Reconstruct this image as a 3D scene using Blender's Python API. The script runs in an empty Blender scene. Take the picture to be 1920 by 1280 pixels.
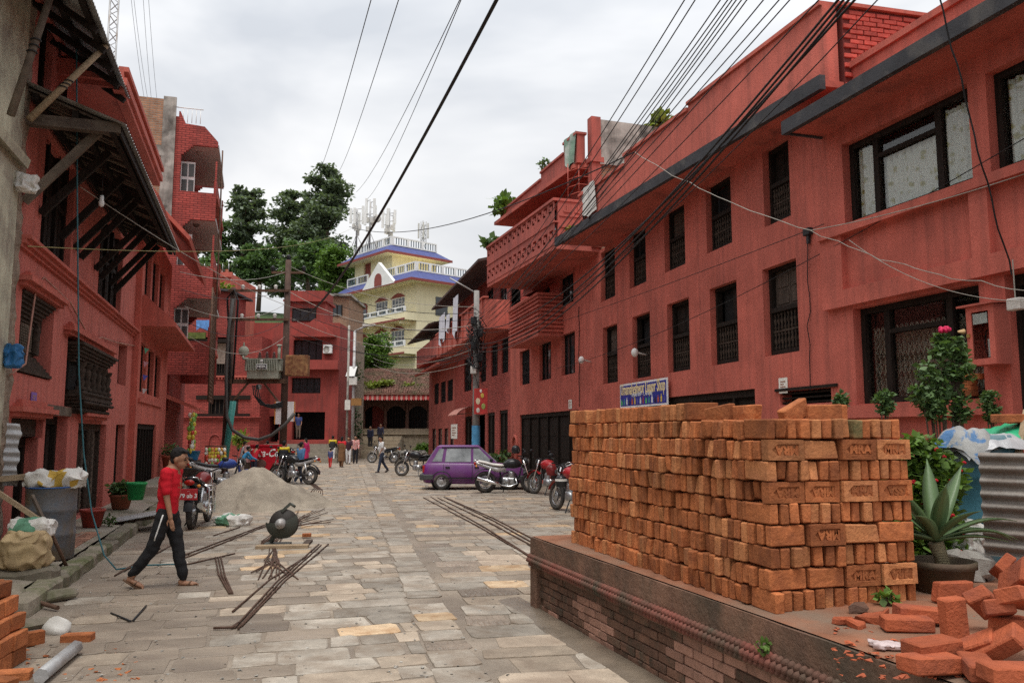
import bpy, bmesh, math, random
from math import sin, cos, pi, radians, sqrt, atan2
from mathutils import Vector, Matrix, Euler, noise
random.seed(7)
scene = bpy.context.scene
col = scene.collection
# ------------------------------------------------------------------ camera
FPX, CAMH, PITCH = 1536.0, 1.79, math.atan(172 / 1536.0)
cam_data = bpy.data.cameras.new('camera')
cam_data.sensor_width = 36.0
cam_data.lens = 36.0 * FPX / 1920.0
cam_data.clip_start, cam_data.clip_end = 0.05, 3000
cam = bpy.data.objects.new('camera', cam_data)
col.objects.link(cam)
cam.location = (0, 0, CAMH)
cam.rotation_euler = (pi / 2 + PITCH, 0, 0)
scene.camera = cam
# ------------------------------------------------------------------ world: overcast sky
SUN_EL, SUN_AZ = radians(70), radians(188)      # azimuth clockwise from +Y
world = bpy.data.worlds.new('World')
scene.world = world
world.use_nodes = True
nt = world.node_tree
for n in list(nt.nodes):
    nt.nodes.remove(n)
def wn(t, **k):
    n = nt.nodes.new(t)
    for a, b in k.items():
        setattr(n, a, b)
    return n
out = wn('ShaderNodeOutputWorld'); bg = wn('ShaderNodeBackground'); bg2 = wn('ShaderNodeBackground')
sky = wn('ShaderNodeTexSky', sky_type='NISHITA', sun_disc=False)
sky.sun_elevation, sky.sun_rotation = SUN_EL, SUN_AZ
sky.air_density, sky.dust_density = 1.0, 3.0
nt.links.new(sky.outputs[0], bg.inputs[0]); bg.inputs[1].default_value = 0.06
# cloud layer: grey overcast, brighter toward the zenith (CIE overcast sky) with soft cloud noise
tc = wn('ShaderNodeTexCoord'); sep = wn('ShaderNodeSeparateXYZ')
nt.links.new(tc.outputs['Generated'], sep.inputs[0])
mr = wn('ShaderNodeMapRange'); mr.inputs[1].default_value = 0; mr.inputs[2].default_value = 1
mr.inputs[3].default_value = 0.72; mr.inputs[4].default_value = 1.75
nt.links.new(sep.outputs[2], mr.inputs[0])
mp = wn('ShaderNodeMapping'); mp.inputs['Scale'].default_value = (1.0, 1.0, 2.4)
nt.links.new(tc.outputs['Generated'], mp.inputs[0])
nz = wn('ShaderNodeTexNoise'); nz.inputs['Scale'].default_value = 1.9; nz.inputs['Detail'].default_value = 5
nz.inputs['Roughness'].default_value = 0.5; nz.inputs['Distortion'].default_value = 0.3
nt.links.new(mp.outputs[0], nz.inputs[0])
rp = wn('ShaderNodeValToRGB')
rp.color_ramp.elements[0].position, rp.color_ramp.elements[0].color = 0.37, (0.60, 0.63, 0.675, 1)
rp.color_ramp.elements[1].position, rp.color_ramp.elements[1].color = 0.66, (1.0, 1.0, 1.0, 1)
nt.links.new(nz.outputs[0], rp.inputs[0])
ml = wn('ShaderNodeMixRGB', blend_type='MULTIPLY'); ml.inputs[0].default_value = 1
nt.links.new(rp.outputs[0], ml.inputs[1]); nt.links.new(mr.outputs[0], ml.inputs[2])
nt.links.new(ml.outputs[0], bg2.inputs[0]); bg2.inputs[1].default_value = 0.60
mx = wn('ShaderNodeMixShader'); mx.inputs[0].default_value = 0.93
nt.links.new(bg.outputs[0], mx.inputs[1]); nt.links.new(bg2.outputs[0], mx.inputs[2]); nt.links.new(mx.outputs[0], out.inputs[0])
# ------------------------------------------------------------------ sun behind thin cloud
sun_data = bpy.data.lights.new('sun', 'SUN')
sun_data.energy, sun_data.angle, sun_data.color = 1.5, radians(28), (1.0, 0.96, 0.90)
sun = bpy.data.objects.new('sun', sun_data)
col.objects.link(sun)
sd = Vector((sin(SUN_AZ) * cos(SUN_EL), cos(SUN_AZ) * cos(SUN_EL), sin(SUN_EL)))
sun.rotation_euler = sd.to_track_quat('Z', 'Y').to_euler()
sun.location = sd * 60
scene.view_settings.view_transform = 'Standard'
scene.view_settings.look = 'None'
scene.view_settings.exposure = 0.82
scene.view_settings.gamma = 1
scene.view_settings.use_curve_mapping = False
scene.cycles.max_bounces = 6
scene.cycles.use_denoising = False

# ------------------------------------------------------------------ pixel measuring helpers (photo pixels -> points on real planes)
def ray(px, py):
    a, b = (px - 960) / FPX, (640 - py) / FPX
    return Vector((a, cos(PITCH) - b * sin(PITCH), sin(PITCH) + b * cos(PITCH)))
def G(px, py, z=0.0):
    d = ray(px, py); t = (z - CAMH) / d.z
    return Vector((d.x * t, d.y * t, z))
def D(px, py, Y):
    d = ray(px, py); t = Y / d.y
    return Vector((d.x * t, Y, CAMH + d.z * t))
class Frame:
    """vertical wall plane; local x along the wall, local +y outward, z up"""
    def __init__(s, ox, oy, ux, uy):
        s.o = Vector((ox, oy, 0)); s.u = Vector((ux, uy, 0)).normalized(); s.n = Vector((-s.u.y, s.u.x, 0))
        s.rz = atan2(s.u.y, s.u.x)
    def hit(s, px, py, off=0.0):
        d = ray(px, py); c = Vector((0, 0, CAMH))
        t = ((s.o + s.n * off - c).dot(s.n)) / d.dot(s.n)
        p = c + d * t
        return (p - s.o).dot(s.u), p.z
    def w(s, x, y, z=0.0):
        p = s.o + s.u * x + s.n * y; return Vector((p.x, p.y, z))
    def box(s, x0, y0, x1, y1, off=0.0):
        """pixel rectangle (left, top, right, bottom of photo) -> sorted (s0, s1, z0, z1)"""
        a = s.hit(x0, (y0 + y1) / 2, off)[0]; b = s.hit(x1, (y0 + y1) / 2, off)[0]
        m = (x0 + x1) / 2
        return min(a, b), max(a, b), s.hit(m, y1, off)[1], s.hit(m, y0, off)[1]

# ------------------------------------------------------------------ object helpers
def tag(o, label=None, cat=None, group=None, kind=None):
    if label: o['label'] = label
    if cat: o['category'] = cat
    if group: o['group'] = group
    if kind: o['kind'] = kind
    return o
def thing(name, label, cat, loc=(0, 0, 0), rz=0.0, group=None):
    o = bpy.data.objects.new(name, None); col.objects.link(o)
    o.empty_display_size = 0.2
    o.location = loc; o.rotation_euler = (0, 0, rz)
    return tag(o, label, cat, group)
def link(name, me, parent=None, loc=None, rot=None, scale=None):
    o = bpy.data.objects.new(name, me); col.objects.link(o)
    if parent is not None: o.parent = parent
    if loc is not None: o.location = loc
    if rot is not None: o.rotation_euler = rot
    if scale is not None: o.scale = scale
    return o
class MB:
    def __init__(s): s.v, s.f, s.mi, s.cur, s.sm = [], [], [], 0, []
    def add(s, vs, fs, smooth=False):
        b = len(s.v); s.v += [tuple(p) for p in vs]
        for f in fs:
            s.f.append([i + b for i in f]); s.mi.append(s.cur); s.sm.append(smooth)
        return s
    def box(s, x0, x1, y0, y1, z0, z1):
        return s.add([(x0, y0, z0), (x1, y0, z0), (x1, y1, z0), (x0, y1, z0), (x0, y0, z1), (x1, y0, z1), (x1, y1, z1), (x0, y1, z1)],
                     [(3, 2, 1, 0), (4, 5, 6, 7), (0, 1, 5, 4), (1, 2, 6, 5), (2, 3, 7, 6), (3, 0, 4, 7)])
    def cbox(s, x0, x1, y0, y1, z0, z1, c=0.01):
        """box with chamfered edges"""
        vs, xs, ys, zs = [], (x0, x1), (y0, y1), (z0, z1)
        idx = {}
        for i in (0, 1):
            for j in (0, 1):
                for k in (0, 1):
                    sx, sy, sz = (1 - 2 * i) * c, (1 - 2 * j) * c, (1 - 2 * k) * c
                    for ax in range(3):
                        p = [xs[i] + sx, ys[j] + sy, zs[k] + sz]; p[ax] = (xs[i], ys[j], zs[k])[ax]
                        idx[i, j, k, ax] = len(vs); vs.append(p)
        fs = []
        def q(*k): fs.append([idx[a] for a in k])
        for i in (0, 1): q((i, 0, 0, 0), (i, 1, 0, 0), (i, 1, 1, 0), (i, 0, 1, 0))
        for j in (0, 1): q((0, j, 0, 1), (1, j, 0, 1), (1, j, 1, 1), (0, j, 1, 1))
        for k in (0, 1): q((0, 0, k, 2), (1, 0, k, 2), (1, 1, k, 2), (0, 1, k, 2))
        for a in (0, 1):
            for b in (0, 1):
                q((0, a, b, 1), (1, a, b, 1), (1, a, b, 2), (0, a, b, 2))
                q((a, 0, b, 0), (a, 1, b, 0), (a, 1, b, 2), (a, 0, b, 2))
                q((a, b, 0, 0), (a, b, 1, 0), (a, b, 1, 1), (a, b, 0, 1))
                for c2 in (0, 1): pass
        for i in (0, 1):
            for j in (0, 1):
                for k in (0, 1): q((i, j, k, 0), (i, j, k, 1), (i, j, k, 2))
        return s.add(vs, fs)
    def hull8(s, p):   # 8 points: bottom 4 ccw, top 4 ccw
        return s.add(p, [(3, 2, 1, 0), (4, 5, 6, 7), (0, 1, 5, 4), (1, 2, 6, 5), (2, 3, 7, 6), (3, 0, 4, 7)])
    def bar(s, p, q, w, h=None, up=(0, 0, 1)):
        p, q = Vector(p), Vector(q); h = w if h is None else h
        d = (q - p).normalized(); u = Vector(up)
        if abs(d.dot(u)) > 0.98: u = Vector((0, 1, 0))
        a = d.cross(u).normalized(); b = a.cross(d)
        a *= w / 2; b *= h / 2
        return s.add([p - a - b, p + a - b, p + a + b, p - a + b, q - a - b, q + a - b, q + a + b, q - a + b],
                     [(0, 1, 2, 3), (7, 6, 5, 4), (0, 4, 5, 1), (1, 5, 6, 2), (2, 6, 7, 3), (3, 7, 4, 0)])
    def tube(s, pts, r, n=6, cap=True, smooth=True):
        pts = [Vector(p) for p in pts]; m = len(pts)
        rs = r if isinstance(r, (list, tuple)) else [r] * m
        vs, fs, pa = [], [], None
        for i, p in enumerate(pts):
            d = (pts[min(i + 1, m - 1)] - pts[max(i - 1, 0)])
            if d.length < 1e-9: d = Vector((0, 0, 1))
            d.normalize()
            if pa is None:
                pa = d.orthogonal().normalized()
            else:
                pa = pa - d * pa.dot(d)
                pa = pa.normalized() if pa.length > 1e-6 else d.orthogonal().normalized()
            b = d.cross(pa)
            for k in range(n):
                t = 2 * pi * k / n
                vs.append(p + (pa * cos(t) + b * sin(t)) * rs[i])
        for i in range(m - 1):
            for k in range(n):
                k2 = (k + 1) % n
                fs.append((i * n + k, i * n + k2, (i + 1) * n + k2, (i + 1) * n + k))
        s.add(vs, fs, smooth)
        if cap:
            b = len(s.v) - len(vs)
            for f in ([b + k for k in range(n)][::-1], [b + (m - 1) * n + k for k in range(n)]):
                s.f.append(f); s.mi.append(s.cur); s.sm.append(False)
        return s
    def lathe(s, prof, c=(0, 0, 0), n=16, axis='z', smooth=True, a0=0, a1=2 * pi, M=None):
        full = abs(a1 - a0 - 2 * pi) < 1e-6; k = n if full else n + 1
        vs, fs = [], []
        for r, z in prof:
            for i in range(k):
                t = a0 + (a1 - a0) * i / n
                p = Vector((r * cos(t), r * sin(t), z))
                if axis == 'x': p = Vector((p.z, p.x, p.y))
                if axis == 'y': p = Vector((p.y, p.z, p.x))
                if M is not None: p = M @ p
                vs.append(p + Vector(c))
        for j in range(len(prof) - 1):
            for i in range(n):
                i2 = (i + 1) % k
                fs.append((j * k + i, j * k + i2, (j + 1) * k + i2, (j + 1) * k + i))
        return s.add(vs, fs, smooth)
    def torus(s, R, r, c=(0, 0, 0), axis='y', n=24, m=8, sx=1.0):
        vs, fs = [], []
        for i in range(n):
            t = 2 * pi * i / n
            for j in range(m):
                u = 2 * pi * j / m
                a = R + r * cos(u); h = r * sin(u) * sx
                p = (a * cos(t), h, a * sin(t)) if axis == 'y' else ((h, a * cos(t), a * sin(t)) if axis == 'x' else (a * cos(t), a * sin(t), h))
                vs.append(Vector(p) + Vector(c))
        for i in range(n):
            for j in range(m):
                i2, j2 = (i + 1) % n, (j + 1) % m
                fs.append((i * m + j, i2 * m + j, i2 * m + j2, i * m + j2))
        return s.add(vs, fs, True)
    def ell(s, c, r, n=10, m=7, rot=None):
        vs, fs = [], []
        for j in range(m + 1):
            ph = pi * j / m
            for i in range(n):
                t = 2 * pi * i / n
                p = Vector((r[0] * sin(ph) * cos(t), r[1] * sin(ph) * sin(t), r[2] * cos(ph)))
                if rot is not None: p = rot @ p
                vs.append(p + Vector(c))
        for j in range(m):
            for i in range(n):
                i2 = (i + 1) % n
                fs.append((j * n + i, (j + 1) * n + i, (j + 1) * n + i2, j * n + i2))
        return s.add(vs, fs, True)
    def prism(s, poly, y0, y1, axes='xz'):
        """extrude 2-D polygon; axes gives the two coordinates of the polygon, the third runs y0..y1"""
        n = len(poly)
        def P(p, y):
            return {'xz': (p[0], y, p[1]), 'yz': (y, p[0], p[1]), 'xy': (p[0], p[1], y)}[axes]
        vs = [P(p, y0) for p in poly] + [P(p, y1) for p in poly]
        fs = [list(range(n)), list(range(2 * n - 1, n - 1, -1))]
        fs += [(i, i + n, (i + 1) % n + n, (i + 1) % n) for i in range(n)]
        return s.add(vs, fs)
    def loft(s, rings, closed=True, cap=True, smooth=True):
        n = len(rings[0]); vs = [p for r in rings for p in r]; fs = []
        for j in range(len(rings) - 1):
            for i in range(n if closed else n - 1):
                i2 = (i + 1) % n
                fs.append((j * n + i, j * n + i2, (j + 1) * n + i2, (j + 1) * n + i))
        b = len(s.v); s.add(vs, fs, smooth)
        if cap:
            for f in ([b + i for i in range(n)][::-1], [b + (len(rings) - 1) * n + i for i in range(n)]):
                s.f.append(f); s.mi.append(s.cur); s.sm.append(False)
        return s
    def jitter(s, a, sc=8.0, seed=0):
        s.v = [tuple(Vector(p) + a * noise.noise_vector(Vector(p) * sc + Vector((seed * 3.1, 0, 0)))) for p in s.v]
        return s
    def xf(s, M):
        s.v = [tuple(M @ Vector(p)) for p in s.v]; return s
    def mesh(s, name, mats):
        me = bpy.data.meshes.new(name)
        me.from_pydata(s.v, [], s.f)
        for m in (mats if isinstance(mats, (list, tuple)) else [mats]): me.materials.append(m)
        me.polygons.foreach_set('material_index', s.mi)
        me.polygons.foreach_set('use_smooth', s.sm)
        bm = bmesh.new(); bm.from_mesh(me); bmesh.ops.recalc_face_normals(bm, faces=bm.faces); bm.to_mesh(me); bm.free()
        me.update(); return me
    def build(s, name, mats, parent=None, loc=None, rot=None):
        return link(name, s.mesh(name, mats), parent, loc, rot)
def bx(name, m, parent, x0, x1, y0, y1, z0, z1, c=0):
    b = MB(); (b.cbox(x0, x1, y0, y1, z0, z1, c) if c else b.box(x0, x1, y0, y1, z0, z1))
    return b.build(name, m, parent)
def copy_tree(o, parent=None):
    c = o.copy(); col.objects.link(c); c.parent = parent
    for ch in list(o.children): copy_tree(ch, c)
    return c
def R(a, b): return random.uniform(a, b)
ORD = ('first', 'second', 'third', 'fourth', 'fifth', 'sixth', 'seventh', 'eighth', 'ninth', 'tenth', 'eleventh', 'twelfth', 'thirteenth', 'fourteenth')
def crumb(mb, p, s, r):
    mb.add([p + Matrix.Rotation(r.uniform(0, 6.28), 3, 'Z') @ Vector((x * s * r.uniform(.6, 1.2), y * s * r.uniform(.5, 1.0), s * .55 * z * r.uniform(.6, 1.2) - .002)) for z in (0, 1) for x, y in ((-1, -1), (1, -1), (1, 1), (-1, 1))], [(0, 1, 2, 3), (4, 5, 6, 7), (0, 1, 5, 4), (1, 2, 6, 5), (2, 3, 7, 6), (3, 0, 4, 7)])

# ------------------------------------------------------------------ materials
def _mat(name):
    m = bpy.data.materials.new(name); m.use_nodes = True
    t = m.node_tree
    for n in list(t.nodes): t.nodes.remove(n)
    o = t.nodes.new('ShaderNodeOutputMaterial'); p = t.nodes.new('ShaderNodeBsdfPrincipled')
    t.links.new(p.outputs[0], o.inputs[0])
    return m, t, p
def _noise(t, vec, scale, detail=4, rough=.55, dist=0):
    n = t.nodes.new('ShaderNodeTexNoise'); n.inputs['Scale'].default_value = scale
    n.inputs['Detail'].default_value = detail; n.inputs['Roughness'].default_value = rough; n.inputs['Distortion'].default_value = dist
    t.links.new(vec, n.inputs[0]); return n.outputs[0]
def _ramp(t, fac, p0, p1, c0=(0, 0, 0, 1), c1=(1, 1, 1, 1)):
    r = t.nodes.new('ShaderNodeValToRGB')
    r.color_ramp.elements[0].position, r.color_ramp.elements[0].color = p0, c0
    r.color_ramp.elements[1].position, r.color_ramp.elements[1].color = p1, c1
    t.links.new(fac, r.inputs[0]); return r.outputs[0]
def _mix(t, fac, a, b, mode='MIX'):
    n = t.nodes.new('ShaderNodeMixRGB'); n.blend_type = mode
    for i, x in ((0, fac), (1, a), (2, b)):
        if isinstance(x, (int, float)): n.inputs[i].default_value = x
        elif isinstance(x, (tuple, list)): n.inputs[i].default_value = (*x[:3], 1)
        else: t.links.new(x, n.inputs[i])
    return n.outputs[0]
def mul(c, k): return tuple(min(1, x * k) for x in c[:3])
def mat(name, c, rough=.8, var=.18, scale=3.0, bump=.15, bscale=45.0, metal=0.0, spec=.3, patch=None, pamt=.5, pscale=2.0, pedge=.12,
        rand=0.0, streak=0.0, wet=0.0, stretch=(1, 1, 1), brick=None, trans=0.0, alpha=1.0, sheen=0, bdist=.01, wave=None, grain=0):
    m, t, p = _mat(name)
    tc = t.nodes.new('ShaderNodeTexCoord'); mp = t.nodes.new('ShaderNodeMapping'); mp.inputs['Scale'].default_value = stretch
    t.links.new(tc.outputs['Object'], mp.inputs[0]); v = mp.outputs[0]
    if rand:
        oi = t.nodes.new('ShaderNodeObjectInfo'); ad = t.nodes.new('ShaderNodeVectorMath'); ad.operation = 'MULTIPLY_ADD'
        cb = t.nodes.new('ShaderNodeCombineXYZ')
        for i in range(3): t.links.new(oi.outputs['Random'], cb.inputs[i])
        t.links.new(cb.outputs[0], ad.inputs[0]); ad.inputs[1].default_value = (37, 53, 71); t.links.new(v, ad.inputs[2]); v = ad.outputs[0]
    h = None
    n1 = _noise(t, v, scale, 6, .6)
    c1 = _mix(t, _ramp(t, n1, .3, .7), mul(c, 1 - var), mul(c, 1 + var))
    if grain:
        gn = _noise(t, tc.outputs['Object'], 55, 3, .7)
        c1 = _mix(t, 1, c1, _ramp(t, gn, .25, .75, (1 - grain,) * 3 + (1,), (1 + grain,) * 3 + (1,)), 'MULTIPLY')
        sn_ = _noise(t, v, 2.6, 8, .72, .6)
        c1 = _mix(t, _ramp(t, sn_, .66, .78, (0, 0, 0, 1), (.30, .30, .30, 1)), c1, mul([x + .10 for x in c], 1.25))
        dn_ = _noise(t, v, 1.7, 9, .75, .8)
        c1 = _mix(t, _ramp(t, dn_, .56, .78, (0, 0, 0, 1), (.6, .6, .6, 1)), c1, mul(c, .48))
    if brick:   # (brick length, course height, mortar size, mortar colour, bump)
        bl, bh, ms, mc, bb = brick
        sp = t.nodes.new('ShaderNodeSeparateXYZ'); t.links.new(tc.outputs['Object'], sp.inputs[0])
        ad = t.nodes.new('ShaderNodeMath'); ad.operation = 'ADD'; t.links.new(sp.outputs[0], ad.inputs[0]); t.links.new(sp.outputs[1], ad.inputs[1])
        cb = t.nodes.new('ShaderNodeCombineXYZ'); t.links.new(ad.outputs[0], cb.inputs[0]); t.links.new(sp.outputs[2], cb.inputs[1])
        bt = t.nodes.new('ShaderNodeTexBrick'); t.links.new(cb.outputs[0], bt.inputs[0])
        bt.inputs['Scale'].default_value = 1; bt.inputs['Brick Width'].default_value = bl; bt.inputs['Row Height'].default_value = bh
        bt.inputs['Mortar Size'].default_value = ms; bt.inputs['Mortar Smooth'].default_value = .3; bt.inputs['Bias'].default_value = 0
        bt.inputs['Color1'].default_value = (.8, .8, .8, 1); bt.inputs['Color2'].default_value = (1.15, 1.15, 1.15, 1); bt.inputs['Mortar'].default_value = (1, 1, 1, 1)
        c1 = _mix(t, 1, c1, bt.outputs['Color'], 'MULTIPLY')
        c1 = _mix(t, bt.outputs['Fac'], c1, mc)
    if patch:
        n2 = _noise(t, v, pscale, 5, .6, .4)
        f = _ramp(t, n2, 1 - pamt - pedge + .0, 1 - pamt + pedge)
        c1 = _mix(t, f, c1, patch)
    if streak:
        m2 = t.nodes.new('ShaderNodeMapping'); m2.inputs['Scale'].default_value = (5, 5, .25); t.links.new(tc.outputs['Object'], m2.inputs[0])
        n3 = _noise(t, m2.outputs[0], 1.3, 5, .6)
        c1 = _mix(t, _ramp(t, n3, .44, .78), c1, _mix(t, streak, c1, (.07, .045, .04)))
    if rand:
        mr_ = t.nodes.new('ShaderNodeMapRange'); mr_.inputs[3].default_value = 1 - rand; mr_.inputs[4].default_value = 1 + rand
        t.links.new(oi.outputs['Random'], mr_.inputs[0])
        c1 = _mix(t, 1, c1, mr_.outputs[0], 'MULTIPLY')
    t.links.new(c1, p.inputs['Base Color'])
    p.inputs['Roughness'].default_value = rough; p.inputs['Metallic'].default_value = metal
    p.inputs['Specular IOR Level'].default_value = spec
    if wet:
        n4 = _noise(t, tc.outputs['Object'], .55, 4, .6)
        rr = t.nodes.new('ShaderNodeMapRange'); rr.inputs[1].default_value = .38; rr.inputs[2].default_value = .62
        rr.inputs[3].default_value = rough; rr.inputs[4].default_value = max(.12, rough - wet); t.links.new(n4, rr.inputs[0])
        t.links.new(rr.outputs[0], p.inputs['Roughness'])
    if trans:
        p.inputs['Transmission Weight'].default_value = trans; p.inputs['IOR'].default_value = 1.15
    if alpha < 1: p.inputs['Alpha'].default_value = alpha
    if bump or brick or wave:
        b = t.nodes.new('ShaderNodeBump'); b.inputs['Strength'].default_value = min(1, bump * 2.5) if bump else .5; b.inputs['Distance'].default_value = bdist
        hn = _noise(t, v, bscale, 5, .65)
        if wave:
            wv = t.nodes.new('ShaderNodeTexWave'); wv.bands_direction = wave[0]; wv.inputs['Scale'].default_value = wave[1]; wv.inputs['Distortion'].default_value = wave[2]
            t.links.new(tc.outputs['Object'], wv.inputs[0]); hn = _mix(t, .6, hn, wv.outputs[1])
        t.links.new(hn, b.inputs['Height']); nrm = b.outputs[0]
        if brick:
            b2 = t.nodes.new('ShaderNodeBump'); b2.inputs['Strength'].default_value = brick[4]; b2.inputs['Distance'].default_value = .02; b2.invert = True
            t.links.new(bt.outputs['Fac'], b2.inputs['Height']); t.links.new(nrm, b2.inputs['Normal']); nrm = b2.outputs[0]
        t.links.new(nrm, p.inputs['Normal'])
    return m
RED = (.57, .142, .104)
K = {}
K['red'] = mat('red_plaster', RED, .88, .13, .9, .26, 60, streak=.42, patch=mul(RED, .70), pamt=.42, pscale=.8, pedge=.14, grain=.2)
K['red2'] = mat('red_plaster_old', (.55, .155, .122), .9, .15, .8, .28, 55, grain=.18, streak=.42, patch=(.42, .115, .09), pamt=.4, pscale=.8, pedge=.18)
K['redtrim'] = mat('red_trim', mul(RED, .86), .85, .15, 1.5, .22, 55, streak=.35, grain=.16)
K['red3'] = mat('red_plaster_dull', (.47, .12, .092), .9, .16, .8, .26, 55, streak=.5, patch=(.30, .08, .065), pamt=.46, pscale=.9, pedge=.16, grain=.2)
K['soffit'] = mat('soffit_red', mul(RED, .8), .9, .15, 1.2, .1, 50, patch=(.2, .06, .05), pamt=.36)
K['brickred'] = mat('red_painted_brick', (.43, .09, .07), .85, .2, 1.3, .1, 50, brick=(.25, .075, .009, (.20, .035, .028), .9), streak=.25)
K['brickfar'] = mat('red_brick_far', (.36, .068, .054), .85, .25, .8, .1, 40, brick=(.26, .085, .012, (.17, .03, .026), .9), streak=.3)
K['brickbrown'] = mat('bare_brick', (.36, .19, .11), .9, .25, 2.2, .15, 40, brick=(.25, .085, .014, (.30, .25, .2), .7), streak=.3)
K['edge'] = mat('dark_eave_edge', (.045, .045, .05), .8, .3, 3, .2, 40, patch=(.12, .11, .1), pamt=.35)
K['wood'] = mat('dark_wood', (.020, .014, .011), .75, .4, 6, .25, 50, stretch=(4, 4, .5), spec=.15)
K['wood2'] = mat('weathered_wood', (.075, .054, .042), .85, .35, 5, .3, 40, stretch=(4, 4, .6))
K['oldwood'] = mat('grey_old_timber', (.16, .125, .095), .9, .35, 4, .3, 40, patch=(.07, .05, .04), pamt=.45)
K['carved'] = mat('carved_wood', (.055, .039, .030), .85, .45, 8, .4, 60, spec=.15)
K['plank'] = mat('pale_plank', (.34, .25, .16), .85, .25, 5, .25, 40, stretch=(1, 6, 6))
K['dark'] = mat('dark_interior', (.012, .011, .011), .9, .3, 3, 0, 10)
K['dim'] = mat('dim_interior', (.05, .04, .035), .9, .4, 2, .1, 10)
K['glass'] = mat('window_glass', (.03, .035, .04), .06, .2, 2, 0, 10, spec=.7)
K['glass2'] = mat('dusty_glass', (.075, .075, .07), .3, .4, 3, .05, 30, spec=.5)
K['white'] = mat('white_paint', (.75, .75, .73), .6, .08, 3, .08, 50)
K['offw'] = mat('grimy_white', (.6, .58, .54), .7, .2, 5, .1, 50)
K['cream'] = mat('cream_paint', (.82, .745, .50), .75, .06, 1, .06, 50, streak=.12)
K['blue'] = mat('blue_paint', (.07, .085, .225), .7, .15, 2, .08, 50)
K['maroon'] = mat('maroon_trim', (.24, .06, .05), .75, .15, 3, .08, 50)
K['conc'] = mat('stained_concrete', (.40, .38, .34), .9, .3, 1.6, .25, 40, patch=(.09, .085, .075), pamt=.45, pscale=1.2, streak=.5)
K['plast'] = mat('pale_plaster', (.50, .48, .36), .9, .25, 1.5, .3, 30, patch=(.28, .24, .19), pamt=.45, streak=.35)
K['rubble'] = mat('rubble_wall', (.26, .20, .15), .95, .4, 5, .6, 14, bdist=.04)
K['iron'] = mat('rusty_iron', (.13, .075, .05), .75, .35, 6, .25, 60, metal=.3)
K['rust'] = mat('rust_sheet', (.30, .16, .07), .8, .4, 4, .2, 50, patch=(.16, .06, .03), pamt=.5, pscale=5)
K['rebar'] = mat('rebar_steel', (.105, .062, .045), .7, .4, 9, .3, 120, metal=.4)
K['steel'] = mat('grey_steel', (.42, .43, .44), .4, .15, 4, .05, 50, metal=.8)
K['galv'] = mat('galvanised', (.40, .40, .40), .55, .25, 3, .12, 40, metal=.4, patch=(.27, .22, .18), pamt=.4)
K['chrome'] = mat('chrome', (.75, .75, .75), .18, .05, 3, 0, 40, metal=1)
K['black'] = mat('black_plastic', (.018, .018, .02), .5, .3, 5, .05, 60)
K['rubber'] = mat('tyre_rubber', (.035, .032, .03), .85, .3, 8, .2, 60, patch=(.11, .095, .08), pamt=.4, pscale=4)
K['cable'] = mat('cable_black', (.012, .012, .013), .55, .2, 5, 0, 10)
K['cablew'] = mat('cable_pale', (.33, .31, .27), .6, .2, 5, 0, 10)
K['cableb'] = mat('cable_teal', (.03, .11, .13), .6, .2, 5, 0, 10)
K['moss'] = mat('moss', (.10, .12, .03), .95, .4, 6, .4, 60)
K['terra'] = mat('terracotta', (.33, .11, .065), .8, .2, 4, .2, 50, patch=(.18, .1, .06), pamt=.35)
K['skin'] = mat('skin', (.30, .155, .095), .55, .12, 8, .04, 80)
K['hair'] = mat('hair', (.010, .008, .008), .8, .3, 14, .3, 90)
def flat(name, c, rough=.75, var=.12, bump=.08, **k):
    if name not in K: K[name] = mat(name, c, rough, var, 5, bump, 60, **k)
    return K[name]
def leafmat(name, c, var=.4):
    m, t, p = _mat(name)
    g = t.nodes.new('ShaderNodeNewGeometry')
    n = t.nodes.new('ShaderNodeMapRange'); n.inputs[3].default_value = 1 - var; n.inputs[4].default_value = 1 + var
    t.links.new(g.outputs['Random Per Island'], n.inputs[0])
    c1 = _mix(t, 1, c, n.outputs[0], 'MULTIPLY')
    t.links.new(c1, p.inputs['Base Color']); p.inputs['Roughness'].default_value = .55; p.inputs['Specular IOR Level'].default_value = .3
    tr = t.nodes.new('ShaderNodeBsdfTranslucent'); t.links.new(_mix(t, 1, c1, (1.3, 1.4, .6), 'MULTIPLY'), tr.inputs[0])
    mxs = t.nodes.new('ShaderNodeMixShader'); mxs.inputs[0].default_value = .25
    o = [x for x in t.nodes if x.type == 'OUTPUT_MATERIAL'][0]
    t.links.new(p.outputs[0], mxs.inputs[1]); t.links.new(tr.outputs[0], mxs.inputs[2]); t.links.new(mxs.outputs[0], o.inputs[0])
    return m
K['leaf'] = leafmat('leaf_green', (.11, .19, .04)); K['leafdark'] = leafmat('leaf_dark', (.035, .075, .03))
K['leafpine'] = leafmat('leaf_conifer_hazed', (.135, .175, .115)); K['leafmid'] = leafmat('leaf_mid', (.10, .165, .065)); K['leafyel'] = leafmat('leaf_yellowgreen', (.2, .25, .05))  # conifer colour lightened and greyed: distance haze put into the leaves
K['bark'] = mat('bark', (.10, .07, .05), .95, .35, 5, .5, 20)

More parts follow.
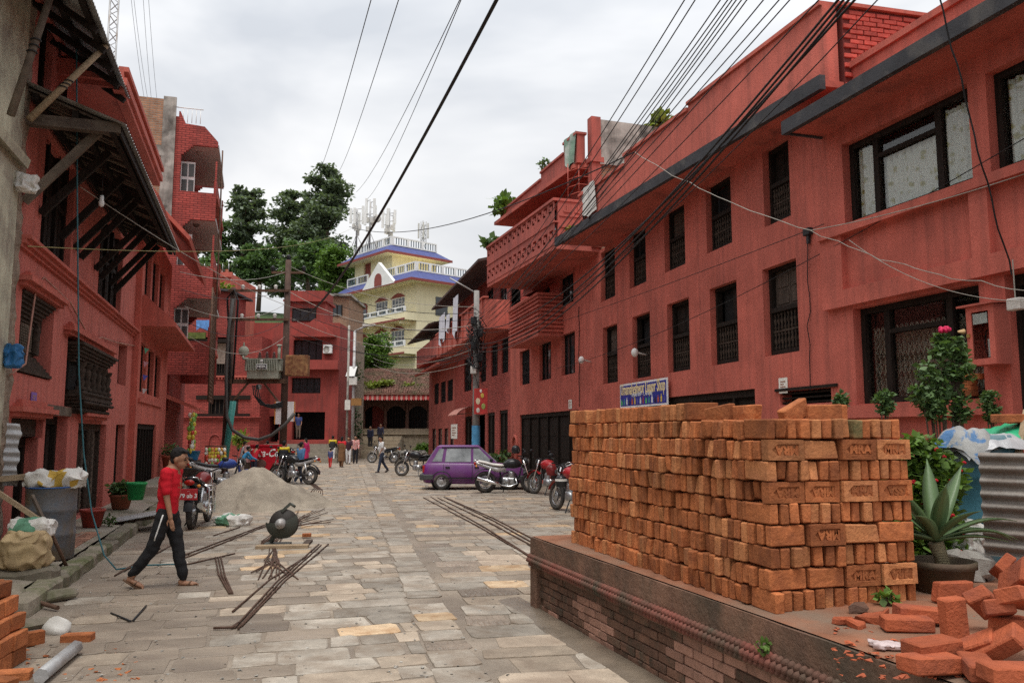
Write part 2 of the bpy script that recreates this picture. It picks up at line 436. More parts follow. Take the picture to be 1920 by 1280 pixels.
# ------------------------------------------------------------------ vegetation helpers
def leaf_cloud(mb, cs, n, size, rnd, flatness=.6):
    """n small leaf blades scattered on ellipsoid clumps cs = [(centre, radii)]"""
    for _ in range(n):
        c, r = rnd.choice(cs)
        while True:
            p = Vector((rnd.uniform(-1, 1), rnd.uniform(-1, 1), rnd.uniform(-1, 1)))
            if .12 < p.length < 1: break
        p = Vector((p.x * r[0], p.y * r[1], p.z * r[2])) + Vector(c)
        s = size * rnd.uniform(.6, 1.4)
        d = Vector((rnd.gauss(0, 1), rnd.gauss(0, 1), rnd.gauss(0, flatness))).normalized()
        w = d.cross(Vector((rnd.gauss(0, .6), rnd.gauss(0, .6), 1))).normalized() * s * .36
        mb.add([p, p + d * s * .5 + w, p + d * s, p + d * s * .5 - w], [(0, 1, 2, 3)])
# ------------------------------------------------------------------ wall with openings
def wall_open(mb, x0, x1, z0, z1, holes, depth=.25, y=0.0, back=False):
    """front face at y, openings cut, reveals going inward (-y)"""
    hs = [h for h in holes]
    xs = sorted(set([x0, x1] + [v for h in hs for v in h[:2] if x0 < v < x1]))
    zs = sorted(set([z0, z1] + [v for h in hs for v in h[2:4] if z0 < v < z1]))
    for i in range(len(xs) - 1):
        for j in range(len(zs) - 1):
            cx, cz = (xs[i] + xs[i + 1]) / 2, (zs[j] + zs[j + 1]) / 2
            if any(h[0] < cx < h[1] and h[2] < cz < h[3] for h in hs): continue
            mb.add([(xs[i], y, zs[j]), (xs[i + 1], y, zs[j]), (xs[i + 1], y, zs[j + 1]), (xs[i], y, zs[j + 1])], [(0, 1, 2, 3)])
    for a, b, c, d in [h[:4] for h in hs]:
        yi = y - depth
        mb.add([(a, y, c), (b, y, c), (b, y, d), (a, y, d), (a, yi, c), (b, yi, c), (b, yi, d), (a, yi, d)],
               [(0, 1, 5, 4), (1, 2, 6, 5), (2, 3, 7, 6), (3, 0, 4, 7)])
def shell(mb, x0, x1, y0, y1, z0, z1, front=False):
    """sides, back and roof of a block behind a front wall (front face left out)"""
    v = [(x0, y0, z0), (x1, y0, z0), (x1, y1, z0), (x0, y1, z0), (x0, y0, z1), (x1, y0, z1), (x1, y1, z1), (x0, y1, z1)]
    mb.add(v, [(4, 5, 6, 7), (0, 1, 5, 4), (1, 2, 6, 5), (3, 0, 4, 7)] + ([(2, 3, 7, 6)] if front else []))
# ================================================================== SETTING: ground, street, stones
K['dirt'] = mat('earth', (.13, .11, .085), .95, .3, .3, .3, 8)
K['street'] = mat('street_bed', (.28, .232, .182), .85, .25, 1.3, .45, 22, patch=(.165, .13, .10), pamt=.46, pscale=.8, pedge=.2, wet=.4, spec=.3, bdist=.014, grain=.18)
K['stone'] = mat('paving_grey', (.325, .288, .24), .85, .26, 4, .4, 18, rand=.24, wet=.28, spec=.25, patch=(.20, .155, .115), pamt=.44, pscale=2.5, grain=.16)
K['stonem'] = mat('paving_muddy', (.262, .212, .163), .8, .25, 1.6, .45, 20, rand=.12, wet=.45, spec=.35, patch=(.165, .13, .10), pamt=.46, pscale=1.2, grain=.16, stretch=(.5, 1, 1))
K['stoneb'] = mat('paving_buff', (.50, .375, .245), .85, .22, 5, .4, 18, rand=.22, spec=.25, patch=(.36, .23, .13), pamt=.46, pscale=4, grain=.16)
K['stonep'] = mat('paving_pinkish', (.365, .298, .228), .85, .22, 5, .4, 18, rand=.24, wet=.25, spec=.25, grain=.16, patch=(.26, .2, .15), pamt=.42)
K['stoner'] = mat('paving_ribbed', (.225, .18, .14), .75, .3, 4, .55, 30, rand=.24, wet=.35, spec=.35, stretch=(1, 1, 1), wave=('X', 5, 9), bdist=.010, grain=.18)
g = MB(); S = 900
g.add([(-S, -60, -.05), (S, -60, -.05), (S, S, -.05), (-S, S, -.05)], [(0, 1, 2, 3)])
tag(g.build('ground', K['dirt']), kind='structure')
st = MB()
nx, ny = 36, 60
for j in range(ny + 1):
    y = -4 + 74 * j / ny
    for i in range(nx + 1):
        x = -3 - .30 * y + (-10 + 22 * i / nx)
        st.v.append((x, y, .008 * noise.noise(Vector((x * .5, y * .5, 0)))))
for j in range(ny):
    for i in range(nx):
        a = j * (nx + 1) + i
        st.f.append([a, a + 1, a + nx + 2, a + nx + 1]); st.mi.append(0); st.sm.append(True)
street = tag(st.build('street', K['street']), kind='structure')
US, UT = Vector((-.196, .98)), Vector((.98, .196)); OS = Vector((-.60, 6.42))
def stpt(s, t):
    p = OS + US * s + UT * t; return p.x, p.y
def left_lim(y): return -2.37 - .299 * y + .12
def right_lim(y):
    a = 8.2 - .2394 * y - .1
    if y < 8.75: a = min(a, .19 - .335 * (y - 8.69) - .18)
    return a
rnd = random.Random(3)
stones = []
def in_rect(x, y): return left_lim(y) < x < right_lim(y)
def rows(t0, t1, s0, s1, dmin, dmax, wmin, wmax, skew, kinds, dens, strip):
    s = s0
    while s < s1:
        far = max(0, s) / 40
        d = rnd.uniform(dmin, dmax)
        t = t0 if strip else t0 + rnd.uniform(0, .3)
        while t < t1 - .12:
            w = rnd.uniform(wmin, wmax)
            if strip or t + w > t1 - .15: w = t1 - t
            tc_, sc_ = t + w / 2, s + d / 2 + skew * (t - (t1 if t1 < .2 else t0))
            x, y = stpt(sc_, tc_)
            if 4.6 < y < 58 and in_rect(x - .2, y) and in_rect(x - .3, y):
                pr = dens(x, y)
                if rnd.random() < pr: stones.append((x, y, w - .02, d - .02, 'stonem' if (x - left_lim(y) < (2.6 if y < 11 else 1.6 if y < 15 else .6) + rnd.uniform(-.7, .5)) and rnd.random() < .88 else rnd.choices(('stone', 'stoneb', 'stonep', 'stoner'), kinds)[0], skew))
            t += w
        s += d
def dl(x, y):
    a = (x - left_lim(y))
    return .97
rows(-7.5, 0, -2.2, 46, .26, .44, .26, .74, .10, (60, 6, 34, 0), dl, False)
rows(.0, .40, -2.2, 46, .3, .6, .4, .4, .03, (62, 8, 24, 6), lambda x, y: .97, True)
rows(.40, 9.0, -2.2, 46, .3, .5, .34, .8, .0, (50, 5, 33, 12), lambda x, y: .98, False)
def stone_mb(mb, w, d, rot, cx, cy, r, big):
    h = r.uniform(.005, .014); k = min(w, d)
    def corner(sx, sy):
        c = k * r.uniform(.04, .15); j = lambda: r.uniform(-.02, .02)
        a = (sx * (w / 2 - c) + j(), sy * d / 2 + j()); b = (sx * w / 2 + j(), sy * (d / 2 - c) + j())
        return [a, b] if sx * sy < 0 else [b, a]
    o = corner(-1, -1) ; o = []
    o += [p for p in corner(1, -1)] + [p for p in corner(1, 1)] + [p for p in corner(-1, 1)] + [p for p in corner(-1, -1)]
    n = len(o); cr, sr = cos(rot), sin(rot)
    def P(p, z, sc=1.0): x, y = p[0] * sc, p[1] * sc; return (cx + x * cr - y * sr, cy + x * sr + y * cr, z)
    sc = 1 - .012 / k
    tz = [r.uniform(-.003, .003) for _ in o]
    vs = [P(p, -.01) for p in o] + [P(p, h * .7) for p in o] + [P(p, h + tz[i], sc) for i, p in enumerate(o)]
    fs = [(i, (i + 1) % n, n + (i + 1) % n, n + i) for i in range(n)] + [(n + i, n + (i + 1) % n, 2 * n + (i + 1) % n, 2 * n + i) for i in range(n)] + [tuple(range(2 * n, 3 * n))]
    mb.add(vs, fs)
stones.sort(key=lambda s: s[0] ** 2 + s[1] ** 2 - (0 if abs(s[0] / s[1]) < .66 else -1e4))
rot0 = atan2(UT.y, UT.x)
kinds4 = ['stone', 'stoneb', 'stonep', 'stoner', 'stonem']
for i, (x, y, w, d, k, sk) in enumerate(stones[:300]):
    b = MB(); stone_mb(b, w, d, rot0 + sk + rnd.uniform(-.03, .03), 0, 0, rnd, True)
    b.build('paving_stone', K[k], street, loc=(x, y, .0))
b = MB()
for x, y, w, d, k, sk in stones[300:]:
    b.cur = kinds4.index(k); stone_mb(b, w, d, rot0 + sk + rnd.uniform(-.03, .03), x, y, rnd, False)
tag(b.build('paving_stones', [K[k] for k in kinds4], street), kind='stuff')

# ------------------------------------------------------------------ left pavement with kerb stones
K['pave'] = mat('pavement_cement', (.30, .26, .21), .9, .25, 1.5, .3, 25, patch=(.18, .17, .10), pamt=.4, pscale=1.3)
K['kerb'] = mat('kerb_stone', (.22, .19, .145), .9, .3, 3, .5, 20, patch=(.08, .095, .03), pamt=.42, pscale=2.2, rand=.2)
def kx(y): return -2.42 - .299 * y
def lwx(y): return -3.3 - .3105 * y
pv = MB()
ys = [2.5 + .5 * i for i in range(62)]
vs = []
for y in ys: vs += [(kx(y) - .12, y, .15 + .015 * noise.noise(Vector((y, 1, 0)))), ((kx(y) + lwx(y)) / 2, y + .1, .18 + .02 * noise.noise(Vector((y, 3, 0)))), (lwx(y) - .3, y, .2)]
pv.add(vs, [(3 * i + j, 3 * i + j + 1, 3 * i + j + 4, 3 * i + j + 3) for i in range(len(ys) - 1) for j in (0, 1)], True)
pavement = tag(pv.build('pavement', K['pave']), kind='structure')
y = 8.2; ka = atan2(1, -.299)
while y < 32:
    L = rnd.uniform(.55, 1.25)
    if not (14.6 < y < 15.5):
        b = MB(); b.cbox(0, L - .03, -.16, .08 + rnd.uniform(-.03, .04), -.03, .16 + rnd.uniform(-.02, .03), .03)
        bmx = bmesh.new(); me = b.mesh('kerb_stone', K['kerb']); bmx.from_mesh(me); bmesh.ops.subdivide_edges(bmx, edges=bmx.edges, cuts=2, use_grid_fill=True)
        for v in bmx.verts: v.co += .035 * noise.noise_vector(v.co * 3.5 + Vector((y * 3, 0, 0)))
        bmx.to_mesh(me); bmx.free()
        link('kerb_stone', me, pavement, loc=(kx(y), y, 0), rot=(0, 0, ka + rnd.uniform(-.03, .03)))
    y += L * .958
for i in range(5):          # red brick inset of the pavement near the drum
    for j in range(9):
        p = Vector((kx(13.2) - .28 - .12 * i * .95, 11.7 + .24 * j, .172)); p.x = kx(p.y) - .3 - .125 * i
        link('paving_brick', None or bpy.data.meshes.get('paving_brick') or MB().cbox(-.11, .11, -.055, .055, -.02, .012, .006).mesh('paving_brick', flat('pavement_brick', (.30, .15, .10), .9, .25, .2, rand=.25)), pavement, loc=p, rot=(rnd.uniform(-.03, .03), 0, ka + (pi / 2 if False else 0) + rnd.uniform(-.04, .04)))
# rough stone steps at the near left
for (px, py, z, sx, sy, sz, rz) in ((50, 1108, 0, .62, .42, .26, .2), (-30, 1150, 0, .6, .5, .2, .1), (95, 1128, 0, .5, .2, .1, .9), (30, 1180, 0, .55, .22, .08, .8)):
    p = G(px, py); b = MB(); b.cbox(-sx / 2, sx / 2, -sy / 2, sy / 2, 0, sz, .04); me = b.mesh('step_stone', K['kerb'])
    bmx = bmesh.new(); bmx.from_mesh(me); bmesh.ops.subdivide_edges(bmx, edges=bmx.edges, cuts=2, use_grid_fill=True)
    for v in bmx.verts: v.co += .05 * noise.noise_vector(v.co * 3 + p)
    bmx.to_mesh(me); bmx.free(); link('step_stone', me, pavement, loc=p, rot=(0, 0, rz))

# ------------------------------------------------------------------ brick platform at the right
K['platcap'] = mat('platform_coping', (.20, .11, .073), .85, .35, 2, .5, 20, grain=.2, patch=(.075, .058, .04), pamt=.45, pscale=1.6, streak=.4, bdist=.02)
K['oldbrick'] = mat('old_dark_brick', (.14, .072, .047), .75, .3, 4, .4, 30, rand=.25, patch=(.055, .045, .03), pamt=.4, pscale=5, spec=.4)
K['palebrick'] = mat('peeled_pale_brick', (.34, .185, .135), .85, .25, 5, .35, 30, rand=.2, patch=(.16, .10, .07), pamt=.35, pscale=6)
K['rope'] = mat('rope_moulding', (.20, .068, .05), .85, .3, 6, .3, 40, patch=(.075, .065, .045), pamt=.5, pscale=1.6)
K['brickdust'] = mat('brick_dust', (.25, .108, .06), .95, .3, 3, .4, 30, patch=(.2, .14, .1), pamt=.45, pscale=1.4)
PF = Frame(.19, 8.69, -.317, .948)
PH = .72
plat = thing('brick_platform', 'raised brick platform with rope moulding carrying the brick stack', 'platform', PF.w(0, 0), PF.rz)
LN = -7.6
b = MB(); b.box(LN, 0, -5.2, 0, .53, PH)          # coping slab
bmx = bmesh.new(); me = b.mesh('coping', K['platcap']); bmx.from_mesh(me)
bmesh.ops.bisect_plane
bmesh.ops.subdivide_edges(bmx, edges=[e for e in bmx.edges if abs(e.verts[0].co.x - e.verts[1].co.x) > 3], cuts=60)
for v in bmx.verts:
    if v.co.y > -.01: v.co.y += .02 * noise.noise(v.co * 2.6); v.co.z += (.005 * noise.noise(v.co * 3 + Vector((9, 0, 0))) if v.co.z > .6 else 0)
bmx.to_mesh(me); bmx.free(); link('coping', me, plat)
bx('core', K['oldbrick'], plat, LN, -.03, -5.1, -.05, 0, .528)
bx('corner_post', K['platcap'], plat, -.17, 0, -.18, .005, 0, .43, .012)
rp_ = MB()
n = 150
for i in range(n):          # twisted rope moulding: overlapping slanted lobes
    x = LN + (0.0 - LN) * (i + .5) / n; w_ = -LN / n
    for k in range(3):
        a = .45 + k * .035
        rp_.ell((x + (k - 1) * .017, .012 + .018 * (1 - abs(k - 1)), a + .012), (w_ * .60, .030, .024), 6, 4, Matrix.Rotation(.7, 3, 'Y'))
rp_.cur = 1; rp_.box(LN, 0, -.05, .022, .435, .458); rp_.box(LN, 0, -.05, .028, .506, .529)
rpo = rp_.build('rope_moulding', [K['rope'], K['platcap']], plat); rpo['kind'] = 'stuff'
mvar = [MB().cbox(-.118, .118, -.05, .012, -.031, .031, .006).jitter(.004, 14, k) for k in range(6)]
mv = {k: [m.mesh('brick', K[k]) for m in mvar] for k in ('oldbrick', 'palebrick')}
for r_ in range(6):
    z = .04 + r_ * .069
    x = -.30 - (.12 if r_ % 2 else 0)
    while x > -5.6:
        pn = noise.noise(Vector((x * 1.1 + 4, z * 3.5, 0)))
        k = 'palebrick' if pn > .12 + (.1 if x > -1.2 else 0) else 'oldbrick'
        link('brick', rnd.choice(mv[k]), plat, loc=(x, -.045 + rnd.uniform(-.006, .006), z), rot=(0, rnd.uniform(-.012, .012), rnd.uniform(-.02, .02)))
        x -= .247
ap = MB()       # wet mortar apron at the platform foot
vs = []
for i in range(60):
    x = LN + (.45 - LN) * i / 59
    vs += [(x, -.03, .035), (x, .10 + .02 * noise.noise(Vector((x * 2, 0, 0))), .028), (x, .24 + .06 * noise.noise(Vector((x * 1.5, 5, 0))), .004)]
ap.add(vs, [(3 * i + j, 3 * i + j + 1, 3 * i + j + 4, 3 * i + j + 3) for i in range(59) for j in (0, 1)], True)
ap.build('mortar_apron', mat('wet_mortar', (.17, .135, .10), .35, .3, 3, .3, 25, spec=.5), plat)
dm = MB(); vs = []
N1, N2 = 50, 34
for i in range(N1 + 1):
    for j in range(N2 + 1):
        x = LN + (-.02 - LN) * i / N1; yy = -5.15 + 5.135 * j / N2
        e = min(1, (N2 - j) / 2.5) * min(1, (N1 - i) / 2)
        vs.append((x, yy, PH + .010 + e * (.012 + .022 * (noise.noise(Vector((x * 1.6, yy * 1.6, 0))) + .6 * noise.noise(Vector((x * 5, yy * 5, 2))) + .5))))
dm.add(vs, [(i * (N2 + 1) + j, i * (N2 + 1) + j + 1, (i + 1) * (N2 + 1) + j + 1, (i + 1) * (N2 + 1) + j) for i in range(N1) for j in range(N2)], True)
dm.build('dust_layer', K['brickdust'], plat)

# ------------------------------------------------------------------ the brick stack
K['brick'] = mat('fresh_brick', (.375, .125, .045), .92, .28, 8, .6, 28, grain=.2, rand=.34, patch=(.235, .075, .03), pamt=.42, pscale=5, bdist=.012)
K['brickp'] = mat('sandy_brick', (.42, .17, .068), .92, .26, 8, .6, 28, grain=.2, rand=.28, patch=(.33, .13, .06), pamt=.4, pscale=6, bdist=.012)
K['brickm'] = mat('mossy_brick', (.24, .15, .065), .95, .3, 7, .5, 30, rand=.25, patch=(.12, .105, .045), pamt=.45, pscale=7, bdist=.012)
def text_mesh(s, size, extrude, mat_, bevel=0.0, name='lettering', bold=0.0, shear=0.0):
    cu = bpy.data.curves.new(name, 'FONT'); cu.body = s; cu.size = size; cu.extrude = extrude; cu.align_x = 'CENTER'; cu.align_y = 'CENTER'
    cu.bevel_depth = bevel; cu.offset = bold; cu.shear = shear; cu.resolution_u = 3
    o = bpy.data.objects.new('tmp', cu); col.objects.link(o)
    dg = bpy.context.evaluated_depsgraph_get()
    me = bpy.data.meshes.new_from_object(o.evaluated_get(dg)); me.name = name
    bpy.data.objects.remove(o); bpy.data.curves.remove(cu)
    me.materials.clear(); me.materials.append(mat_); return me
BL, BT, BH = .25, .071, .124
def brick_mesh(k, seed):
    b = MB().cbox(-BL / 2, BL / 2, -BT / 2, BT / 2, -BH / 2, BH / 2, .0075)
    me = b.mesh('brick', K[k]); bmx = bmesh.new(); bmx.from_mesh(me)
    r = random.Random(seed)
    for v in bmx.verts: v.co += .0075 * noise.noise_vector(v.co * 12 + Vector((seed * 5.3, 0, 0))) 
    if seed % 4 == 1:      # broken corner
        c = Vector((r.choice((-1, 1)) * BL / 2, 0, r.choice((-1, 1)) * BH / 2))
        for v in bmx.verts:
            if (v.co - c).length < .05: v.co += (Vector((0, 0, 0)) - c).normalized() * .02
    bmx.to_mesh(me); bmx.free(); return me
BM = {k: [brick_mesh(k, i) for i in range(8)] for k in ('brick', 'brickp', 'brickm')}
def frog_mesh(k, seed):     # brick with a recessed arrow-shaped frog in the +y face
    b = MB(); w, h, t = BL / 2, BH / 2, BT / 2
    y1, y0, yr = t, -t, t - .011
    o = [(-w, -h), (w, -h), (w, 0), (w, h), (-w, h)]
    a = [(-w * .72, -h * .56), (w * .46, -h * .56), (w * .76, 0), (w * .46, h * .56), (-w * .72, h * .56)]
    V = [(x, y1, z) for x, z in o] + [(x, y1, z) for x, z in a] + [(x * .97, yr, z * .95) for x, z in a] + [(x, y0, z) for x, z in o]
    F = [(0, 1, 6, 5), (1, 2, 7, 6), (2, 3, 8, 7), (3, 4, 9, 8), (4, 0, 5, 9)]
    F += [(5 + i, 5 + (i + 1) % 5, 10 + (i + 1) % 5, 10 + i) for i in range(5)] + [(10, 11, 12, 13, 14)]
    F += [(i, (i + 1) % 5, 15 + (i + 1) % 5, 15 + i) for i in range(5)] + [(15, 16, 17, 18, 19)]
    b.add(V, F); b.jitter(.004, 9, seed); return b.mesh('brick', K[k])
FM = {k: [frog_mesh(k, i) for i in range(3)] for k in ('brick', 'brickp')}
LT = text_mesh('MRA', .078, .004, K['brick'], bold=.0035); LT2 = text_mesh('GSA', .07, .004, K['brick'], bold=.0035)
SF = Frame(1.54, 4.97, -.294, .956)      # local x runs away from the camera, +y toward the street
stack = thing('brick_stack', 'big stack of orange bricks laid on edge on the platform', 'brick stack', SF.w(0, 0, PH + .012), SF.rz)
CH = .128; LEN = 3.28; WID = 1.03
cand = []
def kk(): return rnd.choices(('brick', 'brickp', 'brickm'), (76, 24, 0))[0]
for c in range(10):
    z = BH / 2 + c * CH
    full = c <= 8
    # --- near face
    if full:
        if c % 2 == 0:
            y = -.035
            while y > -WID:
                th = BT * rnd.uniform(.9, 1.12)
                cand.append((BL / 2 + rnd.uniform(-.02, .015), y, z, pi + rnd.uniform(-.03, .03) if rnd.random() < .5 else rnd.uniform(-.03, .03), kk() if c < 8 else rnd.choices(('brick', 'brickp', 'brickm'), (60, 28, 12))[0], 0, rnd.uniform(-.03, .03)))
                y -= th + .003
        else:
            for i in range(4):
                fr = {7: (1, 0, 1, 1), 5: (1, 1, 1, 2), 3: (0, 1, 0, 0), 1: (0, 0, 1, 1)}[c][i]
                cand.append((BT / 2 + rnd.uniform(-.022, .012), -.125 - i * .262 + rnd.uniform(-.004, .004), z, pi / 2 + pi * 0, 'brick' if fr else kk(), fr, rnd.uniform(-.015, .015)))
    # --- long side: brick ends
    x0 = (BL + .01 if c % 2 == 0 else BT + .012) if full else .95
    x = x0
    while x < LEN - .02:
        th = BT * rnd.uniform(.88, 1.22)
        bow = .02 * sin(x * 1.3 + c) + .018 * noise.noise(Vector((x * 2.2, c * 1.7, 0)))
        if c >= 9 and rnd.random() < .12:     # a brick laid lengthways on the ragged top
            cand.append((x + BL / 2, -.04 + bow, z, rnd.uniform(-.03, .03), kk(), 0, 0)); x += BL + .005; continue
        if not (c == 8 and .25 < x < .9 and rnd.random() < .0):
            cand.append((x + th / 2, -BL / 2 + bow * .8 + rnd.choice((0, 0, 0, 0, 0, 0, .02, -.02)) + rnd.uniform(-.007, .007), z - .002 + rnd.uniform(-.003, .003), pi / 2 + rnd.uniform(-.03, .03), kk(), 0, rnd.uniform(-.035, .035)))
        x += th + .002
# loose layer along the top near the front
for x, y, rz, ry in ((.13, -.5, 1.45, 0), (.42, -.14, .03, 0), (.2, -.62, 1.75, 0), (.72, -.12, .2, .12), (.15, -.3, 1.9, .35)):
    cand.append((x, y, BH / 2 + 9 * CH - .028, rz, 'brick', 3, ry))
cw = [(SF.w(c[0], c[1], c[2] + PH) - Vector((0, 0, CAMH))).length for c in cand]
order = sorted(range(len(cand)), key=lambda i: cw[i])
nst = 0; rest = MB()
for n_, i in enumerate(order):
    x, y, z, rz, k, fr, ry = cand[i]
    if fr in (1, 2):
        o = link('brick', rnd.choice(FM['brick' if rnd.random() < .7 else 'brickp']), stack, loc=(x, y, z), rot=(0, 0, rz))
        flip = rnd.random() < .4
        link('lettering', LT if fr == 1 else LT2, o, loc=(-.012, BT / 2 - .010, 0), rot=(pi / 2, 0 if not flip else pi, pi))
        nst += 1; continue
    if nst < 298:
        rot = (0, ry, rz) if fr != 3 else (pi / 2, ry, rz)
        if fr == 3: rot = (0, ry, rz)
        o = link('brick', rnd.choice(BM[k]), stack, loc=(x, y, z), rot=rot)
        if rnd.random() < .5: o.rotation_euler.x += pi
        s_ = 1 + rnd.uniform(-.05, .05); o.scale = (s_, rnd.uniform(.80, .93), rnd.uniform(.93, 1.0))
        nst += 1
    else:
        me = rnd.choice(BM[k]); Mx = Matrix.Translation((x, y, z)) @ Matrix.Rotation(rz, 4, 'Z') @ Matrix.Rotation(ry, 4, 'Y') @ Matrix.Diagonal((1, rnd.uniform(.80, .93), .97, 1))
        rest.cur = ('brick', 'brickp', 'brickm').index(k)
        rest.add([Mx @ v.co for v in me.vertices], [tuple(p.vertices) for p in me.polygons])
tag(rest.build('bricks', [K['brick'], K['brickp'], K['brickm']], stack), kind='stuff')
bx('core', K['brick'], stack, .24, LEN - .02, -WID + .01, -.2, 0, 8.9 * CH)
# ================================================================== RIGHT SIDE
RF2 = Frame(8.2, 0, -.2394, 1)
J = RF2.w(RF2.hit(1544, 400)[0], 0)
RF1 = Frame(J.x, J.y, -.307, 1)
SJ = RF2.hit(1544, 400)[0]
def trad_window(parent, s0, s1, z0, z1, dep, kind=0, open_=True):
    """carved dark window: frame with turned-baluster lower half and shutters above"""
    y = -dep; f = .07
    m = MB(); m.box(s0, s0 + f, y - .05, y + .07, z0, z1); m.box(s1 - f, s1, y - .05, y + .07, z0, z1)
    m.box(s0 + f, s1 - f, y - .05, y + .07, z1 - f, z1); m.box(s0 + f, s1 - f, y - .05, y + .09, z0, z0 + .1)
    zm = z0 + (z1 - z0) * .52
    m.box(s0 + f, s1 - f, y - .03, y + .10, zm - .05, zm + .03)
    w = m.build('window', K['wood'], parent)
    bz0, bz1 = z0 + .1, zm - .05; w0, w1 = s0 + f, s1 - f; n = 9
    l = MB(); zmid = (bz0 + bz1) / 2
    l.box(w0, w1, y + .015, y + .05, zmid - .02, zmid + .02)
    for r in (0, 1):
        a, b = (bz0, zmid - .02) if r == 0 else (zmid + .02, bz1)
        for i in range(n):
            x = w0 + (w1 - w0) * (i + .5) / n; h = b - a
            l.lathe([(.012, a), (.03, a + h * .12), (.014, a + h * .3), (.034, a + h * .52), (.014, a + h * .74), (.03, a + h * .9), (.012, b)], (x, y + .032, 0), 6)
    l.build('balustrade', K['carved'], w)
    bx('backing', K['dark'], w, w0, w1, y - .02, y + .004, bz0, bz1)
    c = (w0 + w1) / 2
    for a, b, ang in ((w0, c - .005, 0), (c + .005, w1, 0)):
        if kind == 1 and a > w0: continue
        s = MB(); yy = y - .03
        s.box(a, b, yy - .03, yy, zm + .03, z1 - f)
        s.box(a + .05, b - .05, yy, yy + .012, zm + .10, zm + (z1 - zm) * .42); s.box(a + .05, b - .05, yy, yy + .012, zm + (z1 - zm) * .52, z1 - f - .06)
        s.build('shutter', K['wood2'] if kind == 2 else K['wood'], w)
    if kind == 1: bx('dark_room', K['dark'], w, w0, w1, y - .45, y - .1, zm, z1 - f)
    return w
def bar_window(parent, s0, s1, z0, z1, dep, n=3, mat_=None, curtain=None, bars=True, name='window', frame_w=.055, rail=None):
    y = -dep; f = frame_w; mm = mat_ or K['wood']
    m = MB(); m.box(s0, s0 + f, y - .04, y + .04, z0, z1); m.box(s1 - f, s1, y - .04, y + .04, z0, z1)
    m.box(s0 + f, s1 - f, y - .04, y + .04, z1 - f, z1); m.box(s0 + f, s1 - f, y - .04, y + .045, z0, z0 + f)
    for i in range(1, n):
        x = s0 + (s1 - s0) * i / n; m.box(x - f * .4, x + f * .4, y - .03, y + .03, z0 + f, z1 - f)
    if rail:
        zz = z0 + (z1 - z0) * rail
        for i in range(n): 
            a = s0 + (s1 - s0) * i / n + f; m.box(a, s0 + (s1 - s0) * (i + 1) / n - f, y - .028, y + .028, zz - f * .4, zz + f * .4)
    w = m.build(name, mm, parent)
    for i in range(n):
        a, b = s0 + (s1 - s0) * i / n + f * .5, s0 + (s1 - s0) * (i + 1) / n - f * .5
        bx('pane', K['glass'], w, a, b, y - .012, y - .004, z0 + f * .6, z1 - f * .6)
    if bars:
        bb = MB(); k = int((s1 - s0) / .12)
        for i in range(1, k): x = s0 + (s1 - s0) * i / k; bb.box(x - .007, x + .007, y + .045, y + .06, z0 + .01, z1 - .01)
        for j in (1, 2): zz = z0 + (z1 - z0) * j / 3; bb.box(s0 + .01, s1 - .01, y + .06, y + .07, zz - .01, zz + .01)
        bb.build('window_bars', K['black'], w)
    if curtain: bx('curtain', curtain, w, s0 + f, s0 + (s1 - s0) * .45, y - .07, y - .05, z0 + f, z1 - f)
    return w
def panel_door(parent, s0, s1, z0, z1, dep, n=2, m=None, name='door', lintel=.14, gap=.02):
    """folding timber shop door with posts and lintel beam"""
    y = -dep; mm = m or K['wood']
    d = MB(); d.box(s0, s1, y - .08, y + .06, z1 - lintel, z1)
    for i in range(n + 1):
        x = s0 + (s1 - s0) * i / n; a, b = (x, x + .07) if i == 0 else ((x - .07, x) if i == n else (x - .04, x + .04))
        d.box(a, b, y - .06, y + .05, z0, z1 - lintel)
    o = d.build(name, mm, parent)
    for i in range(n):
        a, b = s0 + (s1 - s0) * i / n + .07, s0 + (s1 - s0) * (i + 1) / n - .07
        if b <= a + .05: continue
        p = MB(); yy = y - .02; p.box(a, b, yy - .03, yy, z0 + .02, z1 - lintel - .01)
        for q in range(3):
            h = (z1 - lintel - z0) / 3; p.box(a + .06, b - .06, yy, yy + .015, z0 + h * q + .08, z0 + h * (q + 1) - .05)
        p.build('leaf', mm, o)
    return o

# ------------------------------------------------------------------ long red facade
H2 = 7.1
long_h = thing('house', 'long red plastered house with two rows of carved balustrade windows', 'house', RF2.w(0, 0), RF2.rz)
S2E = RF2.hit(957, 700)[0]
lowT = [(14.24, 15.34), (16.3, 17.43), (18.42, 19.58), (20.6, 21.76), (22.86, 24.02)]
upT = [(14.34, 15.2), (16.42, 17.5), (18.54, 19.65), (20.78, 21.9), (22.97, 24.12)]
lowP = [(26.63, 28.1), (29.37, 30.9), (32.31, 33.9)]
upP = [(26.73, 28.3), (29.5, 30.5), (32.2, 33.5)]
holes = [(a, b, 3.18, 4.79) for a, b in lowT] + [(a, b, 5.56, 7.0) for a, b in upT] + [(a, b, 3.69, 5.05) for a, b in lowP] + [(a, b, 6.0, 7.0) for a, b in upP]
shopA = (15.74, 22.3, .1, 2.62); shopB = (26.3, 33.9, .1, 2.52); vent = (13.35, 14.9, 2.28, 2.52)
niche = (34.15, 35.0, .35, 1.9)
holes += [shopA, shopB, vent]
m = MB(); wall_open(m, SJ, S2E, 0, H2, holes, .24)
m.build('wall', K['red'], long_h)
m = MB(); shell(m, SJ, S2E, -6, -.5, -.05, H2); m.build('rear_walls', K['red'], long_h)
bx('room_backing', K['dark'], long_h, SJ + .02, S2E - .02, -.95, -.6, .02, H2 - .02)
for i, (a, b) in enumerate(lowT): trad_window(long_h, a, b, 3.18, 4.79, .2, kind=(2, 1, 0, 1, 2)[i])
for i, (a, b) in enumerate(upT): trad_window(long_h, a, b, 5.56, 7.0, .2, kind=(0, 1, 2, 1, 0)[i])
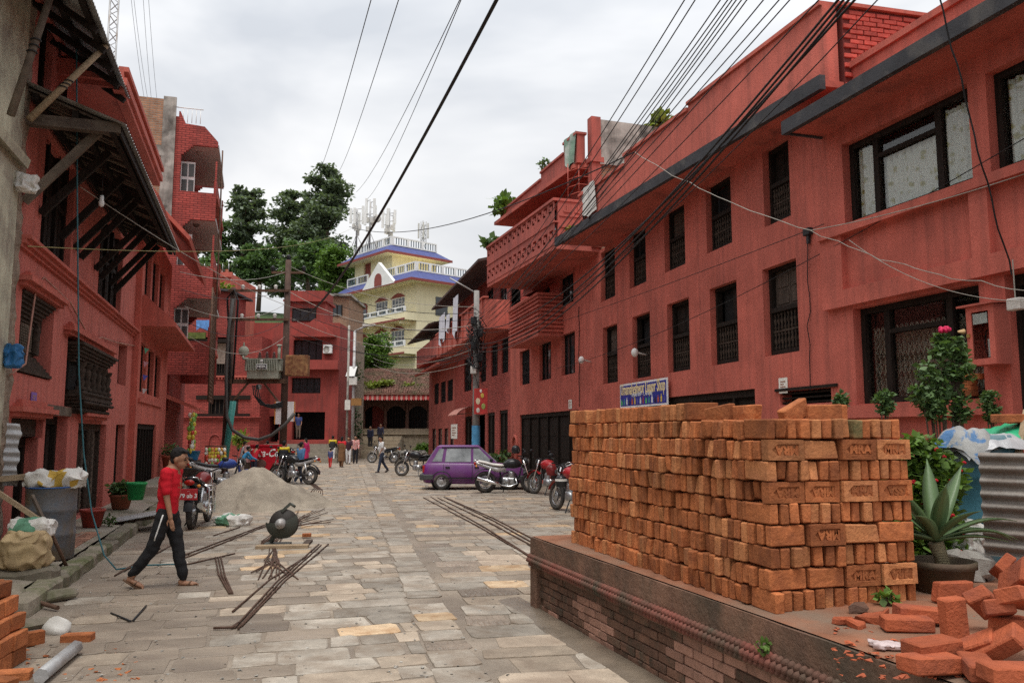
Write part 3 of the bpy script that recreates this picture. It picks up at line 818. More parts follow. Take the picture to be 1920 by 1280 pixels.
cw_ = flat('drab_curtain', (.34, .28, .2))
for i, (a, b) in enumerate(lowP): bar_window(long_h, a, b, 3.69, 5.05, .16, 3, bars=(i == 2), curtain=None)
for i, (a, b) in enumerate(upP): bar_window(long_h, a, b, 6.0, 7.0, .16, 3, curtain=cw_ if i == 0 else None)
panel_door(long_h, *shopA, .12, 7); panel_door(long_h, *shopB, .12, 6)
# vent grille
v = MB(); v.box(vent[0] - .12, vent[1] + .12, .0, .03, vent[3], vent[3] + .05)
for k in range(3): v.box(vent[0], vent[1], -.08, -.05, vent[2] + .02 + k * .08, vent[2] + .05 + k * .08)
v.build('vent_grille', K['wood'], long_h)
# eave slab (wider at the far end) with dark edge, parapet standing on it
en, ef = G(1540, 161, H2), G(1042, 458, H2)
def loc2(p): d = p - RF2.o; return d.dot(RF2.u), d.dot(RF2.n)
(sn, yn), (sf, yf) = loc2(en), loc2(ef)
def slab(mb, pts, z0, z1): mb.prism(pts, z0, z1, 'xy')
m = MB(); slab(m, [(sn, -.3), (sn, yn), (sf, yf), (sf, -.3)], H2 - .001, H2 + .10); m.build('eave_slab', K['soffit'], long_h)
m = MB(); slab(m, [(sn - .02, yn - .06), (sn - .02, yn + .04), (sf, yf + .04), (sf, yf - .06)], H2 - .06, H2 + .17); m.build('eave_edge', K['edge'], long_h)
m = MB()
def pt(t, off, z, sn=sn, sf=sf, yn=yn, yf=yf): return (sn + (sf - sn) * t, yn + (yf - yn) * t + off, z)
T = .86
prof = [(0, 1.32), (.36, 1.27), (.36, 1.16), (.62, 1.16), (.62, .93), (T, .93)]
for (t0, h0), (t1, h1) in zip(prof[:-1], prof[1:]):
    if t1 - t0 < .01: continue
    z0, zt0, zt1 = H2 + .1, H2 + h0, H2 + h1
    m.hull8([pt(t0, -.32, z0), pt(t0, -.07, z0), pt(t1, -.07, z0), pt(t1, -.32, z0), pt(t0, -.32, zt0), pt(t0, -.07, zt0), pt(t1, -.07, zt1), pt(t1, -.32, zt1)])
    m.hull8([pt(t0, -.36, zt0), pt(t0, -.02, zt0), pt(t1, -.02, zt1), pt(t1, -.36, zt1), pt(t0, -.36, zt0 + .07), pt(t0, -.02, zt0 + .07), pt(t1, -.02, zt1 + .07), pt(t1, -.36, zt1 + .07)])
m.build('parapet', K['red'], long_h)
# brick return of the parapet facing the camera, laid brick by brick
ret = bx('parapet_return', flat('mortar_red', (.14, .03, .025), .95), long_h, sn - .02, sn + .18, yn - 3.8, yn - .40, H2 - .2, H2 + 1.30)
bmsh = [MB().cbox(-.012, .05, -.115, .115, -.034, .034, .008).jitter(.006, 12, i).mesh('brick', mat('painted_brick%d' % i, (.46, .075, .055), .85, .25, 6, .35, 40, rand=.25)) for i in range(3)]
for r_ in range(16):
    z = H2 + .05 + r_ * .079; y = yn - .52 - (.12 if r_ % 2 else 0)
    while y > yn - 3.6:
        link('brick', rnd.choice(bmsh), ret, loc=(sn - .035 + R(-.006, .008), y, z), rot=(R(-.02, .02), 0, R(-.02, .02))); y -= .246
bx('coping', K['redtrim'], ret, sn - .08, sn + .22, yn - 3.9, yn - .30, H2 + 1.32, H2 + 1.38)
# ribbed balcony
bal = bx('balcony', K['redtrim'], long_h, 27.9, 32.1, -.01, .86, 5.0, 5.1)
m = MB(); m.box(27.9, 32.1, .74, .80, 5.1, 6.36); m.box(27.94, 28.0, 0, .74, 5.1, 6.36); m.box(32.0, 32.06, 0, .74, 5.1, 6.36)
m.build('balcony_panel', K['red'], bal)
for k in range(9):
    z = 5.14 + k * .14
    m = MB(); m.box(27.86, 32.14, .80, .87, z, z + .075); m.box(27.86, 27.94, 0, .80, z, z + .075); m.build('rib', K['red'], bal)
m = MB(); m.box(27.82, 32.18, .72, .92, 6.36, 6.44); m.box(27.82, 28.0, 0, .72, 6.36, 6.44); m.build('rail', K['redtrim'], bal)
# arched niche moulding
m = MB(); pts = [(34.2, 0.03, .4)] + [(34.2, .03, 1.3)] + [(34.58 + .38 * cos(a), .03, 1.3 + .38 * sin(a)) for a in [pi - pi * i / 8 for i in range(1, 8)]] + [(34.96, .03, 1.3), (34.96, .03, .4)]
m.tube(pts, .06, 6); m.build('niche_moulding', K['redtrim'], long_h)

# ------------------------------------------------------------------ liquor shop sign (thing of its own)
sg = RF2.box(1163, 708, 1252, 765, .12)
s0_, s1_ = RF2.hit(1252, 735, .1)[0], RF2.hit(1163, 735, .1)[0]
zt, zb = RF2.hit(1208, 714, .1)[1], RF2.hit(1208, 762, .1)[1]
sign = thing('shop_sign', 'blue liquor shop banner with a row of bottles above timber shopfront', 'sign', RF2.w((s0_ + s1_) / 2, .05, zb), RF2.rz + pi)
W, Hh = s1_ - s0_, zt - zb
bx('board', flat('sign_white', (.8, .8, .82), .4), sign, -W / 2, W / 2, -.06, -.03, 0, Hh, .004)
bx('face', flat('sign_blue', (.025, .04, .30), .35), sign, -W / 2 + .05, W / 2 - .05, -.064, -.059, .05, Hh - .05)
ye, wh = flat('sign_yellow', (.9, .74, .42), .4), flat('sign_letter_white', (.85, .85, .85), .4)
t1 = text_mesh('Umamaheshwor Liquor Shop', .30, .003, ye, bold=.004); link('lettering', t1, sign, loc=(0, -.068, Hh * .74), rot=(pi / 2, 0, 0), scale=((W - .2) / max(.1, t1.vertices and (max(v.co.x for v in t1.vertices) - min(v.co.x for v in t1.vertices))), 1.35, 1))
t2 = text_mesh('Nyaku toll - 1, kirtipur', .15, .003, wh); link('lettering', t2, sign, loc=(0, -.068, Hh * .52), rot=(pi / 2, 0, 0), scale=(1.0, 1.1, 1))
bc = [(.1, .5, .12), (.05, .25, .3), (.7, .7, .75), (.02, .02, .04), (.5, .1, .05), (.6, .45, .1), (.1, .1, .4), (.75, .75, .7), (.3, .05, .1)]
for i in range(16):
    x = -W / 2 + .15 + (W - .3) * i / 15; c = bc[i % 9]; hb = Hh * (.22 + .08 * ((i * 7) % 3) / 2)
    b = MB(); b.prism([(x - .045, .08), (x + .045, .08), (x + .045, .08 + hb * .62), (x + .018, .08 + hb * .75), (x + .018, .08 + hb), (x - .018, .08 + hb), (x - .018, .08 + hb * .75), (x - .045, .08 + hb * .62)], -.069, -.0645)
    b.build('printed_bottle', flat('bottle_print%d' % (i % 9), c, .4), sign)
# small notices on the facade
def notice(px0, py0, px1, py1, label, frame, off=.012, marks=True, c=(.8, .78, .72), mk=(.35, .2, .15)):
    a, b, z0, z1 = frame.box(px0, py0, px1, py1)
    t = thing('notice', label, 'notice', frame.w((a + b) / 2, off, z0), frame.rz + pi)
    bx('sheet', flat('notice_%d' % px0, c, .6), t, -(b - a) / 2, (b - a) / 2, -.008, 0, 0, z1 - z0)
    if marks:
        m = MB(); h = z1 - z0; w = b - a
        for k in range(4): m.box(-w * .3, w * (.1 + .2 * (k % 2)), -.011, -.0085, h * (.2 + .17 * k), h * (.28 + .17 * k))
        m.build('print', flat('notice_print', mk, .7), t)
    return t
notice(1462, 708, 1478, 737, 'small framed notice on red wall right of the liquor banner', RF2)
notice(1067, 749, 1073, 766, 'small white notice above the left timber shopfront', RF2)
notice(1091, 770, 1104, 780, 'white paper on the lintel end near brick stack', RF2, off=.08, marks=False)

# ------------------------------------------------------------------ near red house with big windows
near_h = thing('house', 'near red house with large curtained windows and black edged slab', 'house', RF1.w(0, 0), RF1.rz)
e0 = -8.5
wA, wB = (-2.92, -.5, 5.02, 6.33), (-6.2, -3.2, 5.02, 6.33)
wC, dD = (-2.9, -.58, 2.23, 3.69), (-5.4, -3.28, .3, 3.72)
rec1, rec2 = (-2.86, -.52, 4.1, 4.82), (-6.2, -3.2, 4.1, 4.82)
m = MB(); wall_open(m, e0, .0, -.02, 7.5, [wA, wB, wC, dD], .28); m2_ = MB()
m.build('wall', K['red'], near_h)
# raised pilasters, ledges and panel surrounds (2-3 cm proud of the wall)
m = MB()
for a, b in ((-.5, .0), (-3.2, -2.92), (e0, -6.25)): m.box(a, b, .0, .10, 4.0, 4.86)
m.box(e0, .0, 0, .10, 3.74, 4.0)
m.box(e0, .0, 0, .16, 4.86, 4.99)
m.build('panel_surround', K['red'], near_h)
m = MB(); m.box(-3.1, -.35, 0, .12, 2.02, 2.21); m.build('sill', K['redtrim'], near_h)
m = MB(); m.box(-3.1, .0, 0, .06, -.02, 1.2); m.build('plinth', K['redtrim'], near_h)
m = MB(); shell(m, e0, 0, -6, -.5, -.05, 6.9); m.build('rear_walls', K['red'], near_h)
bx('room_backing', K['dim'], near_h, e0 + .02, -.02, -1.2, -.75, .02, 6.8)
sA, sB = G(1472, 244, 6.66), G(1896, 0, 6.66)
def loc1(p): d = p - RF1.o; return d.dot(RF1.u), d.dot(RF1.n)
(a0, b0), (a1, b1) = loc1(sA), loc1(sB)
m = MB(); slab(m, [(a0, -.28), (a0, b0), (e0, b1), (e0, -.28)], 6.62, 6.74); m.build('eave_slab', K['soffit'], near_h)
m = MB(); slab(m, [(a0 + .03, b0 - .05), (a0 + .03, b0 + .05), (e0, b1 + .05), (e0, b1 - .05)], 6.58, 6.80); m.box(a0 - .02, a0 + .03, -.2, b0 - .05, 6.59, 6.79); m.build('eave_edge', K['edge'], near_h)
m = MB(); m.box(e0, -.62, -.2, .05, 6.74, 7.42); m.box(e0, -.62, -.24, .10, 7.42, 7.52); m.box(-.62, -.05, -.25, .12, 6.74, 7.34); m.box(-.62, -.01, -.28, .16, 7.34, 7.44)
m.box(-3.4, -2.85, -.3, .14, 7.52, 8.4)
m.build('parapet', K['red'], near_h)
def cmat():
    m, t, p = _mat('floral_curtain')
    tc = t.nodes.new('ShaderNodeTexCoord'); v = t.nodes.new('ShaderNodeTexVoronoi'); v.inputs['Scale'].default_value = 6.5; v.inputs['Randomness'].default_value = .9
    t.links.new(tc.outputs['Object'], v.inputs[0])
    n = _noise(t, tc.outputs['Object'], 14, 3)
    f = _ramp(t, _mix(t, .35, v.outputs['Distance'], n), .30, .40, (1, 1, 1, 1), (0, 0, 0, 1))
    t.links.new(_mix(t, f, (.80, .78, .72), (.46, .40, .16)), p.inputs['Base Color']); p.inputs['Roughness'].default_value = .9
    return m
K['floral'] = cmat()
def clear_glass():
    m = bpy.data.materials.new('clear_pane'); m.use_nodes = True; t = m.node_tree; t.nodes.clear()
    o = t.nodes.new('ShaderNodeOutputMaterial'); g_ = t.nodes.new('ShaderNodeBsdfGlossy'); g_.inputs['Roughness'].default_value = .03
    tr = t.nodes.new('ShaderNodeBsdfTransparent'); tr.inputs[0].default_value = (.86, .88, .87, 1); fr = t.nodes.new('ShaderNodeFresnel'); ge = t.nodes.new('ShaderNodeNewGeometry'); mi_ = t.nodes.new('ShaderNodeMapRange'); mi_.inputs[3].default_value = 1.5; mi_.inputs[4].default_value = 1 / 1.5; t.links.new(ge.outputs['Backfacing'], mi_.inputs[0]); t.links.new(mi_.outputs[0], fr.inputs[0])
    mm = t.nodes.new('ShaderNodeMixShader'); t.links.new(fr.outputs[0], mm.inputs[0]); t.links.new(tr.outputs[0], mm.inputs[1]); t.links.new(g_.outputs[0], mm.inputs[2]); t.links.new(mm.outputs[0], o.inputs[0])
    return m
K['clear'] = clear_glass()
def curtain_mesh(a, b, y, z0, z1, folds, amp=.03):
    c = MB(); n = folds * 6; vs = []
    for i in range(n + 1):
        x = a + (b - a) * i / n; yy = y + amp * sin(i / 6 * 2 * pi) + amp * .5 * sin(i * .37)
        vs += [(x, yy, z0), (x + .01 * sin(i), yy * 1.0 + amp * .3 * sin(i * .9), (z0 + z1) / 2), (x, yy, z1)]
    c.add(vs, [(3 * i + j, 3 * i + 3 + j, 3 * i + 4 + j, 3 * i + 1 + j) for i in range(n) for j in (0, 1)], True)
    return c
def big_window(rect, curtain=True, gate=False):
    s0, s1, z0, z1 = rect; y = -.2; f = .09
    x1, x2 = s0 + (s1 - s0) * .27, s0 + (s1 - s0) * .77       # near pane, centre, far pane
    m = MB(); m.box(s0, s0 + f, y - .06, y + .06, z0, z1); m.box(s1 - f, s1, y - .06, y + .06, z0, z1)
    m.box(s0 + f, s1 - f, y - .06, y + .06, z1 - f, z1); m.box(s0 + f, s1 - f, y - .06, y + .07, z0, z0 + f)
    for x in (x1, x2): m.box(x - f * .6, x + f * .6, y - .05, y + .05, z0 + f, z1 - f)
    zr = z0 + (z1 - z0) * .70
    m.box(x1 + f * .6, x2 - f * .6, y - .05, y + .05, zr, zr + f * .7)
    w = m.build('window', K['wood'], near_h)
    gl = K['clear']
    for a, b, c, d in ((s0 + f, x1 - f * .6, z0 + f, z1 - f), (x2 + f * .6, s1 - f, z0 + f, z1 - f), (x1 + f * .6, x2 - f * .6, z0 + f, zr), (x1 + f * .6, x2 - f * .6, zr + f * .7, z1 - f)):
        bx('pane', gl, w, a, b, y - .006, y + .002, c, d)
    if curtain:
        curtain_mesh(s0 + .02, x1, y - .07, z0 + .02, z1 - .12, 7).build('curtain', K['floral'], w)
        curtain_mesh(x1 + .03, x2 - .02, y - .07, z0 + .02, z0 + (z1 - z0) * .78, 9, .02).build('curtain', K['floral'], w)
        curtain_mesh(x2 + .02, s1 - .02, y - .07, z0 + .02, z1 - .1, 5).build('curtain', K['floral'], w)
    if gate:
        curtain_mesh(s0 + .02, s1 - .02, y - .22, z0 + .02, z0 + (z1 - z0) * .74, 12).build('curtain', flat('drab_curtain', (.34, .28, .2)), w)
    if gate:       # folding lattice gate behind dusty glass
        gm = MB(); k = 22
        for i in range(k + 1):
            x = s0 + .1 + (s1 - s0 - .2) * i / k; gm.box(x - .012, x + .012, y - .13, y - .10, z0 + .1, z0 + (z1 - z0) * .74)
        for i in range(k):
            xa, xb = s0 + .1 + (s1 - s0 - .2) * i / k, s0 + .1 + (s1 - s0 - .2) * (i + 1) / k
            for q in range(4):
                za = z0 + .14 + q * .27; gm.bar((xa, y - .095, za), (xb, y - .095, za + .2), .014); gm.bar((xa, y - .085, za + .2), (xb, y - .085, za), .014)
        gm.build('folding_gate', flat('gate_grey', (.30, .27, .22), .6, metal=.1), w)
    return w
big_window(wA); big_window(wB)
big_window(wC, False, True)
d_ = panel_door(near_h, *dD, .2, 3, name='doorway')
# string course cable tray line along ledge is in the details file
# ------------------------------------------------------------------ extinguisher cabinet (own thing)
ca, cb_, cz0, cz1 = RF1.box(1816, 572, 1868, 684, .26)
cab = thing('extinguisher_cabinet', 'red wall cabinet with glass door holding a fire extinguisher', 'cabinet', RF1.w((ca + cb_) / 2, .02, cz0), RF1.rz + pi)
w_, h_ = (cb_ - ca), cz1 - cz0
m = MB(); m.box(-w_ / 2, w_ / 2, -.03, .0, 0, h_); m.box(-w_ / 2, -w_ / 2 + .02, -.24, -.03, 0, h_); m.box(w_ / 2 - .02, w_ / 2, -.24, -.03, 0, h_); m.box(-w_ / 2 + .02, w_ / 2 - .02, -.24, -.03, 0, .02); m.box(-w_ / 2 + .02, w_ / 2 - .02, -.24, -.03, h_ - .02, h_)
m.build('case', K['redtrim'], cab)
m = MB(); q = .075
m.box(-w_ / 2, -w_ / 2 + q, -.265, -.241, 0, h_); m.box(w_ / 2 - q, w_ / 2, -.265, -.241, 0, h_); m.box(-w_ / 2 + q, w_ / 2 - q, -.265, -.241, 0, q); m.box(-w_ / 2 + q, w_ / 2 - q, -.265, -.241, h_ - q, h_)
dr = m.build('door', K['red'], cab); bx('pane', K['clear'], dr, -w_ / 2 + q, w_ / 2 - q, -.255, -.25, q, h_ - q)
bx('label_sheet', K['white'], dr, -w_ / 2 + q + .01, w_ / 2 - q - .03, -.249, -.247, h_ - q - .15, h_ - q - .02)
bx('latch', flat('brass', (.5, .36, .12), .4, metal=.7), dr, -w_ / 2 + .01, -w_ / 2 + .05, -.285, -.266, h_ * .48, h_ * .54)
m = MB(); m.hull8([(-w_ / 2 - .1, -.31, h_ + .0), (w_ / 2 + .03, -.31, h_ + .0), (w_ / 2 + .03, 0, h_ + .02), (-w_ / 2 - .1, 0, h_ + .02), (-w_ / 2 - .1, -.31, h_ + .025), (w_ / 2 + .03, -.31, h_ + .025), (w_ / 2 + .03, 0, h_ + .045), (-w_ / 2 - .1, 0, h_ + .045)]); m.build('lid', K['redtrim'], cab)
ext = thing('fire_extinguisher', 'small fire extinguisher with white label inside red wall cabinet', 'extinguisher', cab.matrix_basis @ Vector((.05, -.13, .025)), RF1.rz + pi)
er = flat('extinguisher_red', (.35, .06, .04), .4)
m = MB(); m.lathe([(0, 0), (.05, 0), (.055, .02), (.055, .33), (.04, .38), (.015, .41), (0, .41)], n=14); m.build('cylinder', er, ext)
m = MB(); m.lathe([(.0562, .07), (.0562, .29)], n=14); m.build('label_band', K['white'], ext)
m = MB(); m.box(-.03, .03, -.015, .015, .40, .45); m.tube([(0, 0, .43), (-.08, -.01, .40), (-.11, -.01, .25), (-.07, -.01, .06)], .010, 6); m.build('hose', K['black'], ext)

# ------------------------------------------------------------------ upper storey with fretwork balcony
p0, p1 = G(1040, 455, 7.25), G(913, 530, 7.25)
RF3 = Frame(p0.x, p0.y, p1.x - p0.x, p1.y - p0.y)
L3 = (p1 - p0).length
up_h = thing('house', 'red upper storey with fretwork balcony rising above the long facade', 'house', RF3.w(0, 0), RF3.rz)
fret = []
def meander(z, h):
    s = .12
    while s < L3 - .45:
        fret.extend([(s, s + .30, z + h * .72, z + h), (s, s + .09, z + h * .30, z + h * .72), (s + .16, s + .36, z, z + h * .26), (s + .27, s + .36, z + h * .26, z + h * .56)]); s += .47
meander(8.18, .28); meander(7.36, .30)
m = MB(); wall_open(m, 0, L3, 7.2, 8.5, fret, .10); m.add([(0, -.101, 7.2), (L3, -.101, 7.2), (L3, -.101, 7.22), (0, -.101, 7.22)], [(0, 1, 2, 3)])
m.box(-.03, L3 + .03, -.14, .05, 8.5, 8.58); m.box(-.02, L3, -.13, .03, 7.86, 7.90)
m.build('balcony_front', K['red'], up_h)
m = MB(); m.box(-.0, .10, -1.6, -.102, 7.2, 8.5); m.box(-.03, .13, -1.6, -.142, 8.5, 8.58)
for z in (7.45, 7.72, 8.05): m.box(-.03, .0, -1.5, -.15, z, z + .05)
for y in (-.4, -.75, -1.1): m.box(-.03, 0, y - .12, y + .12, 8.18, 8.22); m.box(-.03, 0, y - .02, y + .02, 8.22, 8.40)
m.build('balcony_side', K['red'], up_h)
m = MB(); m.box(L3 - .1, L3, -1.6, -.102, 7.2, 8.5); m.build('balcony_far_side', K['red'], up_h)
bx('balcony_floor', K['soffit'], up_h, .0, L3, -1.9, -.02, 7.08, 7.2)
bx('dark_backing', K['dim'], up_h, .0 + .2, L3, -1.62, -1.55, 7.2, 8.5)
hw = [(1.0, 1.7, 8.3, 9.5), (2.9, 5.2, 8.3, 9.5)]
m = MB(); wall_open(m, 0, L3 + 1.0, 7.2, 9.75, hw, .15, -1.6); m.build('wall', K['red'], up_h)
m = MB(); shell(m, 0, L3 + 1.0, -5.5, -1.76, 7.0, 9.9, True); m.build('rear_walls', K['red'], up_h)
for h in hw:
    m = MB(); m.box(h[0], h[1], -1.8, -1.74, h[2], h[3]); w = m.build('window', K['glass'], up_h)
    m = MB(); m.box(h[0], h[0] + .07, -1.74, -1.68, h[2], h[3]); m.box(h[1] - .07, h[1], -1.74, -1.68, h[2], h[3]); m.box(h[0] + .07, h[1] - .07, -1.74, -1.68, h[3] - .07, h[3]); m.box((h[0] + h[1]) / 2 - .03, (h[0] + h[1]) / 2 + .03, -1.74, -1.68, h[2], h[3] - .07); m.build('frame', K['wood'], w)
m = MB(); slab(m, [(.1, -2), (.1, -1.15), (.35, -.75), (L3 + .9, -.55), (L3 + .9, -2)], 9.66, 9.78); m.build('roof_slab', K['soffit'], up_h)
m = MB()
for a, b, h in ((.15, 1.2, 10.65), (1.2, 3.2, 10.35), (3.2, L3 + .9, 10.12)): m.box(a, b, -1.05, -.80, 9.78, h); m.box(a - .03, b, -1.10, -.75, h, h + .07)
m.build('roof_parapet', K['red'], up_h)
m = MB(); m.box(-.12, .18, -1.45, -1.15, 7.2, 11.15); m.box(-.18, .24, -1.52, -1.08, 9.75, 9.9); m.build('corner_pier', K['red'], up_h)
bx('brick_infill', K['brickbrown'], up_h, -.05, .2, -4.9, -1.45, 7.0, 9.76)
bx('tank_wall', K['conc'], up_h, -.07, .3, -5.6, -1.45, 9.78, 11.1)
bx('tank_slab', K['conc'], up_h, -.16, .4, -5.6, -1.4, 9.7, 9.80)
# grille of the balcony end: bent iron bars
m = MB()
for y in (-1.5, -1.15, -.8, -.45): m.tube([(.05, y, 8.58), (.05, y, 9.66)], .012, 5)
for k in range(4): z = 8.7 + k * .24; m.tube([(.05, -1.5, z), (.05, -1.15, z + .15), (.05, -.8, z + .15), (.05, -.45, z)], .01, 5)
m.build('window_grille', K['redtrim'], up_h)

# ------------------------------------------------------------------ brick house with balcony, far right
bh = thing('house', 'red brick house with long balcony and dark sloping eave by tangled pole', 'house', RF2.w(0, 0), RF2.rz)
B0, B1 = S2E, RF2.hit(853, 700)[0]
win4 = [(35.9, 37.2, 4.40, 5.9), (38.0, 39.4, 4.40, 5.9), (40.6, 42.0, 4.3, 5.8), (44.4, 46.6, 4.05, 5.85)]
door4 = [(36.0, 37.6, .1, 2.8), (38.6, 40.2, .1, 2.75), (40.8, 43.4, .1, 2.7), (44.2, 46.2, .1, 2.7)]
up4 = [(36.2, 37.6, 6.45, 8.6), (39, 40.4, 6.45, 8.6), (42, 43.4, 6.45, 8.6), (45.5, 47, 6.45, 8.6)]
m = MB(); wall_open(m, B0, B1, 0, 9.2, win4 + door4 + up4, .22); m.build('wall', K['brickred'], bh)
m = MB(); shell(m, B0, B1, -6, -.45, -.05, 9.2); m.build('rear_walls', K['brickred'], bh)
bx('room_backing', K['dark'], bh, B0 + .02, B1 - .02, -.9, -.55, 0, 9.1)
for w in win4: bar_window(bh, *w, .1, 3)
for i, d in enumerate(door4):
    if i != 2: panel_door(bh, *d, .1, 2)
for u in up4: bar_window(bh, *u, .1, 2, bars=False)
balf = bx('balcony', K['soffit'], bh, B0 + .05, B1, -.01, 1.1, 6.2, 6.32)
m = MB(); m.box(B0 + .05, B1, 1.0, 1.1, 6.32, 7.45); m.box(B0 + .05, B0 + .15, 0, 1.0, 6.32, 7.45); m.build('balcony_panel', K['red'], balf)
k = B0 + .4
while k < B1 - .5: bx('balcony_post', K['redtrim'], balf, k, k + .18, 1.1, 1.17, 6.25, 7.5); k += 1.6
bx('rail', K['redtrim'], balf, B0, B1, .95, 1.2, 7.5, 7.57)
tm = mat('dark_roof_timber', (.075, .045, .038), .9, .4, 4, .3, 30)
m = MB(); m.hull8([(B0 + .3, -1.2, 9.75), (B0 + .3, 1.35, 9.1), (B1 + .6, 1.35, 9.1), (B1 + .6, -1.2, 9.75), (B0 + .3, -1.2, 9.87), (B0 + .3, 1.35, 9.22), (B1 + .6, 1.35, 9.22), (B1 + .6, -1.2, 9.87)]); m.build('roof_eave', tm, bh)
K['awn'] = flat('pink_awning', (.55, .25, .2), .6)
aw = thing('shop_awning', 'small faded pink curved awning over a shop door', 'awning', RF2.w(44.9, 0, 2.75), RF2.rz)
m = MB(); pr = [(0, .42), (.3, .40), (.6, .30), (.85, .12), (.95, 0)]
m.add([(sx, y, z) for y, z in pr for sx in (-1.5, 1.3)], [(2 * i, 2 * i + 1, 2 * i + 3, 2 * i + 2) for i in range(4)], True)
m.add([(sx, y, z - .03) for y, z in pr for sx in (-1.5, 1.3)], [(2 * i, 2 * i + 2, 2 * i + 3, 2 * i + 1) for i in range(4)], True); m.build('sheet', K['awn'], aw)
m = MB(); m.bar((-1.45, 0, .1), (-1.45, .9, .02), .03); m.bar((1.25, 0, .1), (1.25, .9, .02), .03); m.build('frame', K['iron'], aw)

def repaint(o, a, b):
    for ch in o.children_recursive:
        if ch.type == 'MESH' and ch.data.materials and ch.data.materials[0] == a: ch.data.materials[0] = b
# ------------------------------------------------------------------ end house
eh = thing('house', 'small red house at the far end with a sloping sunshade', 'house', RF2.w(0, 0), RF2.rz)
E0, E1 = B1, RF2.hit(805, 700)[0]
w5 = [(50.4, 52.6, 3.75, 5.05), (53.2, 55.4, 3.75, 5.1), (56.2, 58.4, 3.75, 5.15)]
g5 = [(49.95, 51.4, .6, 2.1), (52.1, 53.7, .6, 2.1), (54.6, 56.4, .6, 2.1), (57.3, 59.2, .6, 2.1)]
u5 = [(57.0, 59.6, 6.4, 8.0)]
m = MB(); wall_open(m, E0, E1, 0, 8.6, w5 + g5 + u5, .2); m.build('wall', K['red'], eh)
m = MB(); shell(m, E0, E1, -6, -.45, -.05, 8.6); m.build('rear_walls', K['red'], eh)
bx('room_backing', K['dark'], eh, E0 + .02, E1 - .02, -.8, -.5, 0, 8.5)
for w in w5 + u5: bar_window(eh, *w, .1, 3)
for w in g5: bar_window(eh, *w, .1, 1, bars=False)
m = MB(); m.hull8([(49.3, 0, 6.15), (49.3, 1.15, 5.75), (60, 1.15, 5.75), (60, 0, 6.15), (49.3, 0, 6.35), (49.3, 1.2, 5.87), (60, 1.2, 5.87), (60, 0, 6.35)]); m.build('sunshade', K['redtrim'], eh)
m = MB(); m.box(49.3, 60.5, .9, 1.0, 6.4, 7.6); m.box(49.3, 60.5, 0, .9, 6.36, 6.46); m.build('balcony_panel', K['red'], eh)
m = MB(); m.hull8([(50.5, -.8, 8.9), (50.5, 1.5, 8.25), (62, 1.5, 8.25), (62, -.8, 8.9), (50.5, -.8, 9.0), (50.5, 1.5, 8.35), (62, 1.5, 8.35), (62, -.8, 9.0)]); m.build('roof_eave', tm, eh)

bpy.context.view_layer.update()
repaint(up_h, K['red'], K['red3']); repaint(eh, K['red'], K['red3'])
# ================================================================== LEFT SIDE
LF = Frame(-3.3, 0, .3105, -1)
old = thing('house', 'old red house with carved wooden windows and timber lean-to eave', 'house', LF.w(0, 0), LF.rz)
N0, N1_ = -11.4, -23.0
lat = (-13.6, -11.7, 2.62, 3.78); bay = (-18.5, -14.7, 2.25, 3.45); sm = (-21.4, -20.1, 2.95, 3.95)
g1 = (-13.1, -11.9, .2, 1.72); g1t = (-13.35, -11.6, 1.72, 2.0); g2 = (-15.1, -13.5, .2, 2.08); g3 = (-19.0, -16.0, .2, 1.98); g4 = (-21.7, -20.3, .35, 2.0)
bw1, bw2 = (-14.5, -12.45, 4.48, 6.35), (-20.0, -17.1, 4.48, 6.35)
uw = [(-12.5, -11.75, 6.75, 8.2), (-14.6, -13.5, 6.75, 8.2)]
m = MB(); wall_open(m, N1_, N0, 0, 8.0, [lat, bay, sm, g1, g1t, g2, g3, g4, bw1, bw2] + uw[:1], .3); m.build('wall', K['red2'], old)
m = MB(); shell(m, N1_, N0, -6, -.6, -.05, 8.0); m.build('rear_walls', K['red2'], old)
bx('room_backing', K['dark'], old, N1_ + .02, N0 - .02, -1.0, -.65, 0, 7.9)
# string cornice
m = MB()
for z, d, h in ((4.30, .05, .05), (4.352, .10, .06), (4.414, .16, .05)): m.box(N1_ - .0, N0 + .05, 0, d, z, z + h)
m.build('cornice', K['redtrim'], old)
# hood mouldings
def hood(s0, s1, z, name='hood_moulding'):
    m = MB()
    for k, (d, h) in enumerate(((.10, .06), (.17, .07), (.12, .05), (.07, .05))):
        zz = z + (0, .062, .134, .186)[k]; ins = (0, -.05, .12, .28)[k]; m.box(s0 + ins, s1 - ins, 0, d, zz, zz + h)
    return m.build(name, K['redtrim'], old)
hood(-13.8, -11.5, 3.80); hood(-18.85, -14.35, 3.46); hood(-13.5, -11.5, 2.02, 'lintel_moulding'); hood(-18.4, -15.9, 2.05, 'lintel_moulding')
# lattice window with stepped wings
def steps(mb, s0, s1, z, dirn, n=5, h=.05, d0=.02, grow=.045):
    for k in range(n):
        mb.box(s0 - grow * k, s1 + grow * k, -.22, -.2 + d0 + .035 * k, z + dirn * h * k, z + dirn * h * k + h * .92)
m = MB(); a, b, z0, z1 = lat
steps(m, a + .3, b - .3, z1 - .35, 1, 7); steps(m, a + .3, b - .3, z0 + .32, -1, 7)
m.box(a + .25, a + .38, -.24, -.12, z0 + .36, z1 - .35); m.box(b - .38, b - .25, -.24, -.12, z0 + .36, z1 - .35)
m.box(a + .02, a + .3, -.26, -.16, z1 - .42, z1 - .2); m.box(b - .3, b - .02, -.26, -.16, z1 - .42, z1 - .2); m.box(a + .02, a + .3, -.26, -.12, z0 + .02, z0 + .2); m.box(b - .3, b - .02, -.26, -.12, z0 + .02, z0 + .2)
lw = m.build('carved_window', K['carved'], old)
m = MB(); n = 11
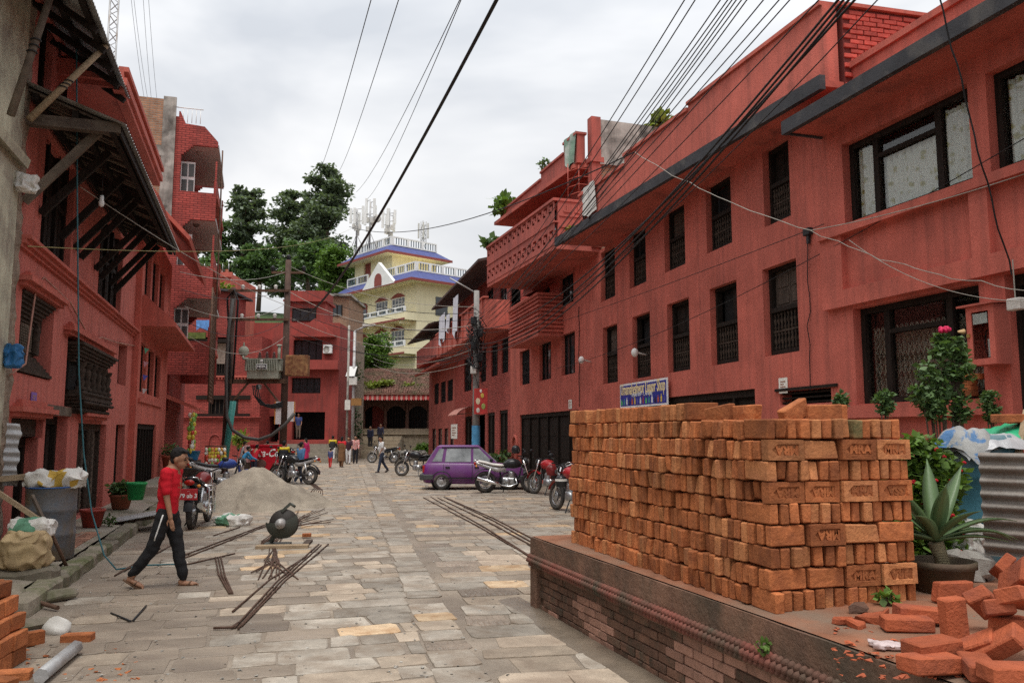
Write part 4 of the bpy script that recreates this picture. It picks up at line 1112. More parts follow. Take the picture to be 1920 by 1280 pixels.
for i in range(n):
    for j in range(9):
        x = a + .42 + (b - a - .84) * (i + .5) / n; z = z0 + .4 + (z1 - z0 - .8) * (j + .5) / 9
        m.box(x - .022, x + .022, -.2, -.165, z - .028, z + .028)
m.box(a + .38, b - .38, -.23, -.2, z0 + .36, z1 - .36); m.build('lattice', K['oldwood'], lw)
for sx in (a + .47, b - .47):
    m = MB(); m.lathe([(.05, z0 + .38)] + [(.04 + .018 * (k % 2), z0 + .4 + (z1 - z0 - .8) * k / 24) for k in range(25)], (sx, -.15, 0), 8); m.build('twisted_post', K['carved'], lw)
# projecting carved bay window
a, b, z0, z1 = bay
m = MB()
for k in range(6): m.box(a + .35 - .06 * k, b - .35 + .06 * k, -.28, .05 + .04 * k, 3.05 + .055 * k, 3.10 + .055 * k)
for k in range(7): m.box(a + .4 + .05 * abs(k - 5), b - .4 - .05 * abs(k - 5), -.28, .24 - .03 * abs(k - 4), 2.14 + .06 * k, 2.195 + .06 * k)
bw = m.build('carved_bay_window', K['carved'], old)
m = MB()
for i in range(46):      # scalloped rows under the bay
    x = a + .45 + (b - a - .9) * i / 45
    for z, y in ((2.20, .16), (2.33, .235), (2.50, .20)): m.ell((x, y, z), (.045, .04, .035), 6, 4)
m.build('carved_frieze', K['carved'], bw)['kind'] = 'stuff'
for i in range(6):
    x = a + .55 + (b - a - 1.1) * i / 5
    m = MB(); m.lathe([(.10, 2.56), (.10, 2.6), (.06, 2.63), (.085, 2.70), (.055, 2.76), (.075, 2.86), (.075, 2.92), (.05, 2.95), (.09, 3.0), (.1, 3.05)], (x, .13, 0), 9); m.build('carved_column', K['carved'], bw)
bx('bay_backing', K['dark'], bw, a + .3, b - .3, -.2, -.02, 2.55, 3.06)
m = MB(); m.box(a + .02, a + .5, -.26, -.1, 2.45, 2.62); m.box(b - .5, b - .02, -.26, -.1, 2.45, 2.62); m.box(a + .05, a + .35, -.26, -.12, 2.62, 3.1); m.box(b - .35, b - .05, -.26, -.12, 2.62, 3.1); m.build('bay_wings', K['carved'], bw)
bar_window(old, *sm, .22, 2, bars=False)
# ground floor doors
def wood_door(rect, dep=.22, m_=None, leafs=1, pale=None):
    s0, s1, z0, z1 = rect; y = -dep
    m = MB(); m.box(s0, s0 + .12, y - .08, y + .08, z0, z1); m.box(s1 - .12, s1, y - .08, y + .08, z0, z1); m.box(s0 + .12, s1 - .12, y - .08, y + .08, z1 - .14, z1)
    d = m.build('door', m_ or K['wood'], old); w = (s1 - s0 - .24) / leafs
    for i in range(leafs):
        a_ = s0 + .12 + w * i; l = MB(); l.box(a_ + .01, a_ + w - .01, y - .04, y, z0 + .03, z1 - .15)
        for q in range(2):
            hh = (z1 - z0 - .2) / 2; l.box(a_ + w * .18, a_ + w * .44, y, y + .015, z0 + hh * q + .1, z0 + hh * (q + 1) - .02); l.box(a_ + w * .56, a_ + w * .82, y, y + .015, z0 + hh * q + .1, z0 + hh * (q + 1) - .02)
        l.build('leaf', (pale if pale and i == 0 else (m_ or K['wood'])), d)
    return d
wood_door(g1, .25, K['wood'], 2); wood_door(g2, .25, K['wood'], 2)
m = MB(); m.box(g1t[0], g1t[1], -.2, -.1, 1.74, 1.99); m.build('carved_lintel', K['carved'], old)
m = MB(); m.box(-15.2, -13.4, -.1, .03, 2.085, 2.24); m.build('lintel_beam', K['oldwood'], old)
d3 = wood_door(g3, .2, K['carved'], 2, K['oldwood'])
m = MB()
for x in (-17.55, -17.25): m.lathe([(.06, .2)] + [(.045 + .02 * (k % 2), .25 + 1.6 * k / 26) for k in range(27)], (x, -.06, 0), 8)
m.build('carved_post', K['carved'], d3)
bar_window(old, *g4, .2, 1, bars=False)
# tall folding windows of the upper floor
def tall(rect, n):
    s0, s1, z0, z1 = rect; y = -.16
    m = MB(); m.box(s0, s0 + .1, y - .05, y + .06, z0, z1); m.box(s1 - .1, s1, y - .05, y + .06, z0, z1)
    for i in range(1, n): x = s0 + (s1 - s0) * i / n; m.box(x - .05, x + .05, y - .05, y + .06, z0, z1)
    m.box(s0 + .1, s1 - .1, y - .04, y + .05, z0, z0 + .08); m.box(s0 + .1, s1 - .1, y - .04, y + .05, z0 + 1.0, z0 + 1.08)
    w = m.build('folding_window', K['wood'], old)
    for i in range(n):
        a_, b_ = s0 + (s1 - s0) * i / n + .06, s0 + (s1 - s0) * (i + 1) / n - .06
        l = MB(); l.box(a_, b_, y - .03, y - .01, z0 + .08, z1); l.box(a_ + .06, a_ + (b_ - a_) * .46, y - .01, y + .015, z0 + .16, z0 + .9); l.box(a_ + (b_ - a_) * .54, b_ - .06, y - .01, y + .015, z0 + .16, z0 + .9); l.build('leaf', K['wood'], w)
tall(bw1, 3); tall(bw2, 4)
# upper windows behind the struts
w = bx('window', flat('dusty_pane', (.42, .44, .42), .3), old, uw[0][0], uw[0][1], -.2, -.18, uw[0][2], uw[0][3])
m = MB(); m.box(uw[0][0], uw[0][0] + .08, -.18, -.1, uw[0][2], uw[0][3]); m.box(uw[0][1] - .08, uw[0][1], -.18, -.1, uw[0][2], uw[0][3]); m.box(-12.16, -12.09, -.18, -.1, uw[0][2], uw[0][3]); m.build('frame', K['wood'], w)
# lean-to eave: boards, battens, rafters, struts, corrugated cover
RW, RE, RO = 6.42, 5.98, 1.18     # z at wall, z at edge, overhang
r0, r1 = -19.4, -11.25
eav = thing('lean_to_roof', 'long timber lean-to eave with corrugated cover on the old house', 'roof', LF.w(0, 0), LF.rz)
def rz_(y): return RW + (RE - RW) * y / RO
m = MB(); m.hull8([(r0, -.05, rz_(-.05) + .07), (r0, RO, RE + .07), (r1, RO, RE + .07), (r1, -.05, rz_(-.05) + .07), (r0, -.05, rz_(-.05) + .09), (r0, RO, RE + .09), (r1, RO, RE + .09), (r1, -.05, rz_(-.05) + .09)]); m.build('boarding', K['wood'], eav)
s = r1
while s > r0:
    pm = K['oldwood'] if rnd.random() < .55 else K['wood']
    for yq in (0, 1):
        pass
    m = MB(); w_ = R(.07, .13); m.hull8([(s - w_, .0, rz_(0) + .035), (s - w_, RO, RE + .035), (s, RO, RE + .035), (s, 0, rz_(0) + .035), (s - w_, 0, rz_(0) + .068), (s - w_, RO, RE + .068), (s, RO, RE + .068), (s, 0, rz_(0) + .068)]); m.build('board', pm, eav)
    s -= w_ + R(.03, .10)
for y in (.12, .62, 1.10): bx('purlin', K['wood'], eav, r0, r1 + .03, y - .04, y + .04, rz_(y) - .07, rz_(y) + .03)
bx('end_beam', K['oldwood'], eav, r1 - .1, r1 + .04, -.05, RO + .02, RE - .02, RE + .13)
m = MB(); n = 260; vs = []
for i in range(n + 1):
    s = r0 - .1 + (r1 - r0 + .25) * i / n; q = .018 * sin(i * pi / 2)
    vs += [(s, -.1, rz_(-.1) + .12 + q), (s, RO + .10, rz_(RO + .1) + .12 + q)]
m.add(vs, [(2 * i, 2 * i + 1, 2 * i + 3, 2 * i + 2) for i in range(n)], True); m.add([(x, y, z - .006) for x, y, z in vs], [(2 * i, 2 * i + 2, 2 * i + 3, 2 * i + 1) for i in range(n)], True)
m.build('corrugated_sheet', K['galv'], eav)
bx('fascia', K['wood'], eav, r0, r1, RO, RO + .03, RE - .05, RE + .09)
for i, s in enumerate((-11.42, -12.3, -13.6, -14.7, -15.2, -16.6, -17.2, -18.3, -18.9)):
    m = MB(); m.bar((s, .02, RE - 1.05 + .06 * (i % 2)), (s - .05, .88, rz_(.88) - .06), .085, .11); m.build('strut', K['oldwood'] if i == 0 else K['wood'], eav)
# upper corrugated eave at the near end
u0, u1 = -13.2, -8.8
ue = thing('upper_eave', 'upper corrugated metal eave propped by timber poles at top left', 'roof', LF.w(0, 0), LF.rz)
def uz(y): return 7.85 - .62 * y
m = MB(); n = 180; vs = []
for i in range(n + 1):
    s = u0 + (u1 - u0) * i / n; q = .016 * sin(i * pi / 2)
    vs += [(s, -.1, uz(-.1) + q), (s, 1.0, uz(1.0) + q)]
m.add(vs, [(2 * i, 2 * i + 1, 2 * i + 3, 2 * i + 2) for i in range(n)], True); m.add([(x, y, z - .006) for x, y, z in vs], [(2 * i, 2 * i + 2, 2 * i + 3, 2 * i + 1) for i in range(n)], True)
m.build('corrugated_sheet', K['galv'], ue)
for y in (.1, .45, .86): bx('purlin', K['redtrim'] if y < .2 else K['wood'], ue, u0 + .05, u1, y - .035, y + .035, uz(y) - .11, uz(y) - .03)
for s in (-13.0, -12.4, -11.8, -11.2, -10.6): 
    m = MB(); m.bar((s, .0, uz(0) - .15), (s, .95, uz(.95) - .15), .07, .08); m.build('rafter', K['wood'], ue)
for a_, b_ in (((-11.0, .12, 5.95), (-11.25, .95, 7.22)), ((-9.9, .2, 5.6), (-10.0, .6, 7.6))):
    m = MB(); A, B = Vector(a_), Vector(b_); m.tube([A, A.lerp(B, .5), B], [.05, .046, .042], 8); m.build('prop', K['plank'] if a_[0] < -10.5 else K['oldwood'], ue)
    for t in (.42, .46, .5):
        q = A.lerp(B, t); m = MB(); m.torus(.055, .01, q, 'z', 10, 5); m.build('binding', K['black'], ue)
# red slab soffit of the middle house
mid = thing('house', 'red house with deep moulded roof slab behind the timber eave', 'house', LF.w(0, 0), LF.rz)
m = MB(); m.box(-18.0, -12.9, -.1, .90, 7.28, 7.36); m.build('roof_soffit', K['soffit'], mid)
m = MB()
for y, z, h in ((.90, 7.20, .10), (.95, 7.30, .12), (.90, 7.42, .10), (.97, 7.52, .08)): m.box(-18.1, -12.8, y - .1, y + .05, z, z + h)
m.box(-18.1, -12.8, -.1, .80, 7.36, 7.62); m.build('roof_moulding', K['redtrim'], mid)
m = MB(); wall_open(m, -18.1, -13.0, 6.3, 7.3, [(-15.4, -14.6, 6.5, 7.15), (-17.4, -16.6, 6.5, 7.15)], .12, .12); m.box(-18.1, -13.0, -.2, -.1, 6.3, 7.3); m.build('wall', K['red2'], mid)
for a_ in (-15.4, -17.4): w = bx('window', K['glass'], mid, a_, a_ + .8, -.03, .0, 6.5, 7.15); m = MB(); m.box(a_, a_ + .06, 0, .06, 6.5, 7.15); m.box(a_ + .74, a_ + .8, 0, .06, 6.5, 7.15); m.build('frame', K['offw'], w)
m = MB(); m.hull8([(-24.5, -.1, 8.2), (-24.5, .85, 7.0), (-18.4, .85, 7.0), (-18.4, -.1, 8.2), (-24.5, -.1, 8.3), (-24.5, .9, 7.1), (-18.4, .9, 7.1), (-18.4, -.1, 8.3)]); m.build('sunshade', K['soffit'], mid)
# near pale plaster house edge + rubble edge
K['plast2'] = K['plast']
ph = thing('house', 'pale plastered house edge with bare masonry corner at far left', 'house', LF.w(0, 0), LF.rz)
bx('wall', K['plast'], ph, -11.12, -4, -4, .02, 0, 9.5)
m = MB(); b_ = MB(); b_.box(-11.40, -11.12, -.3, .02, 0, 9.5); me = b_.mesh('masonry_edge', K['rubble']); bmx = bmesh.new(); bmx.from_mesh(me)
bmesh.ops.subdivide_edges(bmx, edges=[e for e in bmx.edges if abs(e.verts[0].co.z - e.verts[1].co.z) > 3], cuts=110)
for v_ in bmx.verts: v_.co += .04 * noise.noise_vector(v_.co * 6)
bmx.to_mesh(me); bmx.free(); link('masonry_edge', me, ph)
m = MB(); m.hull8([(-11.1, .0, 5.35), (-11.1, .12, 5.3), (-9.0, .12, 5.3), (-9.0, 0, 5.35), (-11.1, 0, 5.6), (-11.1, .15, 5.42), (-9, .15, 5.42), (-9, 0, 5.6)]); m.build('ledge', K['plast'], ph)

# ------------------------------------------------------------------ next red house with sloping sunshade
LF2 = Frame(*(LF.w(0, .15).xy), .3105, -1)
nh = thing('house', 'narrow red house with triple window and sloping sunshade, left side', 'house', LF2.w(0, 0), LF2.rz)
q0, q1 = -29.6, -22.3
tw = [(-23.9, -22.75, 2.9, 4.2), (-25.6, -24.3, 2.9, 4.2), (-27.4, -26.0, 2.9, 4.2)]
tu = [(-24.0, -22.8, 5.5, 6.9), (-25.8, -24.4, 5.5, 6.9), (-27.6, -26.2, 5.5, 6.9)]
gd = (-27.0, -22.75, .25, 2.05)
m = MB(); wall_open(m, q1 * 0 + q0, q1, 0, 7.6, tw + tu + [gd], .22); m.build('wall', K['red'], nh)
m = MB(); m.box(q0, q1, -5, -.5, 0, 7.6); m.build('rear_walls', K['red'], nh)
m = MB(); m.box(q1 - .0, q1 + .02, -.5, -.001, 0, 7.6); m.build('end_wall', K['red'], nh)
for w in tw + tu: bar_window(nh, *w, .14, 2, bars=False)
panel_door(nh, *gd, .12, 7)
m = MB(); m.prism([(0, 4.62), (0, 5.42), (.06, 5.46), (.86, 4.72), (.86, 4.62)], q0, q1 - .15, 'yz'); m.build('sunshade', K['redtrim'], nh)
m = MB(); m.box(-28.0, -22.6, 0, .06, 2.62, 2.72); m.build('ledge', K['redtrim'], nh)
m = MB(); m.hull8([(q0 - .8, 0, 8.2), (q0 - .8, 1.05, 7.1), (q1 - .6, 1.05, 7.1), (q1 - .6, 0, 8.2), (q0 - .8, 0, 8.32), (q0 - .8, 1.1, 7.2), (q1 - .6, 1.1, 7.2), (q1 - .6, 0, 8.32)]); m.build('upper_sunshade', K['soffit'], nh)
bx('threshold_step', K['pave'], nh, -27.5, -22.4, .0, .8, .0, .42, .02)
# ------------------------------------------------------------------ brick house with projecting balconies
bb = thing('house', 'tall red brick house with stacked arched balcony bays, left side', 'house', LF.w(-31, 0), LF.rz)
# local: x toward camera (0 = bay near face), y outward
wmain = MB(); wmain.box(-8, -.02, -4.5, -.0, 0, 13.6); wmain.build('main_block', K['brickfar'], bb)
bx('bare_brick_end', K['brickbrown'], bb, -.02, .03, -3.6, -.55, 9.0, 14.2)
bx('concrete_column', K['conc'], bb, -.02, .07, -.55, -.1, 9.0, 14.3)
bx('concrete_beam', K['conc'], bb, -.02, .06, -3.6, -.55, 12.0, 12.4)
OUT = 1.42
ops = [(10.75, 12.55), (7.95, 9.7), (5.15, 6.75)]
def near_face(x, mb):
    z = 3.9
    zs_ = [3.9]
    for c, d in sorted(ops):
        mb.box(x - .12, x, 0, OUT, z, c)
        # piers and stepped head
        mb.box(x - .12, x, 0, .14, c, d); mb.box(x - .12, x, OUT - .06, OUT, c, d - .55)
        for k in range(5): mb.box(x - .118, x - .002, .14 + .08 * k, .14 + .08 * (k + 1), d - .40 + .08 * k, d)
        z = d
    mb.prism([(0, z), (OUT, z), (OUT, 12.75), (OUT - .5, 13.3), (.25, 13.35), (.05, 13.8), (0, 13.8)], x - .12, x, 'yz')
m = MB(); near_face(0, m); m.build('bay_end_wall', K['brickfar'], bb)
m = MB(); near_face(-5.5, m); m.build('bay_far_wall', K['brickfar'], bb)
for c, d in ops:
    bx('balcony_ceiling', flat('ceiling_grey', (.42, .41, .40), .9), bb, -5.4, -.121, .0, OUT + .03, d + .005, d + .12)
    bx('balcony_floor', K['soffit'], bb, -5.4, -.121, .0, OUT + .06, c - .16, c - .02)
    bx('balcony_panel', K['brickfar'], bb, -5.4, -.121, OUT - .1, OUT, c - .02, c + .55)
    m = MB(); m.lathe([(0, -.1), (.09, -.09), (.13, 0)], (-.8, OUT * .5, d), 10); m.build('ceiling_lamp', K['conc'], bb)
    w = bx('door', K['white'], bb, -1.9, -.5, .0, .05, c, c + 1.45); 
    for a_ in (-1.8, -1.15): bx('pane', K['glass'], w, a_, a_ + .5, .051, .06, c + .5, c + 1.35)
    dd = MB(); dd.box(-.6, -.55, .1, .6, c, c + 1.3); w = dd.build('window', K['white'], bb)
    for yy in (.14, .38):
        for z_ in (c + .1, c + .72): bx('pane', K['glass2'], w, -.549, -.54, yy, yy + .19, z_, z_ + .5)
m = MB()
for k in range(5): y = .15 + k * .15; m.tube([(-.06, y, 13.4), (-.06, y, 13.95)], .012, 5)
m.tube([(-.06, -.1, 13.97), (-.06, .85, 13.97)], .02, 5); m.build('roof_railing', K['white'], bb)
bx('lower_wall', K['brickfar'], bb, -5.5, -.3, 0, .06, 2.6, 3.9)
m = MB(); m.hull8([(-5.5, 0, 3.05), (-5.5, 1.1, 2.6), (.8, 1.1, 2.6), (.8, 0, 3.05), (-5.5, 0, 3.2), (-5.5, 1.1, 2.72), (.8, 1.1, 2.72), (.8, 0, 3.2)]); m.build('shop_canopy', K['redtrim'], bb)
# wire net hanging from the bays
net = thing('wire_net', 'diamond wire net stretched beside the brick balcony bays', 'net', LF.w(-30.4, OUT + .1, 2.9), LF.rz)
m = MB(); Wn, Hn, st_ = 3.0, 4.0, .28
k = -int(Hn / st_) - 1
while k * st_ < Wn:
    x0_ = k * st_
    for sgn in (1, -1):
        pts = []
        for t in (0, Hn):
            pts.append((x0_ + t if sgn == 1 else Wn - x0_ - t, t))
        (xa, za), (xb, zb_) = pts
        lo, hi = 0.0, 1.0
        dx = xb - xa
        if dx:
            t0, t1 = sorted(((0 - xa) / dx, (Wn - xa) / dx)); lo, hi = max(lo, t0), min(hi, t1)
        if hi > lo: m.bar((-2 + xa + dx * lo, 0, za + (zb_ - za) * lo), (-2 + xa + dx * hi, 0, za + (zb_ - za) * hi), .018)
    k += 1
m.build('mesh', K['iron'], net)
m = MB(); m.tube([(-2, 0, 0), (-2, 0, Hn + 6)], .03, 6); m.tube([(1, 0, 0), (1, 0, Hn)], .03, 6); m.build('post', K['iron'], net)
# ================================================================== FAR END OF THE STREET
K['hill'] = mat('hill_green', (.055, .085, .03), .95, .4, .15, .3, 2)
h = MB(); nx, ny = 40, 24
def hz(x, y):
    t = min(1, max(0, (y - 60) / 40)); t = t * t * (3 - 2 * t)
    k = min(1, max(0, (6 - x) / 14))
    return -.3 + 16 * t * k + 2 * noise.noise(Vector((x * .05, y * .05, 0))) * t
for j in range(ny + 1):
    for i in range(nx + 1):
        x, y = -130 + 200 * i / nx, 58 + 160 * j / ny; h.v.append((x, y, hz(x, y)))
for j in range(ny):
    for i in range(nx):
        a = j * (nx + 1) + i; h.f.append([a, a + 1, a + nx + 2, a + nx + 1]); h.mi.append(0); h.sm.append(True)
tag(h.build('hill', K['hill']), kind='structure')

# ------------------------------------------------------------------ brick house facing the street end
F1 = Frame(-15.35, 50, -1, 0.0)
b1 = thing('house', 'old brick house with jutting red upper storey behind the transformer', 'house', F1.w(0, 0), F1.rz)
def BR(fr, x0, y0, x1, y1, off=0): return fr.box(x0, y0, x1, y1, off)
wA1 = BR(F1, 393, 633, 430, 700); wB1 = BR(F1, 391, 748, 446, 776)
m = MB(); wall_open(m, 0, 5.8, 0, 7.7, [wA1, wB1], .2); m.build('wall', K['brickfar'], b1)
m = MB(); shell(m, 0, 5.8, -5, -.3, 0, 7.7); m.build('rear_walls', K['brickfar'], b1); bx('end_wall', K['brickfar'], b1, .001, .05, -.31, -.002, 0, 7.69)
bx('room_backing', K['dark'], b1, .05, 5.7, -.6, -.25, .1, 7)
z_ = F1.hit(420, 787)[1]
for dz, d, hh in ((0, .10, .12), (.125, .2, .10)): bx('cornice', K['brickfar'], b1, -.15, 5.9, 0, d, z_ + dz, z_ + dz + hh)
z_ = F1.hit(420, 711)[1]
m = MB()
for i in range(29): m.box(.1 + i * .2, .2 + i * .2, 0, .10, z_, z_ + .12)
m.box(-.05, 5.85, 0, .14, z_ + .122, z_ + .22); m.build('dentil_cornice', K['redtrim'], b1)
for r in (wA1, wB1):
    a, b_, c, d = r; m = MB(); ex = .75 if r is wB1 else .15
    m.box(a - ex, b_ + ex, -.05, .09, d - .02, d + .22); m.box(a - ex, b_ + ex, -.05, .09, c - .2, c + .02); m.box(a, a + .1, -.15, .03, c + .02, d - .02); m.box(b_ - .1, b_, -.15, .03, c + .02, d - .02)
    w = m.build('carved_window', K['wood'], b1)
    m = MB()
    for k in range(7): x = a + .15 + (b_ - a - .3) * k / 6; m.box(x - .02, x + .02, -.1, -.06, c + .02, d - .02)
    m.build('lattice', K['carved'], w)
a, b_, c, d = wA1; bx('curtain', flat('old_curtain', (.42, .33, .27), .9, .35), b1, a + .1, b_ - .35, -.05, -.03, c + .6, d - .1)
m = MB(); pts = [(2.3, .02, .6)] + [(2.65 + .36 * cos(t), .02, 1.3 + .42 * sin(t)) for t in [pi - pi * i / 8 for i in range(9)]] + [(3.01, .02, .6)]; m.tube(pts, .05, 5); m.build('niche_moulding', K['brickfar'], b1)
U = Frame(-13.63, 49.3, -1, 0)
us = F1.o.x - U.o.x
xa, xb = U.hit(534, 590)[0], U.hit(366, 590)[0]
zt0, zt1, zb0 = U.hit(366, 534)[1], U.hit(500, 548)[1], U.hit(450, 632)[1]
off_ = -(F1.o.x - U.o.x)
def ub(name, m_, x0, x1, y0, y1, z0, z1): return bx(name, m_, b1, x0 + off_, x1 + off_, y0 + .7, y1 + .7, z0, z1)
m = MB(); m.prism([(xa + off_, zb0), (xb + off_, zb0), (xb + off_, zt0), (xa + off_, zt1)], -2.5, .7); m.build('upper_storey', K['brickfar'], b1)
m = MB(); m.prism([(xa + off_ - .3, zt1), (xb + off_ + .3, zt0), (xb + off_ + .3, zt0 + .12), (xa + off_ - .3, zt1 + .12)], -3, 1.1); m.build('roof_sheet', K['edge'], b1)
r = U.box(368, 563, 399, 601); w = ub('window', K['dark'], r[0], r[1], .0, .02, r[2], r[3])
r = U.box(487, 548, 512, 592); ub('window_opening', K['dark'], r[0], r[1], .0, .02, r[2], r[3])
ub('moss_edge', K['moss'], xa + 1.3, xb - .3, .0, .1, zb0 - .1, zb0 + .28)
ub('floor_joist', K['wood'], xa, xb, -.6, .05, zb0 - .32, zb0 - .11)
ml_ = MB(); leaf_cloud(ml_, [((xa + off_ + 4.7, .3, zt0 + .4), (.9, .5, .5)), ((xa + off_ + 1.2, 0, zt1 + .4), (1.2, .5, .35))], 700, .25, rnd); o = ml_.build('roof_weeds', K['leafyel'], b1); o['kind'] = 'stuff'
# ------------------------------------------------------------------ red house with balcony and shutter shop
K['stoneg0'] = mat('step_stone_grey', (.27, .235, .19), .9, .25, 2, .3, 20, patch=(.16, .15, .11), pamt=.4)
K['redb'] = mat('red_plaster_shaded', (.33, .062, .05), .88, .15, .9, .2, 50, streak=.5, grain=.16, patch=(.22, .045, .038), pamt=.4, pscale=.7)  # darker red: shade at the street end put into the wall colour
F2 = Frame(-11.02, 52, -1, 0)
b2 = thing('house', 'red house with small gable, balcony and dark open shopfront at street end', 'house', F2.w(0, 0), F2.rz)
E = 5.5
r1_, r2_, r3_ = BR(F2, 550, 637, 604, 674), BR(F2, 547, 708, 601, 737), BR(F2, 548, 772, 609, 824)
d1_, d2_ = BR(F2, 482, 780, 493, 824), BR(F2, 503, 780, 523, 828)
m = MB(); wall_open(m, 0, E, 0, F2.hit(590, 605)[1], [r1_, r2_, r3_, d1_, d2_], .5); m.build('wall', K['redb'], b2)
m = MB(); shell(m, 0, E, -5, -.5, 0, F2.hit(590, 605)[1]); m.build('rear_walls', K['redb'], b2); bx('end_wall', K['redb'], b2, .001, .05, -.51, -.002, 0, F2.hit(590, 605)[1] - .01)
bx('room_backing', K['dark'], b2, .05, E - .05, -1.9, -1.4, .1, 7.2)
bar_window(b2, *r1_, .3, 4, bars=False, curtain=flat('pale_curtain', (.35, .42, .42))); bar_window(b2, *r2_, .2, 4)
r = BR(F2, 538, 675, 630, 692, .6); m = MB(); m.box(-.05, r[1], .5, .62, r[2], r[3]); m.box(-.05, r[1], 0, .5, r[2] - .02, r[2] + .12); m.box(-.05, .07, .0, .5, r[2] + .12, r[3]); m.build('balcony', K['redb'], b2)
m = MB(); zg = F2.hit(590, 628)[1]; zp = F2.hit(590, 598)[1]
ga, gb = F2.hit(628, 620)[0], F2.hit(556, 620)[0]
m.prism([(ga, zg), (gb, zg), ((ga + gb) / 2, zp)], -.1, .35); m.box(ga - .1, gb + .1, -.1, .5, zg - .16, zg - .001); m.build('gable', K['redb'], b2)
r = BR(F2, 602, 548, 536, 602)
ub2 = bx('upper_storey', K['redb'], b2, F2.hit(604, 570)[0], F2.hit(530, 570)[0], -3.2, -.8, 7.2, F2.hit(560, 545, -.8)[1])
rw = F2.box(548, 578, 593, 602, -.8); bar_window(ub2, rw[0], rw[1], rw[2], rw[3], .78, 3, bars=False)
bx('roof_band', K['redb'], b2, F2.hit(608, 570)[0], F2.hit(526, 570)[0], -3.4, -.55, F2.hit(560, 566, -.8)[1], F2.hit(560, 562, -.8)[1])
[bx('step', K['stoneg0'], b2, -.2, E, .0 + .91 * (k > 0), 1.1 + .45 * k, 0, (r3_[2] - .25) * (1 - k / 4)) if False else bx('step', K['stoneg0'], b2, -.2 - .1 * k, E, (0 if k == 0 else .95 + .45 * (k - 1)), .95 + .45 * k, 0, (r3_[2] - .25) * (1 - k / 4)) for k in range(4)]; bx('upper_step', K['redb'], b2, -.1, E - 2, .0, .9, r3_[2] - .249, r3_[2] - .02)
bx('shop_post', K['redb'], b2, *F2.box(492, 735, 503, 826)[:2], .0, .08, .2, 4.0)
ac = thing('air_conditioner', 'white air conditioner box on red house by the balcony', 'air conditioner', F2.w(F2.hit(616, 655)[0], .02, F2.hit(616, 663)[1]), F2.rz + pi)
bx('case', K['white'], ac, -.28, .28, -.3, 0, 0, .55, .02); m = MB(); m.lathe([(0, 0), (.19, 0), (.19, -.015)], (-.06, -.31, .27), 14, 'y'); m.build('fan_grille', K['conc'], ac); bx('bracket', K['iron'], ac, -.25, .25, -.28, -.02, -.05, -.001)
# terrace house behind
th = thing('house', 'red terrace with planters behind the old brick house', 'house', (0, 0, 0))
a = D(366, 500, 60); b_ = D(432, 535, 60)
bx('terrace_wall', K['red'], th, a.x, b_.x, 60, 66, 0, D(400, 512, 60).z); bx('terrace_band', K['redtrim'], th, a.x - .2, b_.x + .15, 59.8, 60.0, D(400, 520, 60).z, D(400, 511, 60).z)
for i in range(5): x = a.x + .3 + i * .5; m = MB(); m.lathe([(.1, 0), (.16, .3), (.14, .3)], (x, 60.2, D(400, 512, 60).z), 8); m.build('planter', K['terra'], th)
ml_ = MB(); leaf_cloud(ml_, [((a.x + .3 + i * .5, 60.2, D(400, 512, 60).z + .6), (.25, .25, .35)) for i in range(5)], 350, .16, rnd); o = ml_.build('terrace_plants', K['leafmid'], th); o['kind'] = 'stuff'
m = MB()
for i in range(7): x = a.x - .2 + i * .45; m.tube([(x, 60.0, D(400, 511, 60).z), (x, 60.0, D(400, 494, 60).z)], .025, 5)
m.build('railing', K['steel'], th)
# brown brick house and the overgrown wall next to the temple
br = thing('house', 'brown bare brick house squeezed beside the yellow house', 'house', (0, 0, 0))
a, b_ = D(606, 556, 62), D(655, 556, 62)
bx('wall', K['brickbrown'], br, a.x, b_.x, 62, 68, 0, a.z)
r0_, r1b = D(625, 572, 62), D(640, 592, 62); w = bx('window', K['glass'], br, r0_.x, r1b.x, 61.95, 62.0, r1b.z, r0_.z); m = MB(); m.box(r0_.x - .08, r0_.x, 61.9, 62, r1b.z, r0_.z); m.box(r1b.x, r1b.x + .08, 61.9, 62, r1b.z, r0_.z); m.box((r0_.x + r1b.x) / 2 - .04, (r0_.x + r1b.x) / 2 + .04, 61.9, 61.95, r1b.z, r0_.z); m.build('frame', K['wood'], w)
bx('roof_slab', K['conc'], br, a.x - .3, b_.x + .2, 61.6, 68, a.z + .001, a.z + .18)
rw = thing('retaining_wall', 'dark overgrown masonry wall between red house and temple', 'wall', (0, 0, 0))
a, b_ = D(616, 700, 57), D(668, 700, 57)
bx('masonry', K['rubble'], rw, a.x, b_.x, 57, 60, 0, D(640, 640, 57).z)
ml_ = MB(); leaf_cloud(ml_, [((R(a.x, b_.x), 56.9, R(.6, 6.5)), (.7, .3, .7)) for _ in range(16)], 2600, .2, rnd); o = ml_.build('creeper', K['leafdark'], rw); o['kind'] = 'stuff'

# ------------------------------------------------------------------ temple hall (sattal)
TY = 64.0
tp = thing('temple_hall', 'low timber temple hall with tiled roof and grass on it', 'temple', (0, 0, 0))
x0, x1 = D(662, 800, TY).x, D(812, 800, TY).x
zf = D(730, 810, TY).z
K['stoneg'] = mat('plinth_stone', (.36, .30, .22), .9, .25, 2, .35, 20, patch=(.2, .17, .12), pamt=.4)
bx('plinth', K['stoneg'], tp, x0 - .3, x1, TY, TY + 6, 0, zf - .18); bx('plinth_ledge', K['stoneg'], tp, x0 - .45, x1, TY - .15, TY + 6, zf - .179, zf)
bx('back_wall', K['brickfar'], tp, x0, x1, TY + 3.2, TY + 3.5, zf, zf + 4)
ze = D(730, 738, TY).z
cols = [D(px, 800, TY).x for px in (672, 680, 721, 762, 803)]
K['tw'] = mat('temple_wood', (.115, .06, .045), .8, .3, 5, .3, 40)
